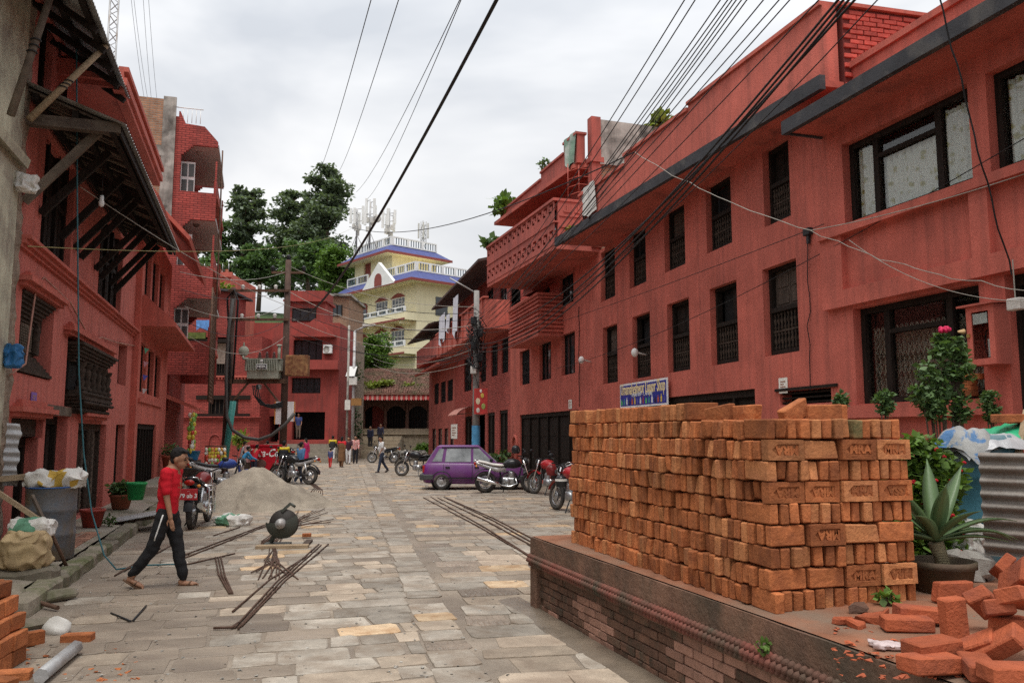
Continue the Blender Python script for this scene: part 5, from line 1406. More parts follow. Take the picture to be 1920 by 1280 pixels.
for cx in cols:
    m = MB(); m.box(cx - .2, cx + .2, TY + .1, TY + .5, zf, zf + .35); m.lathe([(.15, zf + .35), (.12, zf + .6), (.17, zf + .75), (.13, zf + .9), (.12, zf + 2.0), (.17, zf + 2.1), (.13, zf + 2.25), (.2, zf + 2.4), (.2, ze - .75)], (cx, TY + .3, 0), 10); m.build('column', K['tw'], tp)
bx('architrave', K['tw'], tp, x0 - .2, x1, TY + .1, TY + .5, ze - .75, ze - .35); bx('frieze', K['maroon'], tp, x0 - .3, x1, TY - .1, TY + .5, ze - .349, ze - .1)
for a, b_ in zip(cols[1:-1], cols[2:]):
    m = MB(); n = 13          # cusped arch boards between columns
    pts = [(a + .15, ze - .76), (a + .15, ze - 1.35)] + [(a + .15 + (b_ - a - .3) * t, ze - 1.35 + .42 * sin(pi * t) ** .7) for t in [i / 8 for i in range(1, 8)]] + [(b_ - .15, ze - 1.35), (b_ - .15, ze - .76)]
    m.prism(pts, TY + .2, TY + .32); m.build('arch_board', K['tw'], tp)
m = MB(); k = cols[1]
grl = []
x = cols[2] + .3
while x < cols[4] - .1: m.box(x - .025, x + .025, TY + .5, TY + .54, zf, ze - .9); x += .22
m.build('lattice_screen', K['wood'], tp)
bx('inner_dark', K['dark'], tp, x0 + .3, x1, TY + 1.5, TY + 1.6, zf, ze - .4); bx('red_door', flat('temple_red', (.24, .05, .04), .8), tp, cols[1] + .5, cols[1] + 1.5, TY + 1.42, TY + 1.49, zf, zf + 2.1)
bx('low_rail', K['stoneg'], tp, cols[1], x1, TY + .0, TY + .2, zf, zf + .28)
m = MB(); sc = MB(); n = 40          # scalloped red valance, each flap its own face
for i in range(n):
    xa = x0 - 1.2 + (x1 - x0 + 1.2) * i / n; xb = x0 - 1.2 + (x1 - x0 + 1.2) * (i + 1) / n
    m.cur = i % 2; m.add([(xa, TY - 1.12, ze - .1), (xb - .02, TY - 1.12, ze - .1), (xb - .02, TY - 1.16, ze - .48), ((xa + xb) / 2, TY - 1.17, ze - .56), (xa, TY - 1.16, ze - .48)], [(0, 1, 2, 3, 4)])
o = m.build('valance', [flat('valance_red', (.45, .05, .05), .8), flat('valance_pink', (.55, .28, .24), .8)], tp); o['kind'] = 'stuff'
# roof: rows of small clay tiles
zr = D(730, 690, TY + 3).z; rx0, rx1, ry0, ry1 = x0 - 1.4, x1 + .6, TY - 1.2, TY + 3.6
K['tile'] = mat('clay_tiles', (.24, .125, .095), .9, .35, 2.5, .3, 30, patch=(.14, .12, .07), pamt=.45, pscale=1.0)
m = MB(); m.hull8([(rx0, ry0, ze - .12), (rx1, ry0, ze - .12), (rx1, ry1, zr - .12), (rx0 + 1.7, ry1, zr - .12), (rx0, ry0, ze), (rx1, ry0, ze), (rx1, ry1, zr), (rx0 + 1.7, ry1, zr)]); m.build('roof', K['tile'], tp)
m = MB(); nr, nc = 26, 62
for j in range(nr):
    for i in range(nc):
        t = j / nr; y = ry0 + (ry1 - ry0) * t; z = ze + (zr - ze) * t + .02; xl = rx0 + 1.7 * t
        x = xl + (rx1 - xl) * (i + .5 * (j % 2)) / nc; w_ = (rx1 - xl) / nc
        dz = R(0, .04); m.add([(x, y, z + dz), (x + w_ * .9, y, z + dz), (x + w_ * .9, y + .24, z + .10), (x, y + .24, z + .10), (x + w_ * .45, y - .02, z + .05 + dz)], [(0, 4, 3), (4, 1, 2, 3)])
o = m.build('roof_tiles', K['tile'], tp); o['kind'] = 'stuff'
ml_ = MB(); leaf_cloud(ml_, [((x0 + q, TY - .3 + R(0, 1), ze + .5 + R(0, .4)), (.5, .4, .22)) for q in (.9, 1.5, 2.1, 2.6, 5.0, 4.2)], 900, .22, rnd); o = ml_.build('roof_grass', K['leafyel'], tp); o['kind'] = 'stuff'
for i in range(5):
    zt_ = zf - .3 - i * .25; 
    if zt_ > .1: bx('step', K['stoneg'], tp, D(662, 840, 60).x, D(742, 840, 60).x, TY - .15 - .9 * (i + 1), TY - .15 - .9 * i, 0, zt_)
# ------------------------------------------------------------------ yellow house
YF = Frame(-8.96, 76, -.66, .75)
yh = thing('house', 'tall cream house with blue skirt roofs and balconies on the hill', 'house', YF.w(0, 0), YF.rz)
YL = 12.6; YW = 6.0
lv = [YF.hit(779, 660, .0)[1], YF.hit(779, 597, 0)[1]]
zr2 = YF.hit(779, 528, 0)[1]
wins = []
for zb in lv:
    for xa, xb in ((2.0, 4.3), (5.0, 7.2)): wins.append((xa, xb, zb + .15, zb + 2.35))
    wins.append((8.7, 10.0, zb + .05, zb + 2.1))
m = MB(); wall_open(m, 0, YL, 3, zr2, wins, .2); m.build('wall', K['cream'], yh)
m = MB(); shell(m, 0, YL, -YW, -.4, 3, zr2); m.add([(0, 0, 3), (0, -.4, 3), (0, -.4, zr2), (0, 0, zr2)], [(0, 1, 2, 3)]); m.build('side_walls', K['cream'], yh)
bx('room_backing', K['dim'], yh, .1, YL - .1, -.7, -.35, 3.1, zr2 - .1)
for k, w in enumerate(wins):
    a, b_, c, d = w
    arch = MB(); n = 10
    arch.prism([(a - .15, d)] + [(a - .15 + (b_ - a + .3) * i / n, d + .42 * sin(pi * i / n)) for i in range(1, n)] + [(b_ + .15, d)], 0.0, .05); arch.build('arch_panel', K['maroon'], yh)
    if k % 3 == 2:
        o = bx('door', K['maroon'], yh, a, b_, -.12, -.06, c, d); bx('pane', K['glass'], o, a + .3, b_ - .3, -.059, -.05, c + .9, d - .2)
    else:
        bar_window(yh, a, b_, c, d, .1, 4, mat_=K['white'], bars=False, frame_w=.09, rail=.7)
def balustrade(parent, x0, x1, y, z, hgt, axis='x', post=1.4):
    m = MB(); B = (lambda a, b_, z0, z1, t=.06: m.box(a, b_, y - t, y + t, z0, z1)) if axis == 'x' else (lambda a, b_, z0, z1, t=.06: m.box(y - t, y + t, a, b_, z0, z1))
    B(x0, x1, z, z + .12, .09); B(x0, x1, z + hgt - .12, z + hgt, .09)
    n = max(1, int((x1 - x0) / post))
    for i in range(n + 1):
        x = x0 + (x1 - x0) * i / n; B(max(x0, x - .14), min(x1, x + .14), z + .12, z + hgt - .12, .10)
    m.build('balustrade', K['white'], parent)
    m = MB(); B2_ = (lambda a, b_, z0, z1: m.box(a, b_, y - .03, y + .03, z0, z1)) if axis == 'x' else (lambda a, b_, z0, z1: m.box(y - .03, y + .03, a, b_, z0, z1))
    k = int((x1 - x0) / .3)
    for i in range(k): x = x0 + (x1 - x0) * (i + .5) / k; B2_(x - .04, x + .04, z + .12, z + hgt - .12)
    m.build('baluster_row', flat('slate_blue', (.12, .16, .2), .7), parent)
for zb in lv:
    sl = bx('balcony_slab', K['cream'], yh, -.1, YL, -.01, 1.4, zb - .2, zb - .02); bx('balcony_edge', K['maroon'], yh, -.15, YL, 1.4, 1.46, zb - .24, zb - .06)
    bx('balcony_panel', K['cream'], yh, -.1, 7.4, 1.28, 1.4, zb - .019, zb + .5); bx('balcony_panel', K['cream'], yh, 8.0, YL, 1.1, 1.2, zb - .019, zb + .35); bx('balcony_side', K['cream'], yh, -.1, .02, .0, 1.28, zb - .019, zb + .5)
    balustrade(sl, -.1, 7.4, 1.34, zb + .5, .55); balustrade(sl, 8.0, YL, 1.15, zb + .35, .55)
    for i in range(5): x = .6 + i * 2.8; bx('beam_end', K['cream'], yh, x, x + .3, .0, 1.3, zb - .5, zb - .201)
def skirt(x0, x1, y0, y1, z, rise, ov, name='skirt_roof'):
    m = MB(); v = [(x0 - ov, y0 - ov, z), (x1 + ov, y0 - ov, z), (x1 + ov, y1 + ov, z), (x0 - ov, y1 + ov, z), (x0, y0, z + rise), (x1, y0, z + rise), (x1, y1, z + rise), (x0, y1, z + rise)]
    m.add(v, [(0, 1, 5, 4), (1, 2, 6, 5), (2, 3, 7, 6), (3, 0, 4, 7), (4, 5, 6, 7)]); m.build(name, K['blue'], yh)
    bx('soffit', K['cream'], yh, x0 - ov, x1 + ov, y0 - ov, y1 + ov, z - .14, z - .005); m = MB(); m.box(x0 - ov - .03, x1 + ov + .03, y1 + ov, y1 + ov + .04, z - .2, z + .05); m.box(x0 - ov - .04, x0 - ov, y0 - ov, y1 + ov, z - .2, z + .05); m.build('eave_trim', K['maroon'], yh)
skirt(0, YL, -YW, .2, zr2, 1.0, 1.3)
bl = bx('roof_terrace', K['cream'], yh, .1, YL - .1, -YW + .1, .1, zr2 + .9, zr2 + 1.02)
balustrade(bl, 0, 5.0, .1, zr2 + 1.02, .9); balustrade(bl, -YW, 0, 0.05, zr2 + 1.02, .9, 'y'); balustrade(bl, 8.5, YL, .1, zr2 + 1.02, .9)
m = MB(); gx0, gx1 = YF.hit(742, 530, 1.4)[0], YF.hit(682, 530, 1.4)[0]
m.prism([(gx0, zr2 - .1), (gx1, zr2 - .1), ((gx0 + gx1) / 2, zr2 + 2.3)], 1.2, 1.55); gb_ = m.build('gable', K['white'], yh)
m = MB(); gc = (gx0 + gx1) / 2; m.prism([(gc - .65, zr2 - .05)] + [(gc + .65 * cos(t), zr2 + .55 + .65 * sin(t)) for t in [pi - pi * i / 8 for i in range(9)]] + [(gc + .65, zr2 - .05)], 1.551, 1.58); m.build('arch_window', K['maroon'], gb_)
t0, t1 = 5.2, YL - .2; zt_ = YF.hit(692, 487, -.3)[1]
m = MB(); wall_open(m, t0, t1, zr2 + 1.0, zt_, [(9.2, 10.6, zr2 + 1.1, zr2 + 3.4)], .2, -.6); m.box(t0, t1, -YW, -.9, zr2 + 1, zt_); m.add([(t0, -.6, zr2 + 1), (t0, -.9, zr2 + 1), (t0, -.9, zt_), (t0, -.6, zt_)], [(0, 1, 2, 3)]); m.build('top_storey', K['cream'], yh)
bx('top_door', K['maroon'], yh, 9.2, 10.6, -.86, -.8, zr2 + 1.1, zr2 + 3.4)
skirt(t0, t1, -YW, -.4, zt_, .9, 1.2)
bl2 = bx('top_terrace', K['cream'], yh, t0 + .1, t1 - .1, -YW + .1, -.5, zt_ + .8, zt_ + .92); balustrade(bl2, t0, t1, -.5, zt_ + .92, .9); balustrade(bl2, -YW, -.6, t0, zt_ + .92, .9, 'y')
bx('wall_window', K['glass'], yh, -.06, -.01, -3.6, -2.2, lv[1] + .5, lv[1] + 2.3)
# laundry on the yellow house
for i, (xa, xb, c) in enumerate(((7.0, 8.6, (.05, .05, .06)), (8.8, 9.9, (.06, .06, .07)))):
    t = tag(bx('hanging_cloth', flat('dark_cloth', c, .9), None, 0, 1, 0, 1, 0, 1), ('dark cloth hung over the cream balcony, nearer the gable', 'second dark cloth hung on the cream balcony, further left')[i], 'cloth')
    t.data.transform(Matrix.Translation((xa, 1.47, lv[1] - .25)) @ Matrix.Diagonal((xb - xa, .05, 1.25, 1))); t.location = YF.w(0, 0); t.rotation_euler = (0, 0, YF.rz)
# ------------------------------------------------------------------ antennas on the roof
zt2 = zt_ + 1.0
def antenna(px, py0, label, n=3, dish=True, Y=82, ytop=None, seed=0):
    r = random.Random(seed); b_ = D(px, py0, Y); t = thing('antenna_mast', label, 'antenna', (b_.x, Y, zt2))
    top = D(px, ytop, Y).z - zt2
    m = MB(); m.tube([(0, 0, 0), (0, 0, top)], .09, 7)
    for a in range(3): m.tube([(0, 0, top * .35), (.7 * cos(a * 2.1), .7 * sin(a * 2.1), 0)], .04, 5)
    m.build('pole', K['galv'], t)
    for i in range(n):
        a = 2 * pi * i / n + .4 + seed; x, y = .65 * cos(a), .65 * sin(a); z0 = top * r.uniform(.45, .7); hh = r.uniform(1.4, 2.0)
        m = MB(); m.box(x - .13, x + .13, y - .08, y + .08, z0, z0 + hh); m.build('panel_antenna', K['white'], t)
        m = MB(); m.bar((0, 0, z0 + .3), (x, y, z0 + .3), .05); m.bar((0, 0, z0 + hh - .3), (x, y, z0 + hh - .3), .05); m.build('bracket', K['galv'], t)
        bx('radio_unit', K['offw'], t, x * .5 - .15, x * .5 + .15, y * .5 - .1, y * .5 + .1, z0 - .6, z0 - .1)
    if dish:
        m = MB(); m.lathe([(0, .12), (.2, .1), (.42, .0), (.42, -.05), (0, .05)], (.75, -.2, top * .62), 14, 'y'); m.build('dish', K['offw'], t)
antenna(668, 465, 'left mast with white panel antennas on cream house roof', 4, False, ytop=392, seed=1)
antenna(693, 465, 'middle antenna mast with dish on cream house roof', 4, True, ytop=378, seed=2)
antenna(729, 465, 'right antenna mast with panels on cream house roof', 5, False, ytop=392, seed=3)
def lattice(name, label, x, y, z0, z1, w, mat_, step):
    t = thing(name, label, 'tower', (x, y, z0)); m = MB(); Hh = z1 - z0
    cs = [(w * cos(a), w * sin(a)) for a in (.5, 2.6, 4.7)]
    for c in cs: m.tube([(c[0], c[1], 0), (c[0], c[1], Hh)], w * .16, 5)
    m.build('leg_frame', mat_, t); m = MB(); k = 0; z = 0
    while z < Hh - step:
        for i in range(3):
            a, b_ = cs[i], cs[(i + 1) % 3]
            if k % 2: a, b_ = b_, a
            m.bar((a[0], a[1], z), (b_[0], b_[1], z + step), w * .13)
        z += step; k += 1
    m.build('lacing', mat_, t); return t
q = D(212, 0, 33); lattice('lattice_mast', 'dark lattice radio mast rising behind the left roofs', q.x, 33, 6, q.z + 3, .22, K['galv'], .35)
q = D(794, 415, 120); lt = lattice('lattice_mast', 'distant lattice telecom mast right of the cream house', q.x, 120, 14, q.z, .45, K['galv'], 1.0)
for i in range(4): bx('panel_antenna', K['offw'], lt, .7 * cos(i * 1.6) - .12, .7 * cos(i * 1.6) + .12, .7 * sin(i * 1.6) - .1, .7 * sin(i * 1.6) + .1, q.z - 14 - 2.6, q.z - 14 - .3)

# ------------------------------------------------------------------ trees on the hill
RS = .74
def tree(name, label, px, pyb, pyt, Y, crown, seed, leafm, nleaf, lsize, trunk=.3, group='trees on the hill behind'):
    r = random.Random(seed); b_ = D(px, pyb, Y); t_ = D(px, pyt, Y)
    t = thing(name, label, 'tree', (b_.x, Y, b_.z), 0, group); Hh = t_.z - b_.z
    m = MB(); m.tube([(0, 0, -1.5), (.1, 0, Hh * .3), (-.15, .1, Hh * .6), (.1, 0, Hh * .92)], [trunk, trunk * .8, trunk * .5, trunk * .12], 8)
    cl = []; 
    for (fx, fz, rad, nlimb) in crown:         # whorls of limbs: fraction of height, reach (m), clump radius
        for i in range(nlimb):
            a = r.uniform(0, 2 * pi); reach = fx * (RS if px != 452 else .58) * r.uniform(.45, 1.05); z0 = Hh * fz; z1 = z0 + reach * r.uniform(.15, .55)
            e = Vector((reach * cos(a), reach * sin(a), z1)); m.tube([(0, 0, z0 - .3), e * .5 + Vector((0, 0, z0 * .5 - .1)), e], [trunk * .28, trunk * .18, .03], 5)
            for k in range(3):
                f = (1.0, .72, .45)[k]; c = Vector((e.x * f + r.uniform(-.4, .4), e.y * f + r.uniform(-.4, .4), z0 + (z1 - z0) * f + r.uniform(-.2, .5))); q_ = rad * r.uniform(.55, 1.1); cl.append((c, (q_ * 1.15, q_ * 1.15, q_ * .62)))
    m.build('trunk', K['bark'], t)
    lm = MB(); leaf_cloud(lm, cl, int(nleaf * 1.15), lsize * .95, r); lm.build('crown', leafm, t)
    return t
tree('hill_tree', 'slim airy tree standing alone above the brick house', 452, 560, 368, 100, [(2.6, .98, .7, 4), (3.6, .88, .8, 6), (4.3, .76, .85, 7), (5.0, .64, .85, 7), (4.6, .54, .8, 6), (4.5, .42, .7, 5), (4.6, .25, .7, 4)], 5, K['leafpine'], 6500, .5, .38)
tree('hill_tree', 'tallest dark tree with spiky top left of the cream house', 610, 560, 325, 105, [(1.8, 1.0, .75, 4), (3.4, .9, .9, 6), (4.0, .8, 1.0, 8), (4.6, .68, 1.1, 9), (5.2, .55, 1.2, 9), (5.0, .42, 1.2, 8), (5.5, .3, 1.2, 8), (6, .15, 1.2, 9), (6, .02, 1.2, 8)], 8, K['leafpine'], 11500, .52, .5)
tree('hill_tree', 'dense dark tree joined to the left of the tallest tree', 545, 560, 372, 108, [(1.8, 1.0, .8, 4), (3.4, .88, 1.0, 7), (4.0, .74, 1.1, 8), (4.4, .6, 1.2, 9), (4.6, .46, 1.2, 9), (5, .32, 1.2, 8), (6, .18, 1.2, 9), (6, .04, 1.1, 8)], 11, K['leafpine'], 9500, .52, .5)
tree('hill_tree', 'small hazy tree at the left by the brick balconies', 395, 545, 425, 98, [(2.0, .95, .8, 5), (3, .75, .9, 7), (3.4, .55, 1.0, 8), (3.2, .35, .9, 6)], 13, K['leafmid'], 5200, .45, .3)
tree('hill_tree', 'lower broad green tree in front of the tall ones', 575, 570, 470, 92, [(2.5, .95, 1.0, 6), (4, .75, 1.2, 9), (4.5, .5, 1.2, 9)], 17, K['leafmid'], 6000, .42, .3)
tree('hill_tree', 'bright green rounded tree right next to cream house', 632, 580, 476, 88, [(1.6, .92, .9, 5), (2.6, .7, 1.1, 8), (3.0, .45, 1.2, 8), (3, .2, 1.0, 6)], 19, K['leaf'], 5200, .4, .3)
tree('hill_tree', 'low dark tree filling the gap under the slim tree', 485, 560, 480, 96, [(2.2, .95, .9, 6), (3.4, .7, 1.1, 8), (3.6, .4, 1.1, 7)], 23, K['leafmid'], 5200, .42, .3)
tree('garden_tree', 'leafy green tree behind the temple roof', 706, 720, 640, 70, [(1.2, .9, .55, 6), (1.7, .7, .6, 8), (1.9, .5, .6, 8), (1.7, .3, .5, 6)], 29, K['leaf'], 4500, .26, .15, 'garden tree')
# ================================================================== VEHICLES
def wheel(parent, x, z, R_, r_, name='wheel', spokes=5, rimc=None, wid=.9):
    m = MB(); m.torus(R_ - r_, r_, (x, 0, z), 'y', 28, 8, wid); t = m.build(name, K['rubber'], parent)
    m = MB(); m.torus(R_ - 2 * r_ - .012, .018, (x, 0, z), 'y', 24, 6)
    if spokes:
        for i in range(spokes):
            a = 2 * pi * i / spokes + .3; m.bar((x + .03 * cos(a), 0, z + .03 * sin(a)), (x + (R_ - 2 * r_) * cos(a), 0, z + (R_ - 2 * r_) * sin(a)), .02 if spokes > 8 else .04, .008 if spokes > 8 else .03)
    m.lathe([(0, -.06), (.05, -.06), (.05, .06), (0, .06)], (x, 0, z), 10, 'y'); m.build('rim', rimc or K['steel'], t)
    m = MB(); m.lathe([(.03, .045), (.11, .045), (.11, .05), (.03, .05)], (x, 0, z), 14, 'y'); m.build('brake_disc', K['steel'], t)
    return t
def motorcycle(label, loc, rz, body, accent, kind='road', lean=.08, plate=None, rack=False, group='parked motorcycles'):
    t = thing('motorcycle', label, 'motorcycle', loc, rz, group); t.rotation_euler = (lean, 0, rz); t.scale = (1.08,) * 3
    WR = .305; fx, rx = .66, -.62
    fw = wheel(t, fx, WR, WR, .048, 'front_wheel', 5 if kind == 'road' else 16); rwh = wheel(t, rx, WR, WR, .058, 'rear_wheel', 5 if kind == 'road' else 16)
    m = MB()
    for y in (-.085, .085): m.tube([(fx, y, WR), (fx - .13, y, .62), (fx - .24, y * .9, .93)], .022, 8)
    m.box(fx - .25, fx - .16, -.10, .10, .80, .84); m.build('fork', K['chrome'], t)
    m = MB()
    for s in (-1, 1): m.tube([(fx - .25, s * .05, .94), (fx - .24, s * .2, 1.0), (fx - .33, s * .36, 1.0)], .013, 6)
    h = m.build('handlebar', K['black'], t)
    for s in (-1, 1):
        m = MB(); m.tube([(fx - .24, s * .24, 1.0), (fx - .2, s * .30, 1.14)], .007, 5); m.ell((fx - .2, s * .32, 1.17), (.025, .065, .045), 8, 6); m.build('mirror', K['black'], h)
        m = MB(); m.tube([(fx - .27, s * .27, 1.0), (fx - .34, s * .375, 1.0)], .019, 7); m.build('grip', K['rubber'], h)
    m = MB(); m.ell((fx - .16, 0, .87), (.11, .10, .12), 12, 8); m.build('headlamp', K['black'], t); m = MB(); m.ell((fx - .10, 0, .87), (.065, .085, .095), 12, 8); m.build('lens', K['glass2'], t.children[-1] if False else t)
    m = MB(); rings = []
    for x, w, z0, z1 in ((.36, .06, .74, .86), (.30, .12, .70, .93), (.16, .15, .68, .965), (0, .14, .69, .94), (-.10, .09, .70, .86), (-.14, .06, .72, .82)):
        zc, hh = (z0 + z1) / 2, (z1 - z0) / 2; rings.append([(x, w * cos(a), zc + hh * sin(a)) for a in [2 * pi * i / 12 for i in range(12)]])
    m.loft(rings); m.build('fuel_tank', body, t)
    m = MB(); rings = []
    for x, w, z0, z1 in ((-.08, .07, .74, .80), (-.2, .12, .735, .81), (-.42, .14, .76, .83), (-.6, .13, .80, .88), (-.80, .09, .85, .92), (-.84, .05, .86, .9)):
        zc, hh = (z0 + z1) / 2, (z1 - z0) / 2; rings.append([(x, w * cos(a), zc + hh * sin(a)) for a in [2 * pi * i / 10 for i in range(10)]])
    m.loft(rings); m.build('seat', K['black'] if kind != 'white' else K['offw'], t)
    m = MB(); rings = []
    for x, w, z0, z1 in ((-.05, .08, .58, .74), (-.3, .13, .58, .74), (-.6, .12, .68, .81), (-.86, .06, .78, .88), (-.9, .03, .82, .87)):
        zc, hh = (z0 + z1) / 2, (z1 - z0) / 2; rings.append([(x, w * cos(a), zc + hh * sin(a)) for a in [2 * pi * i / 10 for i in range(10)]])
    m.loft(rings); m.build('side_panel', accent, t)
    m = MB(); m.ell((-.92, 0, .82), (.035, .09, .05), 10, 6); m.build('tail_lamp', flat('lamp_red', (.35, .015, .01), .25), t)
    m = MB(); m.tube([(.4, 0, .78), (.32, 0, .45), (.1, 0, .30), (-.2, 0, .32), (-.22, 0, .70)], .025, 7); m.tube([(.38, 0, .80), (-.2, 0, .68), (-.85, 0, .80)], .022, 7)
    for s in (-1, 1): m.tube([(-.15, s * .09, .36), (rx, s * .10, WR)], .02, 6)
    m.build('frame', K['black'], t)
    m = MB(); m.cbox(-.16, .18, -.11, .11, .24, .44, .03); m.lathe([(.085, 0), (.10, .02), (.085, .04), (.10, .06), (.085, .08), (.10, .10), (.085, .12), (.10, .14), (.075, .17), (.04, .2)], (.10, 0, .42), 10); m.lathe([(0, -.15), (.09, -.15), (.10, -.11), (.10, .11), (.09, .15), (0, .15)], (-.03, 0, .34), 12, 'y'); m.build('engine', K['steel'], t)
    m = MB(); m.tube([(.2, -.08, .45), (.26, -.13, .28), (.05, -.15, .2), (-.2, -.16, .24)], .022, 7); e = m.build('exhaust_pipe', K['chrome'], t)
    m = MB(); m.tube([(-.2, -.165, .25), (-.32, -.17, .29), (-.86, -.18, .43)], [.03, .05, .055], 10); m.build('silencer', K['chrome'], e)
    for s in (-1, 1):
        m = MB(); m.tube([(rx + .02, s * .13, WR + .02), (-.48, s * .13, .70)], .028, 8); m.build('shock_absorber', K['steel'], t)
    m = MB(); n = 10
    def arc(x, a0, a1, R2, w): 
        vs = []
        for i in range(n + 1):
            a = a0 + (a1 - a0) * i / n
            for y in (-w, w): vs.append((x + R2 * cos(a), y, WR + R2 * sin(a)))
            vs.append((x + (R2 + .02) * cos(a), 0, WR + (R2 + .02) * sin(a)))
        m.add(vs, [(3 * i, 3 * i + 3, 3 * i + 5, 3 * i + 2) for i in range(n)] + [(3 * i + 2, 3 * i + 5, 3 * i + 4, 3 * i + 1) for i in range(n)], True)
    arc(fx, .35, 2.3, WR + .03, .06); m.build('front_mudguard', body, t)
    m = MB(); arc(rx, 1.2, 3.05, WR + .05, .07); m.build('rear_mudguard', K['black'], t)
    m = MB(); m.bar((-.05, .1, .28), (-.12, .24, .0), .02); m.build('side_stand', K['black'], t)
    m = MB()
    for s in (-1, 1): m.tube([(-.72, s * .11, .84), (-.86, s * .12, .90), (-.93, s * .05, .91)], .012, 6)
    m.build('grab_rail', K['chrome'], t)
    for s in (-1, 1): m = MB(); m.ell((-.88, s * .15, .76), (.03, .035, .03), 8, 5); m.build('indicator', flat('amber', (.55, .2, .03), .3), t)
    if plate:
        p = bx('number_plate', flat('plate_red', (.42, .03, .035), .5), t, -.965, -.95, -.15, .15, .53, .72, .004)
        link('lettering', text_mesh(plate, .10, .001, K['white'], bold=.002), p, loc=(-.968, 0, .60), rot=(pi / 2, 0, -pi / 2)); link('lettering', text_mesh('...', .05, .001, K['white']), p, loc=(-.968, 0, .69), rot=(pi / 2, 0, -pi / 2))
    if rack:
        m = MB()
        for z in (.30, .42, .54, .66): m.tube([(-.1, -.27, z), (-.62, -.27, z)], .012, 6)
        m.tube([(-.1, -.27, .25), (-.1, -.27, .72), (-.3, -.12, .74)], .014, 6); m.tube([(-.62, -.27, .25), (-.62, -.27, .72), (-.6, -.12, .78)], .014, 6); m.build('leg_guard', K['chrome'], t)
    return t
blk, red_, blu, sil, whi = flat('bike_black', (.02, .02, .022), .22), flat('bike_red', (.38, .025, .03), .25), flat('bike_blue', (.03, .06, .25), .25), flat('bike_silver', (.5, .5, .5), .3, metal=.5), flat('bike_white', (.7, .7, .7), .3)
motorcycle('black and silver motorcycle parked side-on before the purple car', G(952, 924), 0.05, blk, sil, 'white', .06)
motorcycle('dark red motorcycle seen from behind left, with chrome leg guard', G(374, 985), 1.72, flat('bike_maroon', (.16, .02, .02), .25), blk, plate='79 ab 3', rack=True, lean=.0)
mB = motorcycle('red motorcycle with spoked rear wheel half hidden by brick stack', G(1052, 965) + Vector((.28, .5, 0)), 2.05, red_, blk, 'spoke', plate='82 23')
motorcycle('red and white motorcycle behind the one by brick stack', G(1018, 932) + Vector((.2, .6, 0)), 2.2, red_, whi)
motorcycle('blue and white motorcycle leaning beyond the sand heap', G(415, 925), .55, blu, whi, lean=.1)
motorcycle('black motorcycle among the boys right of the drinks cart', G(550, 908), 2.75, blk, sil)
motorcycle('small red motorcycle in front of the drinks cart', G(527, 903), 2.2, red_, red_)
motorcycle('motorcycle with raised mirrors behind the boys near the red house', G(543, 880), 1.9, blk, blk)
motorcycle('white trail motorcycle parked by the temple steps', G(718, 868), 2.95, whi, blk, 'spoke', lean=.15)
motorcycle('dark motorcycle mostly hidden behind the purple car tail', G(783, 893), 2.9, blk, blk)
def helmet(label, loc, c, band=None, rz=0):
    t = thing('helmet', label, 'helmet', loc, rz); m = MB(); m.lathe([(.11, -.08), (.125, -.02), (.13, .05), (.115, .11), (.08, .15), (.03, .172), (0, .175)], n=14); m.build('shell', c, t)
    m = MB(); m.lathe([(.131, -.04), (.134, .05)], n=14, a0=-1.0, a1=1.0); m.build('visor', K['glass2'], t)
    if band: m = MB(); m.lathe([(.1335, .04), (.131, .075), (.128, .09)], n=14); m.build('band', band, t)
    return t
helmet('black helmet hung on the silver motorcycle mirror', D(967, 846, 25.4) + Vector((0, 0, .02)), blk)
helmet('black helmet with pale band on red motorcycle by the bricks', D(1052, 905, 18.0), blk, K['offw'], 2)
helmet('dark red helmet on the seat of red and white motorcycle', D(1034, 884, 19.4), flat('bike_maroon', (.16, .02, .02), .25))

# ------------------------------------------------------------------ purple hatchback
PU = mat('purple_paint', (.125, .022, .155), .3, .12, 3, .02, 50, spec=.5, patch=(.17, .09, .16), pamt=.36, pscale=1.2, pedge=.2)
car = thing('car', 'small purple hatchback parked at the right kerb', 'car', G(885, 919) + Vector((.03, .72, 0)), .035)
Lc, Wc = 3.34, .715
def sect(x, zb, zbelt, w, inset):      # lower body ring
    return [(x, s * yy, z) for s, yy, z in ((1, w * .80, zb), (1, w * .97, zb + .06), (1, w, (zb + zbelt) / 2), (1, w * .985, zbelt - .03), (1, w * .93, zbelt), (-1, w * .93, zbelt), (-1, w * .985, zbelt - .03), (-1, w, (zb + zbelt) / 2), (-1, w * .97, zb + .06), (-1, w * .80, zb))]
m = MB()
st_ = [(-1.62, .32, .66, .86), (-1.60, .26, .80, .94), (-1.50, .22, .855, .985), (-1.1, .20, .86, 1.0), (-.3, .19, .85, 1.0), (.5, .19, .84, 1.0), (.72, .20, .84, .99), (1.2, .20, .76, .97), (1.52, .22, .70, .93), (1.62, .28, .62, .86), (1.64, .34, .52, .80)]
m.loft([sect(x, zb, zt_, Wc * w, 0) for x, zb, zt_, w in st_]); body = m.build('body', PU, car)
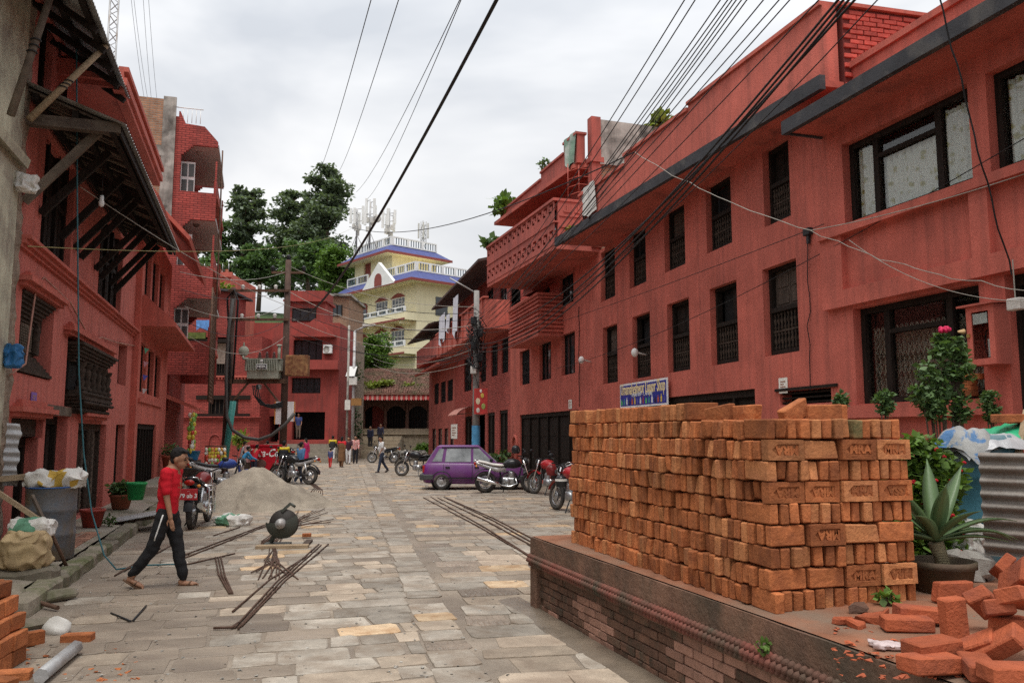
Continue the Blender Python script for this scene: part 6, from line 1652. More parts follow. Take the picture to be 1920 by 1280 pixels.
# greenhouse: belt ring to roof ring
m = MB()
bel = [(-1.52, .66), (-1.2, .665), (.74, .665), (.74, -.665), (-1.2, -.665), (-1.52, -.66)]
roof = [(-1.18, .53), (-1.05, .54), (.18, .54), (.18, -.54), (-1.05, -.54), (-1.18, -.53)]
zbq, zrq = .85, 1.375
m.loft([[(x, y, zbq) for x, y in bel], [(x, y, zrq) for x, y in roof], [(x * .9 - .05, y * .82, zrq + .035) for x, y in roof]], smooth=False); m.build('cabin', PU, car)
def gpt(x, t, s):     # point on cabin side at height fraction t
    return (x, s * (.668 + (.543 - .668) * t), zbq + (zrq - zbq) * t)
K['carglass'] = mat('car_glass', (.20, .215, .22), .08, .7, 2.2, 0, 10, spec=.9)  # pale mottled base colour paints reflections onto the glass
for s in (-1, 1):
    e = s * .006
    def win(name, pts):
        v = [Vector(gpt(x, t, s)) + Vector((0, e, 0)) for x, t in pts]; mm = MB(); mm.add(v + [p - Vector((0, e * .8, 0)) for p in v], [tuple(range(len(v)))] + [(i, (i + 1) % len(v), len(v) + (i + 1) % len(v), len(v) + i) for i in range(len(v))]); return mm.build(name, K['carglass'], car)
    win('rear_quarter_window', [(-1.32, .10), (-1.02, .10), (-.96, .86), (-1.10, .86)])
    w = win('rear_door_window', [(-.92, .08), (-.10, .08), (-.10, .88), (-.86, .88)])
    win('front_door_window', [(-.02, .08), (.58, .08), (.16, .88), (-.02, .88)])
    for x0_, x1_, nm in ((-.96, -.06, 'rear_door'), (-.04, .66, 'front_door')):
        mm = MB(); mm.box(x0_ - .004, x0_ + .004, s * Wc - .004, s * Wc + .004, .30, .84); mm.box(x1_ - .004, x1_ + .004, s * Wc - .004, s * Wc + .004, .30, .84); mm.box(x0_, x1_, s * Wc - .004, s * Wc + .003, .298, .306); d = mm.build(nm + '_seam', K['black'], car)
        bx('handle', K['black'], d, x0_ + .06, x0_ + .20, min(s * Wc, s * (Wc + .02)), max(s * Wc, s * (Wc + .02)), .70, .745)
    bx('rubbing_strip', K['black'], car, -1.0, .9, min(s * (Wc + .0), s * (Wc + .012)), max(s * (Wc + .0), s * (Wc + .012)), .37, .40)
    mm = MB(); mm.bar((-1.02, s * .565, 1.345), (.15, s * .565, 1.345), .03, .02); mm.build('rain_visor', K['black'], car)
    for x in (-1.02, 1.12):
        mm = MB(); mm.lathe([(0, s * (Wc - .14)), (.325, s * (Wc - .14)), (.325, s * (Wc + .006)), (.30, s * (Wc + .006))], (x, 0, .29), 22, 'y'); mm.build('wheel_arch', K['black'], car)
        mm = MB(); mm.torus(.20, .072, (x, s * (Wc - .055), .272), 'y', 26, 8, .95); wh = mm.build('wheel', K['rubber'], car)
        mm = MB(); y0_ = s * (Wc - .01); mm.lathe([(0, y0_), (.05, y0_ + s * .012), (.07, y0_ - s * .005), (.13, y0_ - s * .005), (.14, y0_ + s * .008), (.165, y0_)], (x, 0, .272), 18, 'y')
        for i in range(8): a = i * pi / 4; mm.ell((x + .1 * cos(a), y0_ + s * .0, .272 + .1 * sin(a)), (.016, .006, .016), 6, 4)
        mm.build('hubcap', K['galv'], wh)
mm = MB(); mm.hull8([(-1.505, -.56, .90), (-1.505, .56, .90), (-1.49, .56, .90), (-1.49, -.56, .90), (-1.235, -.46, 1.32), (-1.235, .46, 1.32), (-1.21, .46, 1.32), (-1.21, -.46, 1.32)]); mm.build('rear_window', K['carglass'], car)
mm = MB(); mm.hull8([(.70, -.58, .89), (.70, .58, .89), (.735, .58, .89), (.735, -.58, .89), (.20, -.48, 1.33), (.20, .48, 1.33), (.235, .48, 1.33), (.235, -.48, 1.33)]); mm.build('windscreen', K['carglass'], car)
gb2 = flat('bumper_grey', (.06, .06, .062), .6)
mm = MB(); mm.cbox(-1.72, -1.56, -.70, .70, .32, .52, .03); mm.cbox(-1.60, -1.28, -.735, -.66, .33, .50, .02); mm.cbox(-1.60, -1.28, .66, .735, .33, .50, .02); mm.build('rear_bumper', gb2, car)
mm = MB(); mm.cbox(1.58, 1.72, -.70, .70, .30, .48, .03); mm.cbox(1.38, 1.62, -.73, -.66, .31, .46, .02); mm.build('front_bumper', gb2, car)
for s in (-1, 1):
    mm = MB(); mm.cbox(-1.625, -1.52, s * .62 - .06, s * .62 + .06, .56, .78, .01); mm.build('tail_light', flat('lamp_red', (.35, .015, .01), .25), car)
    mm = MB(); mm.cbox(1.56, 1.645, s * .52 - .13, s * .52 + .13, .52, .66, .01); mm.build('headlight', K['glass2'], car)
    mm = MB(); mm.cbox(.50, .60, s * .76 - .06, s * .76 + .06, .90, 1.0, .015); mm.build('door_mirror', K['black'], car)
bx('number_plate', flat('plate_red', (.42, .03, .035), .5), car, -1.73, -1.721, -.2, .2, .36, .48)

# ================================================================== TRANSFORMER AND POLES
TYp = 37.0
def at(px, py): return D(px, py, TYp)
pm = mat('rusty_pole', (.085, .05, .038), .8, .35, 3, .2, 40)
pl = at(437, 540); pr = at(541, 490)
for nm, px, py, lab in (('l', 438, 540, 'brown utility pole with teal pipe, left of the transformer'), ('r', 541, 488, 'brown utility pole with insulator arms, right of the transformer')):
    top = at(px, py); t = thing('utility_pole', lab, 'pole', (top.x, TYp, 0))
    m = MB(); m.tube([(-.12 if nm == 'l' else 0, 0, -.1), (0, 0, top.z)], [.17, .13], 10); m.build('shaft', pm, t)
    if nm == 'r':
        for py2, w in ((511, .75),):
            z = at(541, py2).z; bx('cross_arm', K['iron'], t, -w, w, -.06, .06, z - .05, z + .05)
            for x in (-w * .95, w * .95): m = MB(); m.lathe([(.03, 0), (.1, .06), (.06, .12), (.12, .18), (.06, .24), (.02, .28)], (x, 0, z + .05), 8); m.build('insulator', K['black'], t)
        m = MB(); m.lathe([(.03, 0), (.1, .06), (.06, .12), (.12, .18), (.06, .24), (.02, .28)], (0, 0, top.z), 8); m.build('insulator', K['black'], t)
    else:
        teal = flat('teal_pipe', (.06, .28, .25), .5)
        a, b_ = at(424, 872), at(440, 752); m = MB(); m.tube([(a.x - top.x, -.22, a.z), (b_.x - top.x, -.2, b_.z)], .14, 10); m.build('teal_pipe', teal, t)
        m = MB(); m.tube([(b_.x - top.x - .25, -.2, .3), (b_.x - top.x - .2, -.2, 5), (-.2, -.2, at(437, 560).z), (.12, -.25, at(437, 545).z), (.3, -.2, at(437, 565).z), (.2, -.2, 4)], .045, 7); m.build('cable_riser', K['cable'], t)
tr = thing('steel_gantry', 'steel cross beams between the two brown poles carrying the transformer', 'frame', (0, TYp, 0))
xl, xr = pl.x, pr.x
for py, w in ((546, .08), (600, .08), (715, .14)):
    z = at(490, py).z; bx('cross_beam', K['iron'], tr, xl - .15, xr + .15, -.16 - w / 2, -.16 + w / 2, z - w * .7, z + w * .7)
    if py < 700:
        for f in (.2, .5, .8):
            x = xl + (xr - xl) * f; m = MB(); m.lathe([(.03, 0), (.09, .05), (.06, .1), (.1, .16), (.04, .22)], (x, -.16, z + .05), 8); m.build('insulator', K['offw'], tr)
zb = at(490, 718).z
for x0_, x1_ in ((xl + .1, xl + .9), (xr - .1, xr - .9)): m = MB(); m.bar((x0_, -.16, zb - 1.0), (x1_, -.16, zb), .08); m.build('brace', K['iron'], tr)
tx = thing('transformer', 'grey green finned distribution transformer mounted between two poles', 'transformer', (at(498, 712).x, TYp - .16, at(498, 711).z))
gg = mat('transformer_paint', (.36, .37, .30), .6, .12, 3, .06, 40, streak=.25)
bx('tank', gg, tx, -.70, .70, -.35, .35, .0, .86, .02); bx('tank_lid', gg, tx, -.80, .80, -.42, .42, .861, .90)
for i in range(18): x = -.66 + 1.32 * i / 17; bx('cooling_fin', gg, tx, x - .012, x + .012, -.50, -.351, .36, .84)
for s in (-1, 1): bx('side_radiator', gg, tx, s * .76 - .05, s * .76 + .05, -.30, .30, .36, .84)
for x in (-.25, .08, .40): m = MB(); m.lathe([(.06, .9), (.11, .96), (.05, 1.0), (.09, 1.06), (.04, 1.1), (.07, 1.15), (.03, 1.22), (0, 1.24)], (x, 0, 0), 9); m.build('bushing', flat('porcelain_brown', (.06, .03, .025), .3), tx)
m = MB(); m.lathe([(0, -.06), (.22, -.06), (.24, 0), (.22, .06), (0, .06)], (-.95, -.1, 1.25), 16, 'y'); m.tube([(-.95, -.1, 1.05), (-.95, -.1, .92), (-.72, -.1, .90)], .07, 8); m.lathe([(.03, 1.48), (.05, 1.52), (.02, 1.66)], (-.95, -.1, 0), 8); m.build('conservator', gg, tx)
m = MB(); m.tube([(.62, 0, .9), (.62, 0, 1.5)], .07, 8); m.lathe([(.12, 1.5), (.12, 1.56), (0, 1.58)], (.62, 0, 0), 10); m.build('relief_pipe', gg, tx)
np_ = bx('name_plate', flat('plate_black', (.02, .02, .025), .5), tx, -.21, .21, -.53, -.505, .44, .62); link('lettering', text_mesh('NEEK', .155, .002, K['white'], bold=.003), np_, loc=(0, -.533, .528), rot=(pi / 2, 0, 0)); bx('border', K['white'], np_, -.235, .235, -.515, -.504, .415, .645)
link('lettering', text_mesh('200', .09, .002, K['offw'], bold=.002), tx, loc=(0, -.512, .69), rot=(pi / 2, 0, 0)); bx('tag_plate', K['white'], tx, -.06, .06, -.515, -.503, .76, .84)
rb = thing('rusty_box', 'rusty metal switch box fixed right of the transformer', 'box', (at(563, 706).x, TYp - .45, at(563, 706).z))
bx('case', K['rust'], rb, -.48, .48, -.2, .2, 0, .92, .01); bx('side_box', K['rust'], rb, -.50, -.22, -.27, -.201, .03, .90, .01)
m = MB(); m.lathe([(.02, .0), (.12, .05), (.14, .2), (.06, .26)], (0, 0, 0), 10); lamp = thing('flood_lamp', 'small round lamp hanging under the transformer beam', 'lamp', (at(487, 730).x, TYp - .16, at(487, 731).z)); m.build('shade', K['galv'], lamp)
# banners on the right pole
for i, (px, lab, c) in enumerate(((524, 'white vertical banner left of the right transformer pole', (.62, .58, .58)), (550, 'white vertical banner right of the right transformer pole', (.68, .66, .66)))):
    a, b_ = at(px - 5 - i * 2, 753), at(px + 6, 795 if i == 0 else 790); t = thing('banner', lab, 'banner', (a.x, TYp - .3, b_.z)); bx('sheet', flat('banner%d' % i, c, .7, .2), t, 0, b_.x - a.x, -.01, .01, 0, a.z - b_.z); bx('stripe', flat('banner_orange', (.55, .22, .05), .7), t, (0 if i == 0 else b_.x - a.x - .05), (.05 if i == 0 else b_.x - a.x), -.014, -.0105, 0, a.z - b_.z)
# tangled concrete pole on the right
cpY = 33.0; cpx = D(893, 700, cpY).x
cp = thing('utility_pole', 'pale concrete pole smothered in tangled black cables', 'pole', (cpx, cpY, 0))
m = MB(); m.tube([(0, 0, -.1), (.0, 0, D(893, 545, cpY).z)], [.17, .11], 12); m.build('shaft', mat('pole_concrete', (.27, .26, .245), .9, .2, 3, .2, 30, streak=.3), cp)
m = MB(); m.lathe([(.172, 1.3), (.168, 2.1)], n=14); m.build('blue_poster', flat('poster_blue', (.08, .28, .5), .6, .3), cp)
m = MB(); zlo, zhi = D(893, 690, cpY).z, D(893, 590, cpY).z
for i in range(46):
    pts = []; a0 = R(0, 6.28); r0_ = R(.1, .45); z0_ = R(zlo, zhi)
    for k in range(9):
        a = a0 + k * .85; rr = r0_ * (.5 + .6 * abs(sin(k * 1.3 + i))); pts.append((rr * cos(a), rr * sin(a) - .1, z0_ + R(-.28, .28) - .09 * k * (i % 2)))
    m.tube(pts, R(.008, .02), 4)
o = m.build('cable_tangle', K['cable'], cp); o['kind'] = 'stuff'
m = MB()
for i in range(5): z = zlo + .1 + i * .45; m.cbox(-.3 + (i % 2) * .25, .05 + (i % 2) * .25, -.32, -.1, z, z + .28, .02)
bxs = []
for i in range(5): z = zlo - .25 + i * .5; bx('junction_box', K['offw'] if i == 0 else K['black'], cp, -.22 + (i % 2) * .25, .02 + (i % 2) * .25, -.36, -.12, z, z + .3, .02)
m = MB(); m.tube([(0, 0, D(893, 550, cpY).z), (-.6, -.1, D(880, 535, cpY).z), (-1.1, -.1, D(860, 522, cpY).z)], .03, 6); m.build('lamp_arm', K['galv'], cp)
a, b_ = D(889, 728, cpY - .3), D(914, 776, cpY - .3)
rb2 = thing('poster', 'torn red food poster tied to the tangled pole', 'poster', (a.x, cpY - .32, b_.z)); w_ = b_.x - a.x; h_ = a.z - b_.z
bx('sheet', flat('poster_red', (.42, .04, .035), .6, .3), rb2, 0, w_, -.01, .01, 0, h_)
for i, (x, z, r1, c) in enumerate(((.3, .5, .13, (.6, .5, .35)), (.62, .72, .1, (.55, .4, .08)), (.7, .3, .12, (.3, .35, .1)), (.3, .15, .1, (.6, .55, .5)), (.5, .9, .07, (.7, .65, .6)))): m = MB(); m.ell((w_ * x, -.012, h_ * z), (r1 * .7, .004, r1), 10, 6); m.build('printed_dish', flat('poster_dish%d' % i, c, .6), rb2)
# street lamp with solar panel and thin pole by the temple
lp = thing('street_lamp', 'thin galvanised lamp pole with small solar panel by the temple', 'street lamp', G(660, 866)); zz = 9.0
sp = G(660, 866); m = MB(); m.tube([(0, 0, 0), (0, 0, D(655, 620, sp.y).z)], [.12, .09], 8); m.build('pole', K['galv'], lp)
zt_ = D(655, 620, sp.y).z; m = MB(); m.tube([(0, 0, zt_), (.9, 0, zt_ + .35)], .05, 6); m.build('arm', K['galv'], lp); bx('lamp_head', K['offw'], lp, .5, 1.3, -.12, .12, zt_ + .3, zt_ + .42)
z1_ = D(655, 722, sp.y).z; bx('control_box', K['offw'], lp, -.35, .25, -.3, -.1, z1_, z1_ + .5, .02); m = MB(); m.hull8([(-.45, -.35, z1_ + .55), (.1, -.35, z1_ + .55), (.1, -.33, z1_ + .5), (-.45, -.33, z1_ + .5), (-.35, -.0, z1_ + 1.2), (.2, -.0, z1_ + 1.2), (.2, .02, z1_ + 1.16), (-.35, .02, z1_ + 1.16)]); m.build('solar_panel', K['glass'], lp)
z2_ = D(655, 760, sp.y).z; bx('notice_board', flat('board_orange', (.3, .15, .05), .7), lp, -.1, .55, -.22, -.12, z2_, z2_ + .45)
lp2 = thing('service_pole', 'slim grey pole beside the solar lamp', 'pole', G(649, 868)); m = MB(); m.tube([(0, 0, 0), (0, 0, D(649, 610, G(649, 868).y).z)], .07, 7); m.build('shaft', K['conc'], lp2); bx('meter_box', K['offw'], lp2, -.12, .2, -.2, -.06, 3.2, 3.8)

# ================================================================== DRINKS CART, SNACKS
cY = 34.0
ca_, cb2 = D(482, 845, cY), D(523, 870, cY)
cart = thing('drinks_cooler', 'red drinks cooler box with white script lettering', 'cooler', (D(503, 860, cY).x, cY, 0))
rc = flat('cola_red', (.42, .012, .025), .4)
wC_ = (cb2.x - ca_.x) / 2 + .15; zt_ = D(503, 836, cY).z
bx('body', rc, cart, -wC_, wC_, -.4, .4, .25, zt_, .02); bx('lid', rc, cart, -wC_ - .03, wC_ + .03, -.43, .43, zt_ + .001, zt_ + .06)
lt_ = text_mesh('Coca-Cola', .40, .004, K['white'], bold=.006, shear=.35); link('lettering', lt_, cart, loc=(0, -.41, zt_ - .28), rot=(pi / 2, 0, 0), scale=(.88, 1.1, 1))
m = MB(); m.ell((-.2, -.402, .55), (.25, .006, .2), 12, 8); m.build('printed_face', flat('print_brown', (.12, .06, .05), .6), cart)
for s in (-1, 1): bx('foot', K['black'], cart, s * (wC_ - .15) - .06, s * (wC_ - .15) + .06, -.35, .35, 0, .249)
bx('side_crate', flat('crate_red_white', (.55, .3, .3), .6, .4), tag(thing('crate', 'red and white drinks crate left of the cooler', 'crate', (D(475, 852, cY).x, cY - .1, .6)), None), -.3, .3, -.2, .2, 0, .7, .02)
bx('crate_stand', K['wood2'], [o for o in scene.objects if o.name.startswith('crate') and o.type == 'EMPTY'][0], -.28, .28, -.18, .18, -.6, -.001)
sn = thing('snack_rack', 'wall of colourful snack packets hung beside the blue motorcycle', 'snack rack', (D(404, 870, 27).x, 27, 0))
x0, x1 = D(385, 850, 27).x - sn.location.x, D(423, 850, 27).x - sn.location.x; z0, z1 = D(404, 875, 27).z, D(404, 836, 27).z
m = MB(); m.tube([(x0, 0, 0), (x0, 0, z1)], .02, 6); m.tube([(x1, 0, 0), (x1, 0, z1)], .02, 6); m.tube([(x0, 0, z1), (x1, 0, z1)], .02, 6); m.build('frame', K['iron'], sn)
pk = [flat('pack%d' % i, c, .3) for i, c in enumerate(((.62, .5, .06), (.5, .06, .04), (.7, .68, .6), (.2, .42, .08), (.6, .3, .06)))]
pmesh = [MB().ell((0, 0, 0), (.055, .03, .07), 8, 5).mesh('snack_packet', p) for p in pk]
def packets(t, x0, x1, z0, z1, dx, dz, y=-.05):
    x = x0
    while x <= x1:
        z = z0
        while z <= z1: link('snack_packet', rnd.choice(pmesh), t, loc=(x + R(-.02, .02), y + R(-.03, .03), z), rot=(R(-.2, .2), R(-.35, .35), R(-.4, .4))); z += dz
        x += dx
packets(sn, x0 + .05, x1, z0 + .1, z1 - .06, .10, .115)
sn2 = thing('snack_strings', 'strings of yellow snack packets hanging at the left shop', 'snack packets', LF.w(-29.2, 1.0, 0)); sn2.rotation_euler[2] = LF.rz
for i, s in enumerate((-.6, -.2, .2, .6)): 
    m = MB(); m.tube([(s, .1 * (i % 2), 2.6), (s, .1 * (i % 2), 1.2)], .006, 4); m.build('string', K['cablew'], sn2)
    z = 1.2
    while z < 2.5: link('snack_packet', rnd.choice(pmesh[:1] + pmesh[:1] + pmesh[3:4] + pmesh), sn2, loc=(s + R(-.05, .05), .1 * (i % 2) + R(-.04, .04), z), rot=(0, R(-.4, .4), R(0, 3)), scale=(1.5, 1.5, 1.35)); z += .15
sn3 = thing('banana_bunches', 'yellow fruit hanging in the shop doorway behind the car', 'fruit', RF2.w(42.1, .12, 0), RF2.rz)
for i in range(3):
    for k in range(6): m = MB(); m.tube([(i * .35 - .4, 0, 1.9 - k * .2), (i * .35 - .34 + R(-.05, .05), .08, 1.8 - k * .2), (i * .35 - .42 + R(-.05, .05), .1, 1.7 - k * .2)], [.03, .06, .03], 6); m.build('fruit', flat('banana', (.55, .4, .05), .5), sn3)

# ================================================================== CONSTRUCTION CLUTTER
K['sand'] = mat('sand', (.325, .28, .22), .95, .22, 3, .6, 45, grain=.2, patch=(.19, .16, .125), pamt=.4, pscale=1.5, bdist=.02)
sc0 = Vector((-6.35, 20.2, 0)); sm_ = MB(); N = 90; vs = []
for j in range(N + 1):
    for i in range(N + 1):
        x, y = -3.4 + 6.8 * i / N, -2.9 + 5.8 * j / N; a = atan2(y, x); d = sqrt((x / 1.12) ** 2 + y * y)
        rad = 1.52 + .15 * sin(2 * a + .6) + .12 * sin(5 * a) + (.2 * max(0, cos(a - .35)) ** 3)
        hgt = max(0, 1 - d / rad) ** 1.06 * 1.06
        if hgt > .92: hgt = .92 + (hgt - .92) * .3
        n3 = noise.noise(Vector((x * 1.3, y * 1.3, 3))) * .16 - abs(noise.noise(Vector((x * 2.6, y * 2.6, 1)))) * .12 + noise.noise(Vector((x * 7, y * 7, 1))) * .035 + noise.noise(Vector((x * 15, y * 15, 1))) * .02
        film = .045 * (1.45 - d / rad) + .022 * noise.noise(Vector((x * 3, y * 3, 7))) - .012; vs.append((x, y, max(hgt + n3 * min(1, hgt * 4) if hgt > 0 else -.03, min(film, .03)) if d / rad < 1.6 else -.03))
sm_.add(vs, [(j * (N + 1) + i, j * (N + 1) + i + 1, (j + 1) * (N + 1) + i + 1, (j + 1) * (N + 1) + i) for j in range(N) for i in range(N)], True)
tag(sm_.build('sand_heap', K['sand'], None, sc0), 'large heap of grey building sand on the street', 'sand heap')
def rod(pts, label, group, r=.010, name='rebar', m_=None):
    P = [G(*p[:2]) + Vector((0, 0, r + (p[2] if len(p) > 2 else .012))) for p in pts]; o = P[0].copy(); m = MB(); m.tube([p - o for p in P], r, 6)
    t = m.build(name, m_ or K['rebar'], None, o); tag(t, label, 'rebar', group); return t
for i, (a, b_) in enumerate((((794, 934), (994, 1046)), ((808, 933), (1000, 1049)), ((820, 934), (1006, 1030)), ((832, 933), (1010, 1026)), ((836, 934), (1014, 1020)))):
    mid_ = ((a[0] + b_[0]) / 2 + (0, 4, -3, 2, 0)[i], (a[1] + b_[1]) / 2 + (3, 5, 1, 3, 2)[i] - 6); rod([a, mid_, b_], 'long straight rebar rod lying towards the brick platform, %s from the left' % ORD[i], 'long rods near platform', .012)
for i, (a, b_) in enumerate((((440, 1180), (598, 1022)), ((446, 1182), (602, 1024)), ((452, 1178), (616, 1022)), ((436, 1150), (575, 1045)))):
    rod([a, ((a[0] + b_[0]) / 2, (a[1] + b_[1]) / 2 - 8), b_], 'straight rebar rod pointing down the street by the saw, %s from the left' % ('second', 'third', 'fourth', 'first')[i], 'rods before the saw', .011)
rod([(400, 1182), (434, 1181), (448, 1172)], 'short bent rebar end at the near tip of the rods', None, .014)
for i in range(3): rod([(404 + i * 5, 1047), (410 + i * 6, 1080 + i * 2), (430 + i * 3, 1116)], 'bowed rebar offcut lying left of the saw rods, %s one' % ('left', 'middle', 'right')[i], 'bowed offcuts', .012)
for i in range(14):
    x0 = 530 + i * 5.4; rod([(500 + R(-15, 20), 1020 + R(-6, 8)), (540 + R(-15, 15), 995 + R(-8, 8), .06), (x0 + 25, 965 + R(-12, 18), .03)], 'thin rebar in the bunch fanning behind the saw, %s from the left' % ORD[i], 'bunch behind saw', .008)
for i in range(12):
    rod([(510 + R(-8, 8), 1030), (505 + R(-20, 20), 1055, .03), (470 + i * 8 + R(-3, 3), 1078 + R(-6, 12))], 'thin rebar end spilling towards the viewer below the saw, %s from the left' % ORD[i], 'spilling ends', .008)
for i, (a, b_) in enumerate((((340, 1045), (498, 985)), ((345, 1049), (498, 988)), ((215, 1082), (300, 1030)), ((222, 1078), (330, 1020)), ((400, 1006), (450, 990)), ((345, 1062), (440, 1040)))):
    rod([a, b_], ('upper of two long rods running into the saw from left', 'lower of two long rods running into the saw from left', 'left rod behind the feet of walking man', 'right rod behind the feet of walking man', 'short rod lying just before the rear wheel of dark red motorcycle', 'rod lying below the two long rods left of saw')[i], 'rods behind man', .011)
for i in range(6): rod([(575 + i * 3, 903 + i), (590 + i * 3, 915 + i), (575 + i * 6, 932)], 'curved rebar at the foot of the sand heap, %s from the left' % ORD[i], 'curved rods at sand', .012)
rod([(208, 1153), (245, 1168)], 'short black rod lying alone on the street, left one', None, .010, m_=K['black']); rod([(249, 1167), (274, 1139)], 'short black rod lying alone on the street, right one', None, .010, m_=K['black'])
rod([(-20, 1125, .1), (108, 1146)], 'dark steel pipe end entering at the left edge', None, .025, 'steel_pipe', K['iron'])
rod([(75, 1285), (142, 1228)], 'grey plastic pipe lying by the near left bricks', None, .055, 'plastic_pipe', K['galv'])
# chop saw
sp = G(515, 1028); saw = thing('chop_saw', 'dark abrasive chop saw standing among cut rebar', 'saw', sp, .12)
bx('base_board', K['plank'], saw, -.28, .52, -.10, .06, .0, .06, .006); bx('rear_board', K['wood2'], saw, .4, .5, .061, .7, .0, .05)
m = MB(); m.lathe([(0, -.012), (.23, -.012), (.23, .012), (0, .012)], (.10, .2, .36), 30, 'y'); m.build('blade', flat('blade_dark', (.035, .03, .027), .6), saw)
dk = flat('saw_grey', (.06, .065, .055), .5)
m = MB(); m.lathe([(0, -.05), (.24, -.05), (.25, -.03), (.25, .03), (.24, .05)], (.07, .2, .38), 26, 'y', a0=pi * .35, a1=pi * 1.5); m.build('blade_guard', dk, saw)
m = MB(); m.lathe([(0, -.16), (.075, -.16), (.08, -.1), (.08, -.02)], (.06, .2, .37), 14, 'y'); m.lathe([(0, -.172), (.045, -.172), (.045, -.161)], (.06, .2, .37), 12, 'y'); m.build('motor', K['galv'], saw)
m = MB(); m.bar((.06, .28, .37), (-.12, .34, .06), .06); m.bar((.06, .2, .55), (.2, .2, .68), .045); m.tube([(.2, .2, .67), (.27, .2, .62)], .022, 8); m.box(-.2, .2, .07, .42, .0, .05); m.build('arm', dk, saw)
brk = lambda nm, lab, p, rot, k='brick', cat='brick', grp=None: tag(link(nm, rnd.choice(BM[k]), None, p, rot), lab, cat, grp)
brk('brick', 'broken brick lying behind the chop saw', G(575, 1008) + Vector((0, 0, .05)), (pi / 2, 0, .2)).scale = (.6, .8, .8)
brk('brick', 'single red brick lying alone on the near street', G(146, 1203) + Vector((0, 0, .036)), (pi / 2, 0, .12), 'brick')
# cement bags on street
def sack(label, loc, size, rz, c, name='sack', band=None, seed=1, tilt=0, lump=.16, txt=None):
    b_ = MB().cbox(-size[0] / 2, size[0] / 2, -size[1] / 2, size[1] / 2, 0, size[2], min(size) * .2); me = b_.mesh(name, [c] + ([band] if band else [])); bmx = bmesh.new(); bmx.from_mesh(me)
    bmesh.ops.subdivide_edges(bmx, edges=bmx.edges, cuts=9, use_grid_fill=True)
    for v in bmx.verts:
        w1 = v.co * 7 + noise.noise_vector(v.co * 4) * .8 + Vector((seed * 3, 0, 0)); rg = v.co.normalized() * (.05 - .16 * abs(noise.noise(w1))) * max(size) * .35
        n_ = rg + noise.noise_vector(v.co * (3.0 / max(size)) * 1.6 + Vector((seed * 7, 0, 0))) * lump * max(size) * .55 + noise.noise_vector(v.co * 14 + Vector((seed, 0, 0))) * .018
        if v.co.z < .02: n_.z = abs(n_.z) * .3
        v.co += n_
    if band:
        for f in bmx.faces:
            cz = f.calc_center_median(); f.material_index = 1 if abs(cz.x / size[0] + .12 * sin(seed) + .25 * noise.noise(cz * 6)) < .18 else 0
    for f in bmx.faces: f.smooth = True
    bmx.to_mesh(me); bmx.free(); o = link(name, me, None, loc, (tilt, 0, rz)); return tag(o, label, 'sack')
wsk, gsk, ysk = mat('sack_white', (.62, .60, .56), .7, .15, 5, .25, 30, patch=(.4, .34, .26), pamt=.35), mat('sack_green', (.12, .28, .18), .7, .25, 6, .2, 30), mat('sack_tan', (.42, .31, .17), .8, .2, 5, .3, 30, patch=(.22, .14, .08), pamt=.42)
sack('crumpled white and green cement bag below the sand heap', G(435, 985), (.62, .42, .20), -.35, wsk, band=gsk, seed=2)
LZ = .17
dp = G(90, 1046, LZ)
dr_ = thing('oil_drum', 'dented blue grey metal drum by the left kerb', 'drum', dp, .4)
dm_ = mat('drum_paint', (.13, .15, .18), .6, .3, 3, .2, 30, patch=(.16, .12, .08), pamt=.48, pscale=2.5, metal=.2)
m = MB(); m.lathe([(.29, 0), (.30, .02), (.30, .3), (.31, .32), (.30, .34), (.30, .6), (.31, .62), (.30, .64), (.305, .90), (.315, .92), (.30, .925), (.285, .9), (.28, .06), (0, .05)], n=28); m.jitter(.012, 3, 1); m.build('shell', dm_, dr_); m = MB(); m.torus(.305, .012, (0, 0, .92), 'z', 28, 6); m.build('rim', flat('drum_blue', (.04, .10, .28), .5), dr_)
sack('white plastic sack draped over the drum rim', dp + Vector((.02, .0, .90)), (.66, .46, .22), .3, wsk, band=flat('sack_yellow', (.5, .32, .06), .7), seed=5, lump=.25)
sack('green printed cement sack on top of the tan sack', G(48, 1010, .55) + Vector((0, .1, 0)), (.46, .34, .22), .3, wsk, band=gsk, seed=8)
sack('stained tan sack slumped on the near left step', G(45, 1068, .24), (.48, .38, .42), .2, ysk, seed=11, lump=.2)
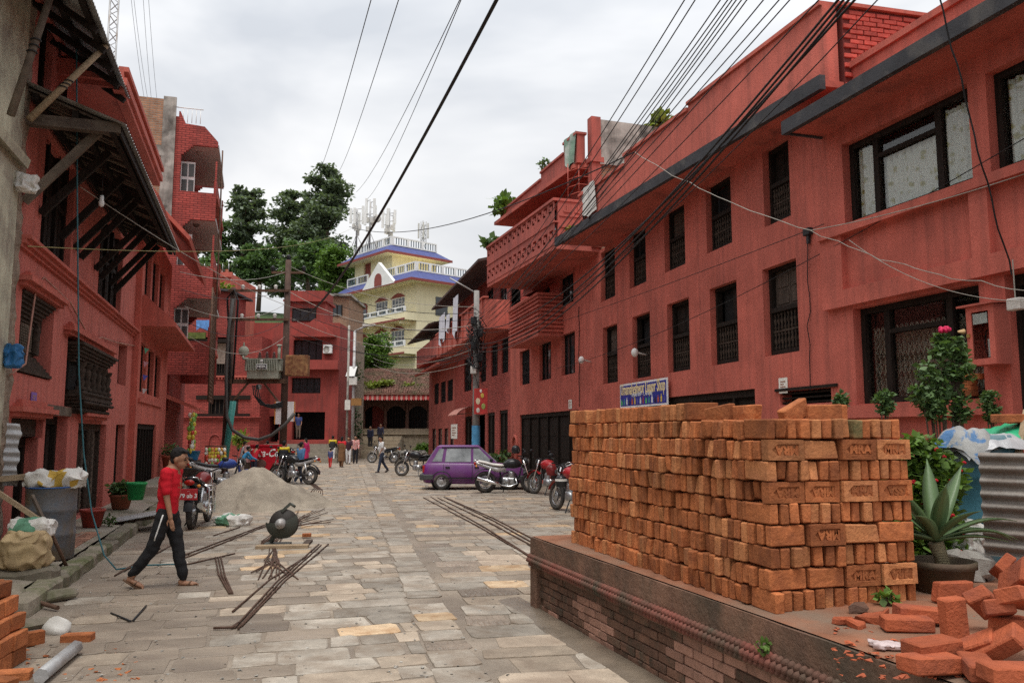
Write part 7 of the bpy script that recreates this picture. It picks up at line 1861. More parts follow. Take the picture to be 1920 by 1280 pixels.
# planks and pipes leaning at left
def stick(label, a, b_, w, h, m_, name='plank', cat='plank'):
    a, b_ = Vector(a), Vector(b_); m = MB(); m.bar((0, 0, 0), b_ - a, w, h); return tag(m.build(name, m_, None, a), label, cat)
q = lambda px, py, Y: D(px, py, Y)
stick('pale plank lying level over the drum', q(-30, 900, 10.6), q(62, 892, 10.9), .12, .07, K['plank'])
stick('long weathered plank sloping down past the drum', q(-30, 905, 9.9), q(102, 993, 10.2), .09, .05, K['plank'])
stick('thin stick leaning on the drum', q(60, 928, 10.35), q(82, 975, 10.25), .035, .035, K['oldwood'], 'stick', 'stick')
t = MB(); a_, c_ = q(90, 985, 10.1), G(134, 1082); t.tube([(0, 0, 0), c_ - a_], .022, 7); tag(t.build('iron_pipe', K['iron'], None, a_), 'dark iron pipe propped between drum and kerb', 'pipe')
def corr(label, p0, p1, z0, z1, m_, amp=.02, n=16, vertical=True, horiz=False, rnds=None):
    p0, p1 = Vector(p0), Vector(p1); m = MB(); vs = []; nn = Vector((-(p1 - p0).y, (p1 - p0).x, 0)).normalized(); k = n * 6
    if horiz:
        for i in range(k + 1): z = z0 + (z1 - z0) * i / k; o_ = nn * amp * sin(i * pi / 3); vs += [Vector((0, 0, z)) + o_, (p1 - p0) + Vector((.02 * sin(i * .4), 0, z)) + o_]
    else:
        for i in range(k + 1): d = (p1 - p0) * (i / k) + nn * amp * sin(i * pi / 3); vs += [d + Vector((0, 0, z0)), d + Vector((0, 0, z1))]
    m.add(vs, [(2 * i, 2 * i + 1, 2 * i + 3, 2 * i + 2) for i in range(k)], True); m.add([Vector(v) - nn * .004 for v in vs], [(2 * i, 2 * i + 2, 2 * i + 3, 2 * i + 1) for i in range(k)], True)
    return tag(m.build('corrugated_sheet', m_, None, p0), label, 'metal sheet')
corr('grey corrugated sheet standing at the far left edge', q(-40, 960, 10.6), q(28, 960, 10.9), -.15 - .8 + 1.79 - .5, 1.15, K['galv'], .018, 7, horiz=True)
a_ = G(258, 978, .2); m = MB(); vs = []
for i in range(43): y = .9 * i / 42; vs += [(-.42, y, .02 * sin(i * pi / 3) + .0), (.42, y, .02 * sin(i * pi / 3) + .14)]
m.add(vs, [(2 * i, 2 * i + 1, 2 * i + 3, 2 * i + 2) for i in range(42)], True); m.add([(x, y, z - .006) for x, y, z in vs], [(2 * i, 2 * i + 2, 2 * i + 3, 2 * i + 1) for i in range(42)], True); tag(m.build('corrugated_sheet', K['galv'], None, a_, (0, 0, .35)), 'loose corrugated sheet covering the gap in the kerb', 'metal sheet')
tag(link('plank', MB().cbox(-.5, .5, -.09, .09, 0, .05, .01).mesh('plank', K['oldwood']), None, G(262, 975, .16), (0, 0, 1.2)), 'short plank beside the loose corrugated sheet', 'plank')
# near left brick stack
ns = thing('brick_stack', 'small stack of red bricks cut by the left frame edge', 'brick stack', G(10, 1262), .15)
for c in range(5):
    for i in range(5 if c < 3 else 4):
        for r_ in range(2):
            o = link('brick', rnd.choice(BM['brick']), ns, loc=(-.36 + i * .078 + (.03 if c % 2 else 0) + R(-.01, .01) - c * .012, r_ * .26 + R(-.02, .02), BH / 2 + c * .127), rot=(R(-.04, .04), R(-.03, .03), pi / 2 + R(-.06, .06)))
for i, (px, py, rz, rx) in enumerate(((22, 1276, .3, pi / 2), (52, 1212, .9, 0), (-5, 1290, -.2, pi / 2))):
    brk('brick', ('brick lying flat in front of the small left stack', 'brick leaning at the right foot of the small left stack', 'brick at the bottom left corner of the picture')[i], G(px, py) + Vector((0, 0, .04 if rx else .062)), (rx, 0, rz))
m = MB()
for i in range(70): p = G(R(40, 260), R(1215, 1278)); crumb(m, p, R(.006, .03), rnd)
tag(m.build('brick_rubble', K['brick']), 'crumbs of broken brick on the near left street', 'rubble', kind='stuff')
m = MB(); m.ell((0, 0, .05), (.12, .09, .09), 9, 6); m.jitter(.05, 9, 3); tag(m.build('stone_lump', K['offw'], None, G(106, 1186)), 'pale lump of stone near the single brick', 'stone')
# pots on the left pavement
def pot(label, loc, r, hgt, m_, plant=None, n=350, leaf=.05, lr=None, name='flower_pot'):
    t = thing(name, label, 'flower pot', loc); m = MB(); m.lathe([(r * .68, 0), (r * .72, .0), (r * .98, hgt * .86), (r * 1.06, hgt * .86), (r * 1.06, hgt), (r * .92, hgt), (r * .9, hgt * .85), (0, hgt * .84)], n=18); m.build('pot', m_, t)
    if plant: l = MB(); lr = lr or (r * 1.1, r * 1.1, hgt * .55); leaf_cloud(l, [((0, 0, hgt + lr[2] * .6), lr)], n, leaf, rnd); l.build('foliage', plant, t); s_ = MB(); [s_.tube([(0, 0, hgt * .8), (R(-r, r) * .6, R(-r, r) * .6, hgt + lr[2] * .8)], .006, 4) for _ in range(6)]; s_.build('stems', K['bark'], t)
    return t
pot('empty red plastic pot on pavement beside the carved door', G(172, 987, .19), .20, .30, flat('pot_red', (.30, .05, .035), .5))
pot('brown clay pot with leafy plant on left pavement', G(226, 953, .2), .23, .30, K['terra'], K['leafmid'], 420, .10)
pot('green plastic bucket on the step left', G(246, 938, .42) + Vector((0, .2, 0)), .20, .36, flat('bucket_green', (.03, .34, .10), .4), name='bucket')
pot('square terracotta pot on the shop step beyond the door', LF.w(-28.3, .5, .62), .28, .45, K['terra'], K['leafmid'], 200, .1)
# blue tub & produce at left shop
tb = thing('plastic_tub', 'blue plastic tub on the ledge of the left shop', 'tub', LF.w(-28.9, 1.1, .9)); m = MB(); m.lathe([(.2, 0), (.28, .3), (.3, .3), (.26, .28), (0, .1)], n=14); m.build('bowl', flat('tub_blue', (.03, .2, .42), .4), tb); bx('stand', K['wood2'], tb, -.25, .25, -.2, .2, -.9, -.001)
# ================================================================== PEOPLE
TS = bpy.data.scenes.new('scratch')
def remeshed(mb, name, mat_, parent, vox, smooth=4):
    me = mb.mesh(name, mat_); o = bpy.data.objects.new('tmp', me); TS.collection.objects.link(o)
    r = o.modifiers.new('r', 'REMESH'); r.mode = 'VOXEL'; r.voxel_size = vox; r.use_smooth_shade = True
    s = o.modifiers.new('s', 'SMOOTH'); s.iterations = smooth; s.factor = .5
    vl = TS.view_layers[0]; vl.update(); me2 = bpy.data.meshes.new_from_object(o.evaluated_get(vl.depsgraph))
    bpy.data.objects.remove(o); bpy.data.meshes.remove(me); me2.name = name
    me2.materials.clear(); me2.materials.append(mat_)
    for p in me2.polygons: p.use_smooth = True
    return link(name, me2, parent)
def limb(mb, pts, rs, n=10):
    mb.tube(pts, rs, n)
    for p, r in zip(pts, rs): mb.ell(p, (r, r, r), n, 6)
def person(label, loc, rz, h=1.65, shirt=(.4, .4, .4), trousers=(.03, .03, .04), shoe=(.05, .04, .04), legs=((.3, .1), (-.3, .35)), arms=((.25, .3), (-.25, .2)),
           lean=.04, sleeve='short', vox=.020, skirt=0, hairlen=0, cap=None, head_turn=0, head_drop=0, group=None, extra=None, yoke=None, sit=False, width=1.0, skin=None, abd=.12):
    t = thing('person', label, 'person', loc, rz, group); sc = h / 1.70; t.scale = (sc, sc, sc)
    sk = skin or K['skin']; fine = vox < .012
    def fl(c, nm): return c if not isinstance(c, tuple) else flat('%s_%d_%d_%d' % (nm, c[0] * 999, c[1] * 999, c[2] * 999), c, .85, .2, .15)
    hip0 = Vector((0, 0, .90)); up = Vector((sin(lean), 0, cos(lean)))
    J = {}
    lo = 9
    for i, s in ((0, 1), (1, -1)):
        a, k = legs[i]; hp = hip0 + Vector((0, s * .09, 0)); kn = hp + Vector((sin(a), s * .01, -cos(a))) * .42; an = kn + Vector((sin(a - k), 0, -cos(a - k))) * .40
        J['hip', s], J['knee', s], J['ank', s] = hp, kn, an; J['sh', s] = None; lo = min(lo, an.z - .075)
    dz = Vector((0, 0, -lo))
    for k in list(J):
        if J[k] is not None: J[k] = J[k] + dz
    hip = hip0 + dz; chest = hip + up * .36; neck = hip + up * .55; hd = hip + up * .68 + Vector((.03 + head_drop * .3, 0, -head_drop * .2))
    for i, s in ((0, 1), (1, -1)):
        a, k = arms[i]; shd = hip + up * .49 + Vector((0, s * .175 * width, 0)); ab = abd
        el = shd + Vector((sin(a) * cos(ab), s * sin(ab), -cos(a) * cos(ab))) * .28; wr = el + Vector((sin(a + k), s * .02, -cos(a + k))) * .25; d = (wr - el).normalized()
        J['sho', s], J['el', s], J['wr', s], J['hd', s] = shd, el, wr, d
    b = MB()
    # body: torso, neck, head, arms, legs, feet
    limb(b, [hip, chest, neck - up * .06], [.11, .125, .10]); limb(b, [neck - up * .06, neck + up * .06], [.055, .05])
    b.tube([J['sho', 1], J['sho', -1]], .055, 8)
    Rh = Matrix.Rotation(head_turn, 3, 'Z') @ Matrix.Rotation(head_drop, 3, 'Y')
    H = lambda x, y, z: hd + Rh @ Vector((x, y, z))
    b.ell(H(-.01, 0, .02), (.098, .078, .105), 14, 10, Rh); b.ell(H(.02, 0, -.045), (.072, .062, .075), 12, 8, Rh); b.ell(H(.055, 0, -.085), (.03, .034, .026), 10, 6, Rh)
    b.tube([H(.085, 0, .015), H(.118, 0, -.025)], [.008, .015], 8); b.ell(H(.110, 0, -.028), (.014, .018, .012), 8, 6, Rh)
    b.ell(H(.080, 0, .028), (.018, .055, .014), 8, 6, Rh); b.ell(H(.088, 0, -.062), (.012, .026, .010), 8, 5, Rh)
    for s in (1, -1): b.ell(H(-.012, s * .080, -.01), (.022, .012, .034), 8, 6, Rh)
    for s in (1, -1):
        limb(b, [J['sho', s], J['el', s], J['wr', s]], [.048, .038, .027]); d = J['hd', s]; w = J['wr', s]
        side = Vector((0, 1, 0)); fwd = d.cross(side).normalized()
        b.ell(w + d * .05, (.026, .016, .05), 8, 6, Matrix((fwd, side, d)).transposed() if True else None)
        for f in range(4):
            o_ = fwd * (.020 - .0135 * f) * -1; L = (.072, .082, .076, .058)[f]; p0 = w + d * .085 + o_; p1 = p0 + d * L * .5; p2 = p1 + (d + Vector((0, -s * .35, 0)) + fwd * .15).normalized() * L * .5
            b.tube([w + d * .05 + o_, p0, p1, p2], [.009, .0088, .008, .006], 6)
        tb = w + d * .02 + fwd * -.024; b.tube([tb, tb + (d - fwd * .8).normalized() * .04, tb + (d * 1.2 - fwd * .5).normalized() * .075], [.011, .010, .007], 6)
        limb(b, [J['hip', s], J['knee', s], J['ank', s]], [.075, .05, .036])
        an = J['ank', s]; a = legs[0 if s == 1 else 1]; tip = min(.5, max(-.25, (a[1] - a[0]) * .8)) if an.z > .10 else 0
        ft = Vector((cos(tip), 0, -sin(tip))); b.ell(an + ft * .06 + Vector((0, 0, -.045)), (.115, .042, .030), 10, 6, Matrix.Rotation(tip, 3, 'Y')); b.ell(an + Vector((-.02, 0, -.03)), (.045, .036, .045), 8, 6)
        for q in range(5 if fine else 0): b.ell(an + ft * (.165 - .012 * q) + Vector((0, s * (.03 - .016 * q), -.055)), (.016, .009, .010), 6, 4)
    body = remeshed(b, 'body', sk, t, vox if not fine else .0065, 3 if fine else 4)
    # eyes, brows, mouth
    e = MB()
    for s in (1, -1): e.ell(H(.079, s * .034, .004), (.012, .014, .008), 8, 6)
    e.build('eyes', K['black'], body)
    if fine:
        e = MB(); e.tube([H(.096, -.018, -.064), H(.101, 0, -.062), H(.096, .018, -.064)], .0045, 6); e.build('lips', flat('lip', (.24, .09, .07), .5), body)
        e = MB()
        for s in (1, -1): e.tube([H(.098, s * .015, .036), H(.094, s * .04, .040), H(.080, s * .058, .032)], .005, 5)
        e.build('eyebrows', K['hair'], body)
    # hair
    m = MB(); m.ell(H(-.030, 0, .046), (.098, .084, .090), 14, 10, Rh); m.ell(H(.030, 0, .096), (.050, .064, .030), 12, 6, Rh); m.ell(H(-.06, 0, -.02), (.055, .068, .07), 10, 6, Rh)
    if fine:
        r_ = random.Random(4)
        for k in range(60): a = r_.uniform(0, 6.28); u = r_.uniform(.1, 1.15); q = H(-.03 + .095 * sin(u) * cos(a), .08 * sin(u) * sin(a), .045 + .09 * cos(u)); m.ell(q, (.020, .014, .012), 6, 4)
        for k in range(9): m.tube([H(.03, -.05 + .0125 * k, .112), H(.065, -.048 + .012 * k, .105), H(.082, -.05 + .0125 * k, .082 + .008 * (k % 3))], [.012, .010, .006], 6)
    if hairlen: m.tube([H(-.06, 0, .03), H(-.09, 0, -.08), H(-.08, 0, -.08 - hairlen)], [.07, .06, .03], 9); m.ell(H(-.07, 0, -.04), (.05, .07, .08), 8, 6)
    remeshed(m, 'hair', K['hair'], body, vox * .7 if not fine else .007, 2)
    if cap: m = MB(); m.lathe([(.105, .0), (.108, .05), (.09, .10), (.04, .125), (0, .13)], H(-.01, 0, .03), 14); m.box(hd.x + .06, hd.x + .16, hd.y - .06, hd.y + .06, hd.z + .03, hd.z + .045); m.build('cap', fl(cap, 'cap'), body)
    # shirt
    m = MB(); rings = []
    prof = [(-.06, .118, .165), (.02, .118, .165), (.12, .115, .158), (.26, .125, .172), (.38, .128, .190), (.46, .105, .185), (.51, .085, .135), (.545, .062, .075)]
    if skirt: prof = [(-skirt, .15, .20), (-skirt * .5, .145, .195), (-.08, .13, .18)] + prof[1:]
    for u, dx, dy in prof:
        c = hip + up * u; rings.append([(c.x + dx * cos(a), c.y + dy * width * sin(a), c.z) for a in [2 * pi * i / 16 for i in range(16)]])
    m.loft(rings)
    for s in (1, -1):
        if sleeve == 'short': e_ = J['sho', s].lerp(J['el', s], .72); limb(m, [J['sho', s] + Vector((0, -s * .03, -.01)), J['sho', s], e_], [.075, .072, .066])
        elif sleeve == 'long': limb(m, [J['sho', s] + Vector((0, -s * .03, -.01)), J['sho', s], J['el', s], J['wr', s].lerp(J['el', s], .08)], [.075, .07, .055, .044])
    sm_ = remeshed(m, 'shirt', fl(shirt, 'shirt'), t, vox if not fine else .010, 5)
    if fine:      # cloth folds
        for v in sm_.data.vertices:
            n_ = noise.noise(Vector((v.co.x * 9, v.co.y * 5, v.co.z * 16))) * .012 + noise.noise(Vector((v.co.x * 4, v.co.y * 4, v.co.z * 5 + 3))) * .012; v.co += v.normal * n_
    if yoke:
        c = hip + up * .47; m = MB(); m.ell(c, (.125, .215 * width, .085), 14, 8); 
        for s in (1, -1): limb(m, [J['sho', s], J['sho', s].lerp(J['el', s], .45)], [.08, .072])
        remeshed(m, 'shoulder_panel', fl(yoke, 'yoke'), sm_, vox, 4)
    # trousers
    if trousers:
        m = MB(); m.ell(hip + Vector((0, 0, -.02)), (.118, .168, .12), 14, 8)
        for s in (1, -1): limb(m, [J['hip', s], J['hip', s].lerp(J['knee', s], .5), J['knee', s], J['knee', s].lerp(J['ank', s], .55), J['ank', s] + Vector((0, 0, .03))], [.098, .09, .07, .064, .060] if not fine else [.100, .094, .078, .070, .052])
        tr_ = remeshed(m, 'trousers', fl(trousers, 'trousers'), t, vox if not fine else .010, 5)
        if fine:
            for v in tr_.data.vertices: v.co += v.normal * (noise.noise(Vector((v.co.x * 10, v.co.y * 6, v.co.z * 14))) * .014)
            for s in (-1,):      # white side stripe
                m = MB(); P = [J['hip', s].lerp(J['knee', s], f) + Vector((.02, s * .10 - s * .022 * f, 0)) for f in (.0, .3, .6, .75)]; m.tube(P, .009, 5); m.build('side_stripe', K['white'], tr_)
    # shoes
    for s in (1, -1):
        an = J['ank', s]; a = legs[0 if s == 1 else 1]; tip = min(.5, max(-.25, (a[1] - a[0]) * .8)) if an.z > .10 else 0; Mx = Matrix.Rotation(tip, 3, 'Y')
        m = MB()
        if fine:
            c = an + Mx @ Vector((.055, 0, -.073)); pts = []; 
            for k in range(18): q = 2 * pi * k / 18; pts.append(Vector((.135 * cos(q), (.046 + .008 * cos(q)) * sin(q), 0)))
            m.loft([[c + Mx @ (p + Vector((0, 0, -.008))) for p in pts], [c + Mx @ (p + Vector((0, 0, .008))) for p in pts]], smooth=False); sd_ = m.build('sandal', fl(shoe, 'shoe'), t)
            m = MB(); m.tube([c + Mx @ Vector((.01, -.045, .0)), c + Mx @ Vector((.035, -.03, .045)), c + Mx @ Vector((.04, 0, .056)), c + Mx @ Vector((.035, .03, .045)), c + Mx @ Vector((.01, .045, .0))], .011, 6); m.tube([c + Mx @ Vector((.04, 0, .056)), c + Mx @ Vector((.10, .01, .01))], .008, 6); m.build('strap', fl(shoe, 'shoe'), sd_)
        else: m.ell(an + Mx @ Vector((.05, 0, -.045)), (.125, .05, .040), 10, 6, Mx); m.build('shoe', fl(shoe, 'shoe'), t)
    return t
def gp(px, py): return G(px, py)
main = person('man in red t-shirt and black track trousers walking across the street', G(308, 1101), .02, 1.66, (.52, .008, .02), (.014, .014, .016), (.13, .075, .045), legs=((.24, .02), (-.30, .30)), arms=((-.10, .12), (.08, .16)), lean=.06, vox=.011, head_turn=-.05, head_drop=.16, abd=.05)
FAR = 'people gathered at the far end of the street'
person('boy in blue jacket and jeans stepping away right of the black motorcycle', gp(562, 907), 1.0, 1.50, (.07, .16, .30), (.05, .08, .14), (.5, .5, .5), legs=((.25, .1), (-.3, .25)), sleeve='long')
person('boy in black jacket with yellow shoulders seen from behind', gp(530, 905), 1.65, 1.52, (.02, .02, .025), (.018, .018, .02), legs=((.05, .02), (-.05, .02)), sleeve='long', yoke=(.55, .42, .03), arms=((.35, .6), (.35, .6)))
person('boy in bright blue jacket leaning over beyond the sand heap', gp(449, 905), .75, 1.40, (.04, .22, .42), (.04, .07, .25), legs=((.1, .1), (-.05, .1)), sleeve='long', lean=.55, arms=((.7, .5), (.7, .5)))
person('child in red hooded top beside the drinks cooler', gp(475, 896), 1.3, 1.38, (.48, .015, .03), (.03, .03, .05), sleeve='long', lean=.35, arms=((.6, .5), (.6, .5)), legs=((.05, .05), (0, .05)))
person('dark haired boy in white and black top behind the leaning boy', gp(452, 892), .2, 1.45, (.45, .45, .48), (.03, .03, .04), sleeve='long', lean=.2, legs=((.05, .05), (0, .05)))
person('person in white top bending at the drinks cooler', gp(506, 882), 2.4, 1.5, (.6, .6, .62), (.05, .05, .06), lean=.5, legs=((.05, .05), (0, .05)))
person('woman in magenta dress standing near the red house steps', gp(573, 873), 2.6, 1.52, (.42, .02, .10), (.42, .02, .10), skirt=.45, sleeve='long', hairlen=.15, legs=((.1, .05), (-.05, .05)))
person('man in black and yellow jacket with white trousers, back turned', gp(623, 868), 1.6, 1.65, (.03, .03, .03), (.6, .58, .55), sleeve='long', yoke=(.55, .42, .03), legs=((.1, .05), (-.1, .1)), arms=((.1, .9), (.1, .9)), group=FAR)
person('small child in navy top and red trousers', gp(619, 877), 1.5, 1.02, (.06, .07, .16), (.5, .03, .03), sleeve='long', legs=((.1, .05), (-.15, .1)), group=FAR)
person('woman in brown dress with long red scarf', gp(640, 876), 1.4, 1.62, (.17, .085, .04), (.14, .07, .035), skirt=.55, sleeve='long', hairlen=.12, yoke=(.55, .02, .03), legs=((.12, .05), (-.1, .1)), group=FAR)
person('person in dark maroon top and white trousers', gp(653, 870), -1.5, 1.6, (.05, .02, .03), (.65, .65, .66), legs=((.1, .05), (-.1, .1)), group=FAR)
def plaid():
    m, t, p = _mat('plaid_shirt'); tc = t.nodes.new('ShaderNodeTexCoord'); ch = t.nodes.new('ShaderNodeTexChecker'); ch.inputs['Scale'].default_value = 16; ch.inputs[1].default_value = (.5, .04, .04, 1); ch.inputs[2].default_value = (.62, .52, .48, 1)
    t.links.new(tc.outputs['Object'], ch.inputs[0]); t.links.new(ch.outputs[0], p.inputs['Base Color']); p.inputs['Roughness'].default_value = .9; return m
K['plaid'] = plaid()
person('man in red and white checked shirt facing the street', gp(666, 869), -1.5, 1.66, K['plaid'], (.02, .02, .025), sleeve='long', legs=((.03, .02), (-.03, .02)), group=FAR)
person('man in white t-shirt and jeans walking left past trail motorcycle', gp(715, 886), -2.6, 1.68, (.66, .66, .66), (.035, .045, .075), legs=((.28, .1), (-.28, .3)), arms=((.2, .3), (-.2, .2)))
zs = .74
def gs(px, py): p = D(px, py, 61); return Vector((p.x, 61, p.z))
person('man in dark navy jacket on the temple steps, nearer the lamp pole', D(694, 842, 60.9) , -1.6, 1.72, (.025, .03, .06), (.03, .03, .035), sleeve='long', legs=((.05, .02), (-.05, .02)))
person('second man in dark jacket on the temple steps, further right', D(713, 836, 62.0), -1.3, 1.68, (.03, .03, .055), (.03, .03, .035), sleeve='long', legs=((.05, .02), (-.05, .02)))
person('person in white shirt and cap standing behind the group', gp(635, 858), -1.6, 1.85, (.6, .6, .6), (.1, .1, .12), cap=(.65, .65, .6), legs=((.03, .02), (-.03, .02)))
person('person in grey top beside the lamp pole behind the group', gp(650, 858), -1.6, 1.8, (.15, .15, .17), (.05, .05, .06), legs=((.03, .02), (-.03, .02)))
person('person in blue shirt in the dark shop doorway', D(559, 822, 52.2), -1.5, 1.62, (.05, .07, .20), (.16, .13, .1), legs=((.05, .02), (-.05, .02)))
# face at the upper window
s_, z_ = RF2.hit(1349, 392)
person('person looking out of the upper window, only head showing', RF2.w((upT[1][0] + upT[1][1]) / 2 + .05, -.48, z_ - 1.50), RF2.rz + pi / 2, 1.62, (.3, .28, .26), (.1, .1, .1), legs=((.0, .0), (0, 0)))

bpy.data.scenes.remove(TS)
# ================================================================== RIGHT FOREGROUND
PT = PH + .02
def GP(px, py): return G(px, py, PT)
# loose bricks heaped at the lower right: (photo x, photo y of centre, height above platform, rx, ry, rz, label)
LB = [
 (1748, 1212, .04, pi / 2, 0, .15, 'loose brick lying flat on another brick at heap front, upper one'),
 (1742, 1242, .0, pi / 2, .02, .05, 'bottom brick of the pair at the heap front'),
 (1700, 1168, .0, pi / 2, 0, -.35, 'frogged brick lying flat left of the heap'),
 (1725, 1150, .03, pi / 2, .1, -.25, 'long brick resting behind the frogged one'),
 (1788, 1168, .06, .1, 1.5, .2, 'brick standing on end in front of the agave pot'),
 (1828, 1212, .03, 1.1, .5, 1.9, 'brick tilted steeply in the middle of the heap'),
 (1868, 1210, .06, 1.0, .6, 2.0, 'second steeply tilted brick next to the middle one'),
 (1872, 1140, .20, 1.35, .25, .9, 'brick sloping on top of the heap below the upright one'),
 (1906, 1085, .32, .35, .5, 1.3, 'stamped brick standing proud at the right frame edge'),
 (1845, 1128, .12, .9, .5, .5, 'brick wedged behind the sloping top brick'),
 (1905, 1172, .12, pi / 2, .1, .3, 'brick lying under the sloping brick at right'),
 (1900, 1262, .02, pi / 2, .05, -.1, 'flat brick at the bottom right corner'),
 (1835, 1250, .0, pi / 2, 0, 1.1, 'half buried brick below the tilted pair'),
 (1785, 1108, .03, 0, .03, -.05, 'brick on edge right in front of the agave pot'),
 (1880, 1060, .16, .7, .3, 1.0, 'brick half hidden behind the stamped brick'),
 (1915, 1120, .26, 1.2, .2, .4, 'brick cut by the right frame edge at mid heap'),
]
K['brickr'] = mat('loose_red_brick', (.39, .098, .042), .9, .22, 7, .4, 40, rand=.18, patch=(.25, .07, .04), pamt=.4, pscale=5, bdist=.012)
lbm = [brick_mesh('brickr', 20 + i) for i in range(4)]
for i, (px, py, z, rx, ry, rz, lab) in enumerate(LB):
    p = G(px, py, PT + z + .05); tag(link('brick', lbm[i % 4], None, p, (rx, ry, rz + .2)), lab, 'brick', 'loose bricks heaped at the right')
# loose brick heap under-fill: rubble
m = MB()
for i in range(170):
    p = GP(R(1560, 1920), R(1150, 1275)); crumb(m, p, R(.004, .02) * (1.8 if rnd.random() < .12 else 1), rnd)
tag(m.build('brick_rubble', K['brickr']), 'brick crumbs and chips scattered over the platform', 'rubble', kind='stuff')
for i, (px, py, s, lab) in enumerate(((1580, 1172, .045, 'small brick chip left of the broken pieces'), (1610, 1150, .07, 'dark broken brick piece beside the stack foot'), (1632, 1168, .06, 'flat broken brick shard in front of the stack'), (1655, 1158, .05, 'broken brick shard nearest the agave'), (1605, 1178, .045, 'orange brick sliver near the stack foot'))):
    m = MB().cbox(-s, s, -s * .7, s * .7, 0, s * .9, s * .2).jitter(s * .7, 11, i); tag(m.build('brick_shard', K['brickr'] if i != 1 else K['oldbrick'], None, GP(px, py), (0, 0, i * 1.3)), lab, 'brick shard')
sack('crumpled white plastic scrap on the brick dust', GP(1665, 1215), (.16, .10, .025), -.3, flat('plastic_scrap', (.55, .45, .44), .5), 'plastic_scrap', seed=4)
# agave in pot
ap_ = GP(1786, 1118) + Vector((0, .12, 0)); ag = thing('agave_plant', 'big grey green agave in a wide dark pot', 'plant', ap_)
po = mat('dark_clay_pot', (.11, .075, .05), .8, .3, 3, .3, 30, patch=(.07, .07, .04), pamt=.45)
m = MB(); m.lathe([(.15, 0), (.165, .0), (.20, .17), (.215, .17), (.215, .215), (.195, .215), (.19, .17), (0, .165)], n=26); m.build('pot', po, ag)
m = MB(); m.tube([(.02, 0, .14), (.0, 0, .24), (-.03, 0, .33)], [.05, .045, .05], 12); m.build('stem', mat('agave_stem', (.30, .25, .15), .85, .3, 6, .4, 40, wave=('Z', 30, 2)), ag)
alm = mat('agave_leaf', (.105, .17, .07), .45, .14, 3, .05, 30, spec=.45); 
for i, (az, el, L, drp, w) in enumerate(((2.9, .55, .46, .42, .05), (2.5, .85, .44, .16, .055), (1.2, 1.35, .42, .03, .055), (.55, 1.15, .44, .06, .06), (3.3, .35, .44, .5, .05), (-.2, .62, .40, .26, .05), (.1, .42, .42, .38, .045), (4.0, .7, .36, .18, .055), (5.0, .8, .34, .16, .055), (5.7, .5, .36, .34, .05), (4.5, 1.1, .36, .05, .055), (2.0, 1.0, .4, .1, .05), (3.6, 1.0, .4, .1, .055), (-.6, .3, .3, .2, .04), (2.7, .2, .36, .22, .045))):
    m = MB(); rings = []; L *= 1.45; w *= .88; el *= .84; base = Vector((-.03, 0, .34)); hd_ = Vector((cos(az), sin(az), 0)); sd_ = Vector((-sin(az), cos(az), 0)); n = 12
    for k in range(n + 1):
        f = k / n; e_ = el; c = base + hd_ * (cos(el) * L * f) + Vector((0, 0, sin(el) * L * f - drp * f ** 2.6 * L)); ww = w * (.62 + 1.1 * f - .3 * f * f) * (1 - f ** 5) if f < 1 else .001; ww = max(.001, w * (.55 + 1.5 * f * (1 - f) * 1.6) * (1 - f ** 4)); th = .012 * (1 - f) + .002
        rings.append([c - sd_ * ww + Vector((0, 0, ww * .35)), c + Vector((0, 0, th * .5)), c + sd_ * ww + Vector((0, 0, ww * .35)), c + Vector((0, 0, -th))])
    m.loft(rings); m.build('leaf', alm, ag)
# corrugated sheet standing at the right edge
sY = 5.9
corr('weathered corrugated sheet standing at the right frame edge', (D(1838, 900, sY).x, sY, 0), (D(2060, 900, sY - .5).x, sY - .5, 0), D(1850, 1040, sY).z, D(1850, 848, sY).z, mat('weathered_sheet', (.25, .225, .20), .6, .25, 2, .15, 30, metal=.35, patch=(.14, .10, .075), pamt=.42, pscale=2), .022, 8, horiz=True)
# blue barrel under tarps
bp = D(1830, 1000, 6.7); bq = thing('blue_barrel', 'faded blue barrel behind the corrugated sheet', 'barrel', (D(1845, 900, 6.7).x, 6.7, PT))
m = MB(); Hb = D(1830, 815, 6.7).z - PT; m.lathe([(.28, 0), (.29, .03), (.29, Hb * .33), (.305, Hb * .35), (.29, Hb * .37), (.29, Hb * .66), (.305, Hb * .68), (.29, Hb * .7), (.28, Hb - .03), (.25, Hb), (0, Hb)], n=26); m.build('shell', mat('barrel_blue', (.05, .16, .21), .6, .25, 3, .15, 30, patch=(.22, .24, .24), pamt=.42, pscale=2.2), bq)
def drape(label, c, w, d, drop, m_, seed, rz=0, n=26):
    mb = MB(); vs = []
    for j in range(n + 1):
        for i in range(n + 1):
            x, y = (i / n - .5) * w, (j / n - .5) * d; r = sqrt((x / (w * .36)) ** 2 + (y / (d * .36)) ** 2); z = -drop * max(0, r - .72) ** 1.15
            k_ = noise.noise(Vector((x * 5, y * 5, seed))) * .05 + noise.noise(Vector((x * 14, y * 14, seed))) * .022; sh = 1 - .22 * max(0, r - .75)
            vs.append((x * sh, y * sh, z + k_))
    mb.add(vs, [(j * (n + 1) + i, j * (n + 1) + i + 1, (j + 1) * (n + 1) + i + 1, (j + 1) * (n + 1) + i) for j in range(n) for i in range(n)], True)
    return tag(mb.build('tarpaulin', m_, None, c, (0, 0, rz)), label, 'tarpaulin')
bc_ = bq.location
K['tarpg'] = mat('green_tarp', (.03, .36, .17), .4, .15, 4, .2, 25, spec=.5); K['tarpw'] = mat('striped_tarp', (.30, .30, .29), .5, .25, 3, .3, 20, patch=(.07, .17, .34), pamt=.46, pscale=4, pedge=.02); K['tarps'] = mat('silver_plastic', (.40, .40, .41), .3, .2, 4, .25, 25, spec=.6)
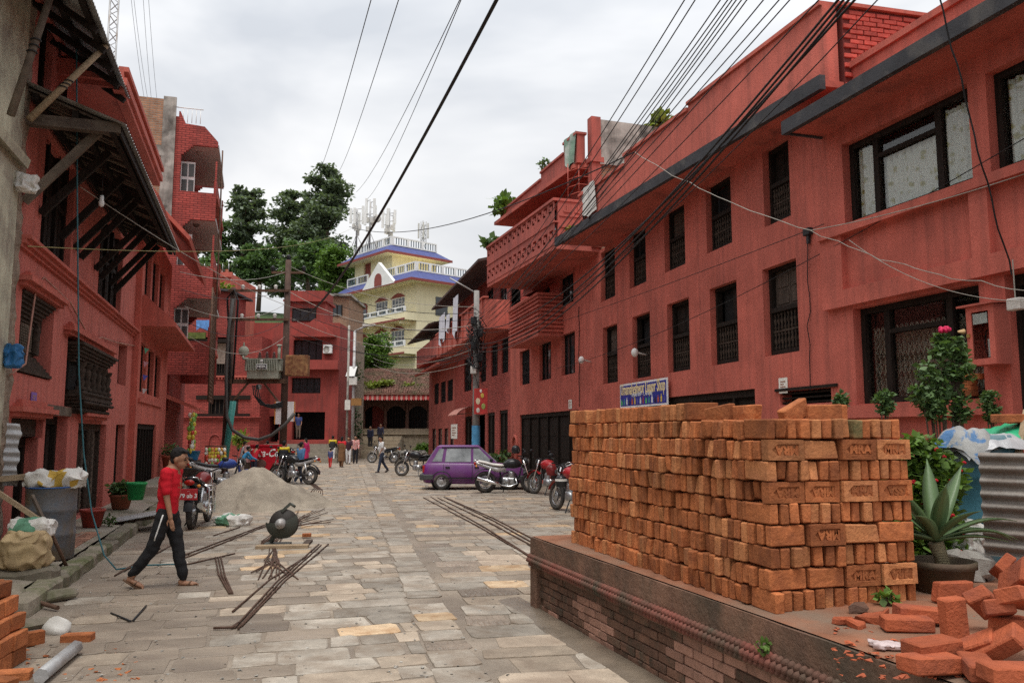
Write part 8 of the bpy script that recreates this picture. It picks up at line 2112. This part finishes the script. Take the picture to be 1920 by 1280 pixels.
drape('silver plastic sheet draped over the blue barrel', bc_ + Vector((.02, -.02, Hb + .01)), .80, .75, .16, K['tarps'], 1)
drape('white and blue striped tarp hanging left of the barrel top', bc_ + Vector((-.16, -.06, Hb + .045)), .52, .60, .22, K['tarpw'], 4, .5)
drape('bright green plastic sheet over the barrel at right edge', bc_ + Vector((.42, .05, Hb + .07)), .95, .8, .13, K['tarpg'], 9, -.2)
tag(link('brick', BM['brick'][0], None, bc_ + Vector((.18, -.1, Hb + .13)), (pi / 2, 0, .1)), 'brick weighing down the green sheet on the barrel', 'brick')
stick('pale stick leaning at the right edge above the green sheet', D(1908, 860, 6.4), D(1925, 770, 6.6), .04, .04, K['plank'], 'stick', 'stick')
sack('white crumpled plastic bag beside the agave', D(1800, 985, 6.3) - Vector((0, 0, .3)), (.3, .25, .34), .4, mat('bag_white', (.5, .5, .46), .4, .25, 6, .3, 30, patch=(.45, .35, .1), pamt=.3), seed=14, lump=.25)
for i, (px, py, s) in enumerate(((1795, 1015, .13), (1830, 1022, .14))):
    m = MB().cbox(-s, s, -s * .8, s * .8, 0, s * 1.5, s * .3).jitter(s * .5, 6, i); tag(m.build('concrete_lump', K['conc'], None, (D(px, py, 6.0).x, 6.0, PT), (0, .2, i)), ('pale broken concrete lump behind the agave stem', 'second concrete lump with a hole right of agave')[i], 'rubble')
wp = thing('flower_pot', 'small white plastic pot among the flowers', 'flower pot', D(1713, 930, 6.6)); m = MB(); m.lathe([(.045, 0), (.06, .12), (.062, .12), (0, .1)], n=12); m.build('pot', K['white'], wp); bx('stand', flat('yellow_crate', (.5, .38, .05), .6), wp, -.12, .12, -.1, .1, -(wp.location.z - PT), -.002)
# flowering bushes
def bush(label, base, stems, cs, n, leaf, lm, flowers=None, fsize=.02, name='flowering_bush', cat='bush', seed=0, fm=None, trunk=.012):
    t = thing(name, label, cat, base); r = random.Random(seed); m = MB()
    for (c, rad) in cs: m.tube([(r.uniform(-.06, .06), r.uniform(-.05, .05), 0), (c[0] * .5, c[1] * .5, c[2] * .45), (c[0], c[1], c[2] + rad[2] * .5)], [trunk, trunk * .8, trunk * .35], 6)
    m.build('stems', K['bark'], t); l = MB(); leaf_cloud(l, cs, n, leaf, r); l.build('foliage', lm, t)
    for i in range(flowers or 0):
        c, rad = r.choice(cs); a = r.uniform(0, 6.28); u = r.uniform(.2, 1.0); p = Vector(c) + Vector((rad[0] * .9 * cos(a), -abs(rad[1] * .9 * sin(a)), rad[2] * (2 * u - 1) * .9)); f = MB()
        for k in range(7): q = k * .9; f.ell(p + Vector((cos(q), sin(q) * .5, sin(q * 1.7) * .6)) * fsize * .6, (fsize * .7, fsize * .5, fsize * .55), 6, 4)
        f.build('flower', fm, t)
    return t
fr_ = flat('flower_red', (.42, .01, .02), .6); fp_ = flat('flower_pink', (.55, .02, .09), .6)
bY = 6.25; b0 = D(1733, 930, bY)
bush('bushy plant with small red flowers right of the brick stack', (b0.x, bY, PT), 6, [((-.12, 0, .25), (.18, .16, .24)), ((.12, 0, .3), (.18, .16, .26)), ((-.02, 0, .55), (.22, .18, .22)), ((.16, .05, .70), (.18, .16, .2)), ((-.18, .05, .70), (.15, .15, .24)), ((0, .05, .88), (.2, .16, .16))], 4200, .065, K['leaf'], 22, .017, seed=3, fm=fr_)
rb0 = D(1765, 800, 7.6)
cs = [((D(px, py, 7.6).x - rb0.x, R(-.1, .1), D(px, py, 7.6).z - PT), (rr, rr * .9, rr)) for px, py, rr in ((1745, 770, .11), (1720, 740, .10), (1755, 725, .12), (1790, 745, .12), (1735, 700, .11), (1775, 695, .12), (1800, 700, .10), (1760, 660, .09), (1790, 650, .10), (1805, 670, .08), (1770, 635, .06), (1740, 755, .1), (1800, 775, .08))]
rose = bush('tall rose bush with one red bloom in front of the window', (rb0.x, 7.6, PT), 5, cs, 2100, .06, K['leafmid'], 0, seed=6, name='rose_bush', cat='rose bush', trunk=.014)
m = MB(); fc = D(1771, 620, 7.58) - Vector((rb0.x, 7.6, PT))
for k in range(16): a = k * 2.4; rr = .012 + .0022 * k; m.ell(fc + Vector((rr * cos(a), rr * sin(a) * .6, .012 * (k % 3))), (.024, .012, .022), 8, 5, Matrix.Rotation(a, 3, 'Z'))
m.build('bloom', fp_, rose); m = MB(); fc2 = D(1803, 622, 7.58) - Vector((rb0.x, 7.6, PT)); m.ell(fc2, (.035, .03, .02), 9, 6); m.jitter(.015, 30); m.build('faded_bloom', flat('bloom_faded', (.42, .28, .14), .8), rose)
tk = MB(); tk.tube([(D(1800, 800, 7.6).x - rb0.x, .02, 0), (D(1797, 760, 7.6).x - rb0.x, .02, D(1797, 760, 7.6).z - PT), (D(1800, 680, 7.6).x - rb0.x, .02, D(1800, 680, 7.6).z - PT)], [.05, .045, .03], 8); tk.build('main_trunk', K['bark'], rose)
for i, (px, pyt, pyb, Y, lab) in enumerate(((1659, 735, 775, 7.4, 'small clipped twisting shrub right of the brick stack top'), (1858, 735, 790, 7.9, 'clipped twisting evergreen below the extinguisher cabinet'), (1578, 740, 757, 7.2, 'round clipped tuft peeping over the brick stack'))):
    zt_, zb_ = D(px, pyt, Y).z, D(px, pyb, Y).z; n_ = 4 if i < 2 else 1; hgt = zt_ - zb_
    bush(lab, (D(px, pyb, Y).x, Y, PT), 1, [((.035 * sin(k * 2.2), 0, zb_ - PT + hgt * (k + .5) / n_), (.065, .065, hgt / n_ * .75)) for k in range(n_)], 700 if i < 2 else 260, .04, K['leafmid'], 0, seed=40 + i, name='clipped_shrub', cat='shrub', trunk=.012)
# bricks stacked on the near window sill
for k in range(4): tag(link('brick', BM['brick'][k], None, RF1.w(-2.62 - (.12 if k == 3 else 0), .0, 2.26 + k * .07 + .035), (pi / 2, 0, RF1.rz + .05 * k)), 'brick stacked on the near window sill, %s from the sill' % ('first', 'second', 'third', 'fourth')[k], 'brick', 'bricks on the sill')
# weeds on ledges
def weed(label, loc, r, n, leaf, lm, seed):
    t = thing('weed', label, 'weed', loc); l = MB(); leaf_cloud(l, [((0, 0, r * .7), (r, r * .7, r * .8))], n, leaf, random.Random(seed), 1.2); l.build('leaves', lm, t); s_ = MB(); [s_.tube([(0, 0, 0), (R(-r, r) * .6, R(-r, r) * .4, r * 1.1)], .006, 4) for _ in range(5)]; s_.build('stems', K['bark'], t)
weed('small green weed on the brick dust beside the stack', GP(1665, 1140), .07, 60, .05, K['leaf'], 1)
weed('tiny fern growing from the rope moulding', PF.w(-4.05, .05, .55), .05, 26, .04, K['leaf'], 2)
weed('leafy creeper on the far corner of the upper storey roof', RF3.w(L3 + .4, -.8, 10.0), .5, 160, .28, K['leaf'], 3)
weed('tuft of plant on the step of upper storey parapet', RF3.w(3.1, -.9, 10.5), .25, 90, .12, K['leafmid'], 4)
weed('grass tuft on the concrete tank wall', RF3.w(0, -3.5, 11.1), .3, 140, .25, K['leafyel'], 5)
weed('small plant sprouting below the fretwork balcony corner', RF3.w(-.05, -.5, 7.5), .16, 30, .14, K['leafyel'], 6)
weed('spiky potted plant at the far balcony end', RF3.w(L3 + .05, -.1, 8.6), .22, 60, .3, K['leafmid'], 7)
weed('green shrub by the rubble near the temple', G(795, 856), .7, 420, .3, K['leaf'], 8); weed('bushy plant behind the purple car bonnet', RF2.w(35.2, .5, .0), .7, 420, .22, K['leafmid'], 9)
weed('moss and weeds at the left pavement edge', G(205, 985, .18), .12, 80, .06, K['leafmid'], 10); weed('potted plant on the left end of brick house wall', D(449, 835, 44.5), .5, 160, .25, K['leafyel'], 11)
m = MB()
for i in range(260): p = G(R(738, 800), R(853, 862)); s = R(.08, .2); m.ell((p.x, p.y, R(0, .5)), (s, s, s * .7), 5, 4)
tag(m.build('gravel_heap', K['conc']), 'heap of grey gravel beside the temple steps', 'gravel', kind='stuff')
# cloth and tarps on the upper houses
def cloth(label, c, ux, w, h, m_, seed, name='hanging_cloth', cat='cloth', taper=0):
    u = Vector((*ux, 0)).normalized(); n_ = Vector((-u.y, u.x, 0)); mb = MB(); N = 10; vs = []
    for j in range(N + 1):
        for i in range(N + 1):
            f, g_ = i / N - .5, j / N; d = .06 * sin(i * 1.3 + seed) * (.3 + g_) ; vs.append(u * (w * f * (1 - taper * g_)) + n_ * d + Vector((0, 0, -h * g_ * (1 + .12 * sin(i * .9 + seed)))))
    mb.add(vs, [(j * (N + 1) + i, j * (N + 1) + i + 1, (j + 1) * (N + 1) + i + 1, (j + 1) * (N + 1) + i) for j in range(N) for i in range(N)], True); return tag(mb.build(name, m_, None, c), label, cat)
wcl = flat('washed_white', (.62, .62, .68), .9)
for i, (px, py, w, h, lab) in enumerate(((829, 590, 1.2, 1.5, 'white shirt hung out at the left end of balcony'), (841, 588, .7, .9, 'pale garment hung between two white ones on the balcony'), (855, 555, .9, 2.0, 'long white trousers hung nearest the tangled pole'))):
    s_, z_ = RF2.hit(px, py, 1.25); cloth(lab, RF2.w(s_, 1.25, z_), RF2.u.xy, w * 1.7, h, wcl, i)
p = RF3.w(.6, -.75, 10.75); cloth('torn green tarp hanging off the upper storey parapet', p, RF3.u.xy, 1.0, 1.0, mat('faded_green_tarp', (.22, .34, .26), .7, .35, 4, .2, 20, patch=(.5, .5, .46), pamt=.4), 3, 'tarpaulin', 'tarpaulin', .4)
t_ = .80; q_ = RF2.w(*[pt(t_, .0, 0)[k] for k in (0, 1)], H2 + 1.05); cloth('grey sack cloth hung over the long parapet', q_, RF2.u.xy, 1.0, .85, K['offw'], 5)
cloth('blue and white towel hung under the brick house window', D(385, 600, 44.2), (1, 0), 1.0, .5, flat('towel_blue', (.12, .28, .6), .9, .4), 2)
sack('blue plastic bag tied at the left masonry corner', LF.w(-11.0, .12, 2.62), (.2, .14, .30), .5, flat('bag_blue', (.03, .14, .32), .4), 'plastic_bag', seed=21, lump=.3)
sack('grey plastic bag hanging from the left masonry corner', LF.w(-11.0, .14, 4.95), (.26, .16, .24), .8, K['offw'], 'plastic_bag', seed=22, lump=.3)
notice(56, 735, 66, 763, 'narrow purple sticker on the old red wall', LF, c=(.22, .12, .4), mk=(.6, .4, .55))
notice(846, 795, 858, 822, 'white notices pasted on the end house wall', RF2)
hb = thing('hanging_bulb', 'white bulb hanging under the timber eave', 'bulb', LF.w(-12.7, .75, 5.35)); m = MB(); m.lathe([(0, -.09), (.035, -.07), (.045, -.02), (.03, .03), (.03, .09), (0, .09)], n=10); m.build('bulb', K['white'], hb); m = MB(); m.tube([(0, 0, .09), (0, 0, .8)], .005, 4); m.build('cord', K['cable'], hb)
def wall_lamp(label, px, py):
    s_, z_ = RF2.hit(px, py, .12); t = thing('wall_lamp', label, 'lamp', RF2.w(s_, 0, z_), RF2.rz); m = MB(); m.ell((0, .30, 0), (.09, .09, .11), 10, 8); m.build('bulb', K['white'], t); m = MB(); m.tube([(0, 0, -.05), (0, .15, -.02), (0, .22, 0)], .02, 6); m.build('arm', K['offw'], t)
wall_lamp('white bulb lamp on the wall left of liquor banner', 1101, 675); wall_lamp('white bulb lamp in front of lower window above the banner', 1203, 661)
s_, z_ = RF2.hit(1519, 435); jb = thing('junction_box', 'black cable junction box on the red wall', 'junction box', RF2.w(s_, 0, z_), RF2.rz); bx('case', K['black'], jb, -.09, .09, 0, .09, -.06, .06, .01); bx('gland', K['black'], jb, -.03, .03, .02, .06, -.2, -.061)
s_, z_ = RF1.hit(1907, 572, .3); tc_ = thing('socket_box', 'white plastic socket box hanging at the right edge', 'socket', RF1.w(s_, .32, z_ - .06), RF1.rz); bx('case', K['offw'], tc_, -.09, .09, -.05, .05, 0, .14, .012)
bx('wire', K['cablew'], tc_, -.005, .005, -.005, .005, .141, .6)

# ================================================================== CABLES
def cable(label, a, b_, sag=.3, r=.012, m_=None, group=None, n=16, wob=0, name='overhead_cable', ext=0):
    a, b_ = Vector(a), Vector(b_); m = MB(); pts = []
    for i in range(n + 1):
        f = i / n; p = (b_ - a) * f; p.z -= 4 * sag * f * (1 - f)
        if wob: p += Vector((noise.noise(Vector((f * 9, wob, 0))), noise.noise(Vector((f * 9, wob, 4))), noise.noise(Vector((f * 9, wob, 8))))) * .05
        pts.append(p)
    if ext: pts.append(pts[-1] + (pts[-1] - pts[-2]).normalized() * ext)
    m.tube(pts, r, 5, cap=False); return tag(m.build(name, m_ or K['cable'], None, a), label, 'cable', group)
pole_r = D(541, 600, TYp - .2); cpz = lambda py: D(893, py, cpY - .15)
cable('thick black twisted cable sweeping up from the transformer pole', pole_r + Vector((.1, 0, 0)), D(938, -12, 7.0), .9, .020, group=None, n=40, ext=18)
b2_ = MB()
cable('thinner black strand twisted round the thick cable', pole_r + Vector((.12, .02, .08)), D(936, -12, 6.95), .88, .011, n=60, wob=0, ext=18)
for i, (x0, x1, py) in enumerate(((592, 698, 335), (630, 750, 330), (668, 866, 360), (690, 868, 372))):
    cable(('thin wire leftmost of the four crossing the sky', 'second thin wire from the left crossing the sky', 'third thin wire from the left crossing the sky', 'rightmost of the four thin sky wires')[i], D(x0, py, 60), D(x1, -8, 14), .5, .010, ext=25)
top_r = D(541, 490, TYp)
for i, (px, py) in enumerate(((270, 182), (277, 186), (284, 188), (295, 195))):
    cable('thin guy wire above the brick balcony house, %s from the left' % ORD[i], D(px, py, 30.5), D((245, 250, 268, 278)[i], -10, 24), .15, .006, K['cablew'] if False else K['cable'], 'guy wires over the brick house')
# bundle from the tangled pole along the right facade, up to the top right
tops = [(1290, -10), (1310, -10), (1358, -10), (1372, -10), (1380, -10), (1388, -10), (1398, -10), (1408, -10), (1440, -10), (1470, -10), (1490, -10), (1545, -10), (1580, -10), (1590, -10), (1600, -10), (1612, -10), (1655, -10)]
for i, (px, py) in enumerate(tops):
    big = i >= 12; cable('thick black cable in the lower right bundle, %s from the left' % ORD[i - 12] if big else 'thin black wire in the upper right bundle, number %s from the left' % ('one', 'two', 'three', 'four', 'five', 'six', 'seven', 'eight', 'nine', 'ten', 'eleven', 'twelve')[i], cpz(590 + (i * 7) % 50 + (20 if big else 0)), D(px, py, 7.5), (.95 if big else .25) + .05 * (i % 3), .014 if (big and i != 16) else .007, None, 'lower right cable bundle' if big else 'upper right wire bundle', n=26, ext=16)
cable('lone wire crossing the right facade low, upper one', D(1045, 605, 26), D(1545, 420, 12.4), .05, .007); cable('lone wire crossing the right facade low, lower one', D(1045, 690, 26), D(1920, 260, 9.3), .35, .007)
cable('twisted yellow and blue wire from the skyline to the wall', D(655, 425, 45), D(1190, 285, 17), .9, .016, K['cable'], n=24)
cable('twisted pale wire from parapet down the right facade', D(1190, 285, 17), D(1520, 432, 12.3), .15, .007, K['cablew'], n=18, wob=3); cable('twisted pale wire continuing to the right edge', D(1520, 432, 12.3), D(1925, 545, 9.2), .12, .0055, K['cablew'], n=18, wob=5)
cable('pale cable sagging over the near right window', D(1592, 450, 11.8), D(1925, 565, 9.2), .22, .005, K['cablew'], n=18); cable('pale cable along the ledge of the near house', D(1520, 432, 12.4), D(1925, 325, 9.4), .06, .007, K['cablew'], n=14)
cable('black cable dropping down the near right wall', D(1735, -120, 8.5), D(1897, 515, 9.2), .1, .010, n=20, wob=7)
s_, z_ = RF2.hit(1517, 440); cable('thin wire running down the wall from junction box', RF2.w(s_, .03, z_), RF2.w(s_ + .1, .03, 2.5), .0, .008, n=10, wob=3); s_, z_ = RF2.hit(1087, 575); cable('thin wire running down the wall beside plain windows', RF2.w(s_, .03, z_), RF2.w(s_ + .05, .03, 2.6), 0, .012, n=12, wob=9)
# wires between transformer poles, houses and the far right pole
lb = []
for i in range(9): cable('wire slung between the transformer pole and tangled pole, %s from the top' % ORD[i], D(545, 500 + i * 16, TYp), cpz(575 + i * 11), .5 + .1 * (i % 4), .010 + .004 * (i % 2), K['cable'] if i % 3 else K['cablew'], 'wires across the street end', n=20)
for i in range(5): cable('wire running from the transformer pole to the left houses, %s from the top' % ORD[i], D(535, 510 + i * 30, TYp), LF.w(-24 - i, .9, 6.4 - i * .35), .3 + .1 * i, .010, K['cable'] if i % 2 else K['cablew'], 'wires to left houses', n=18)
for i in range(6): cable('wire from the tangled pole to the far houses, %s from its top' % ORD[i], cpz(600 + i * 12), RF2.w(44 + 3 * i, 1.2, 5 + .4 * i), .3, .010, None, 'wires to far houses', n=14)
for i in range(4): cable('wire over the temple roof to the tangled pole, %s from the top' % ORD[i], D(700, 665 + 6 * i, 62), cpz(640 + 12 * i), .6, .012, K['cablew'] if i % 2 else K['cable'], 'wires over temple roof', n=18)
cable('blue and yellow wire crossing in front of the old house', LF.w(-10.6, .3, 4.15), D(660, 428, 45), .5, .006, flat('wire_yellow', (.30, .26, .10), .6), n=24)
cable('pale wire from the timber eave toward the brick house', D(150, 350, 12.5), D(640, 590, 40), .6, .008, K['cablew'], n=24)
P = [LF.w(-12.6, .95, 8.2), LF.w(-12.6, .97, 4.0), LF.w(-12.8, 1.0, 1.6)]
m = MB(); o_ = D(143, -10, 11.6); pts = [D(143, -10, 11.6), D(145, 400, 11.6), D(148, 700, 11.5), D(157, 850, 11.4), D(172, 960, 11.2), D(195, 1040, 11.0), G(218, 1070) + Vector((0, 0, .02)), G(270, 1062) + Vector((0, 0, .02)), G(330, 1060) + Vector((0, 0, .02))]
fin = []
for i in range(len(pts) - 1):
    for k in range(4): fin.append(pts[i].lerp(pts[i + 1], k / 4) - o_)
fin.append(pts[-1] - o_); m.tube(fin, .011, 6); tag(m.build('hanging_cable', K['cableb'], None, o_), 'teal power cable hanging from the roof down to the street', 'cable')
m = MB(); pts = [LF.w(s, .05, z) for s, z in ((-11.2, 2.55), (-11.9, 2.75), (-12.2, 3.9), (-12.6, 4.1), (-14.5, 4.0), (-16.5, 3.55), (-17.5, 3.75), (-19.5, 3.85), (-21.5, 4.0), (-22.8, 4.1))]; m.tube([p - pts[0] for p in pts], .014, 6); tag(m.build('wall_cable', mat('pink_conduit', (.40, .20, .15), .7, .2, 4, 0, 10), None, pts[0]), 'painted cable looping along the old red wall', 'cable')
m = MB(); a_, b_ = D(436, 870, TYp - .5), D(560, 770, TYp - .6); pts = []
for px, py in ((437, 560), (428, 620), (424, 700), (425, 780), (436, 806), (458, 820), (485, 824), (510, 815), (535, 795), (552, 775)): pts.append(D(px, py, TYp - .55))
m.tube([p - pts[0] for p in pts], .075, 8); tag(m.build('hanging_cable', mat('grey_hose', (.085, .08, .075), .6, .2, 3, 0, 10), None, pts[0]), 'thick grey cable looping in a deep bow below the transformer', 'cable')
for i in range(4): m = MB(); pts = [D(px, py, TYp - .35) for px, py in ((474 + i * 3, 722), (476 + i * 4, 740 + i * 3), (488 + i * 3, 758), (510, 765 - i * 2), (530, 762 - i * 3))]; m.tube([p - pts[0] for p in pts], .03, 6); tag(m.build('hanging_cable', K['cable'], None, pts[0]), 'black cable in the loop hanging under the transformer, %s from the left' % ORD[i], 'cable', 'cables under transformer')
for i, (px, col_) in enumerate(((246, 'flag_green'), (247, 'flag_pink'), (248, 'flag_blue'), (248, 'flag_white'))):
    z = 4.0 - i * .35; p = LF.w(-22.1, .3, z); m = MB(); m.add([(0, 0, 0), (.0, .12, -.03), (0, .03, -.16)], [(0, 1, 2)]); m.add([(.01, 0, 0), (.01, .12, -.03), (.01, .03, -.16)], [(0, 2, 1)]); tag(m.build('paper_flag', flat(col_, {'flag_green': (.1, .4, .25), 'flag_pink': (.55, .3, .35), 'flag_blue': (.1, .12, .5), 'flag_white': (.6, .6, .6)}[col_], .7), None, p, (0, 0, LF.rz)), ('green', 'pink', 'blue', 'white')[i] + ' paper flag on the string at the red corner', 'flag', 'paper flags on string')

m = MB()
for i in range(420):
    p = G(R(60, 1000), 860 + 420 * rnd.random() ** .8)
    if left_lim(p.y) < p.x < right_lim(p.y): crumb(m, p + Vector((0, 0, .012)), R(.004, .016), rnd)
tag(m.build('street_grit', K['conc']), 'fine grit and pebbles scattered over the paving', 'grit', kind='stuff')
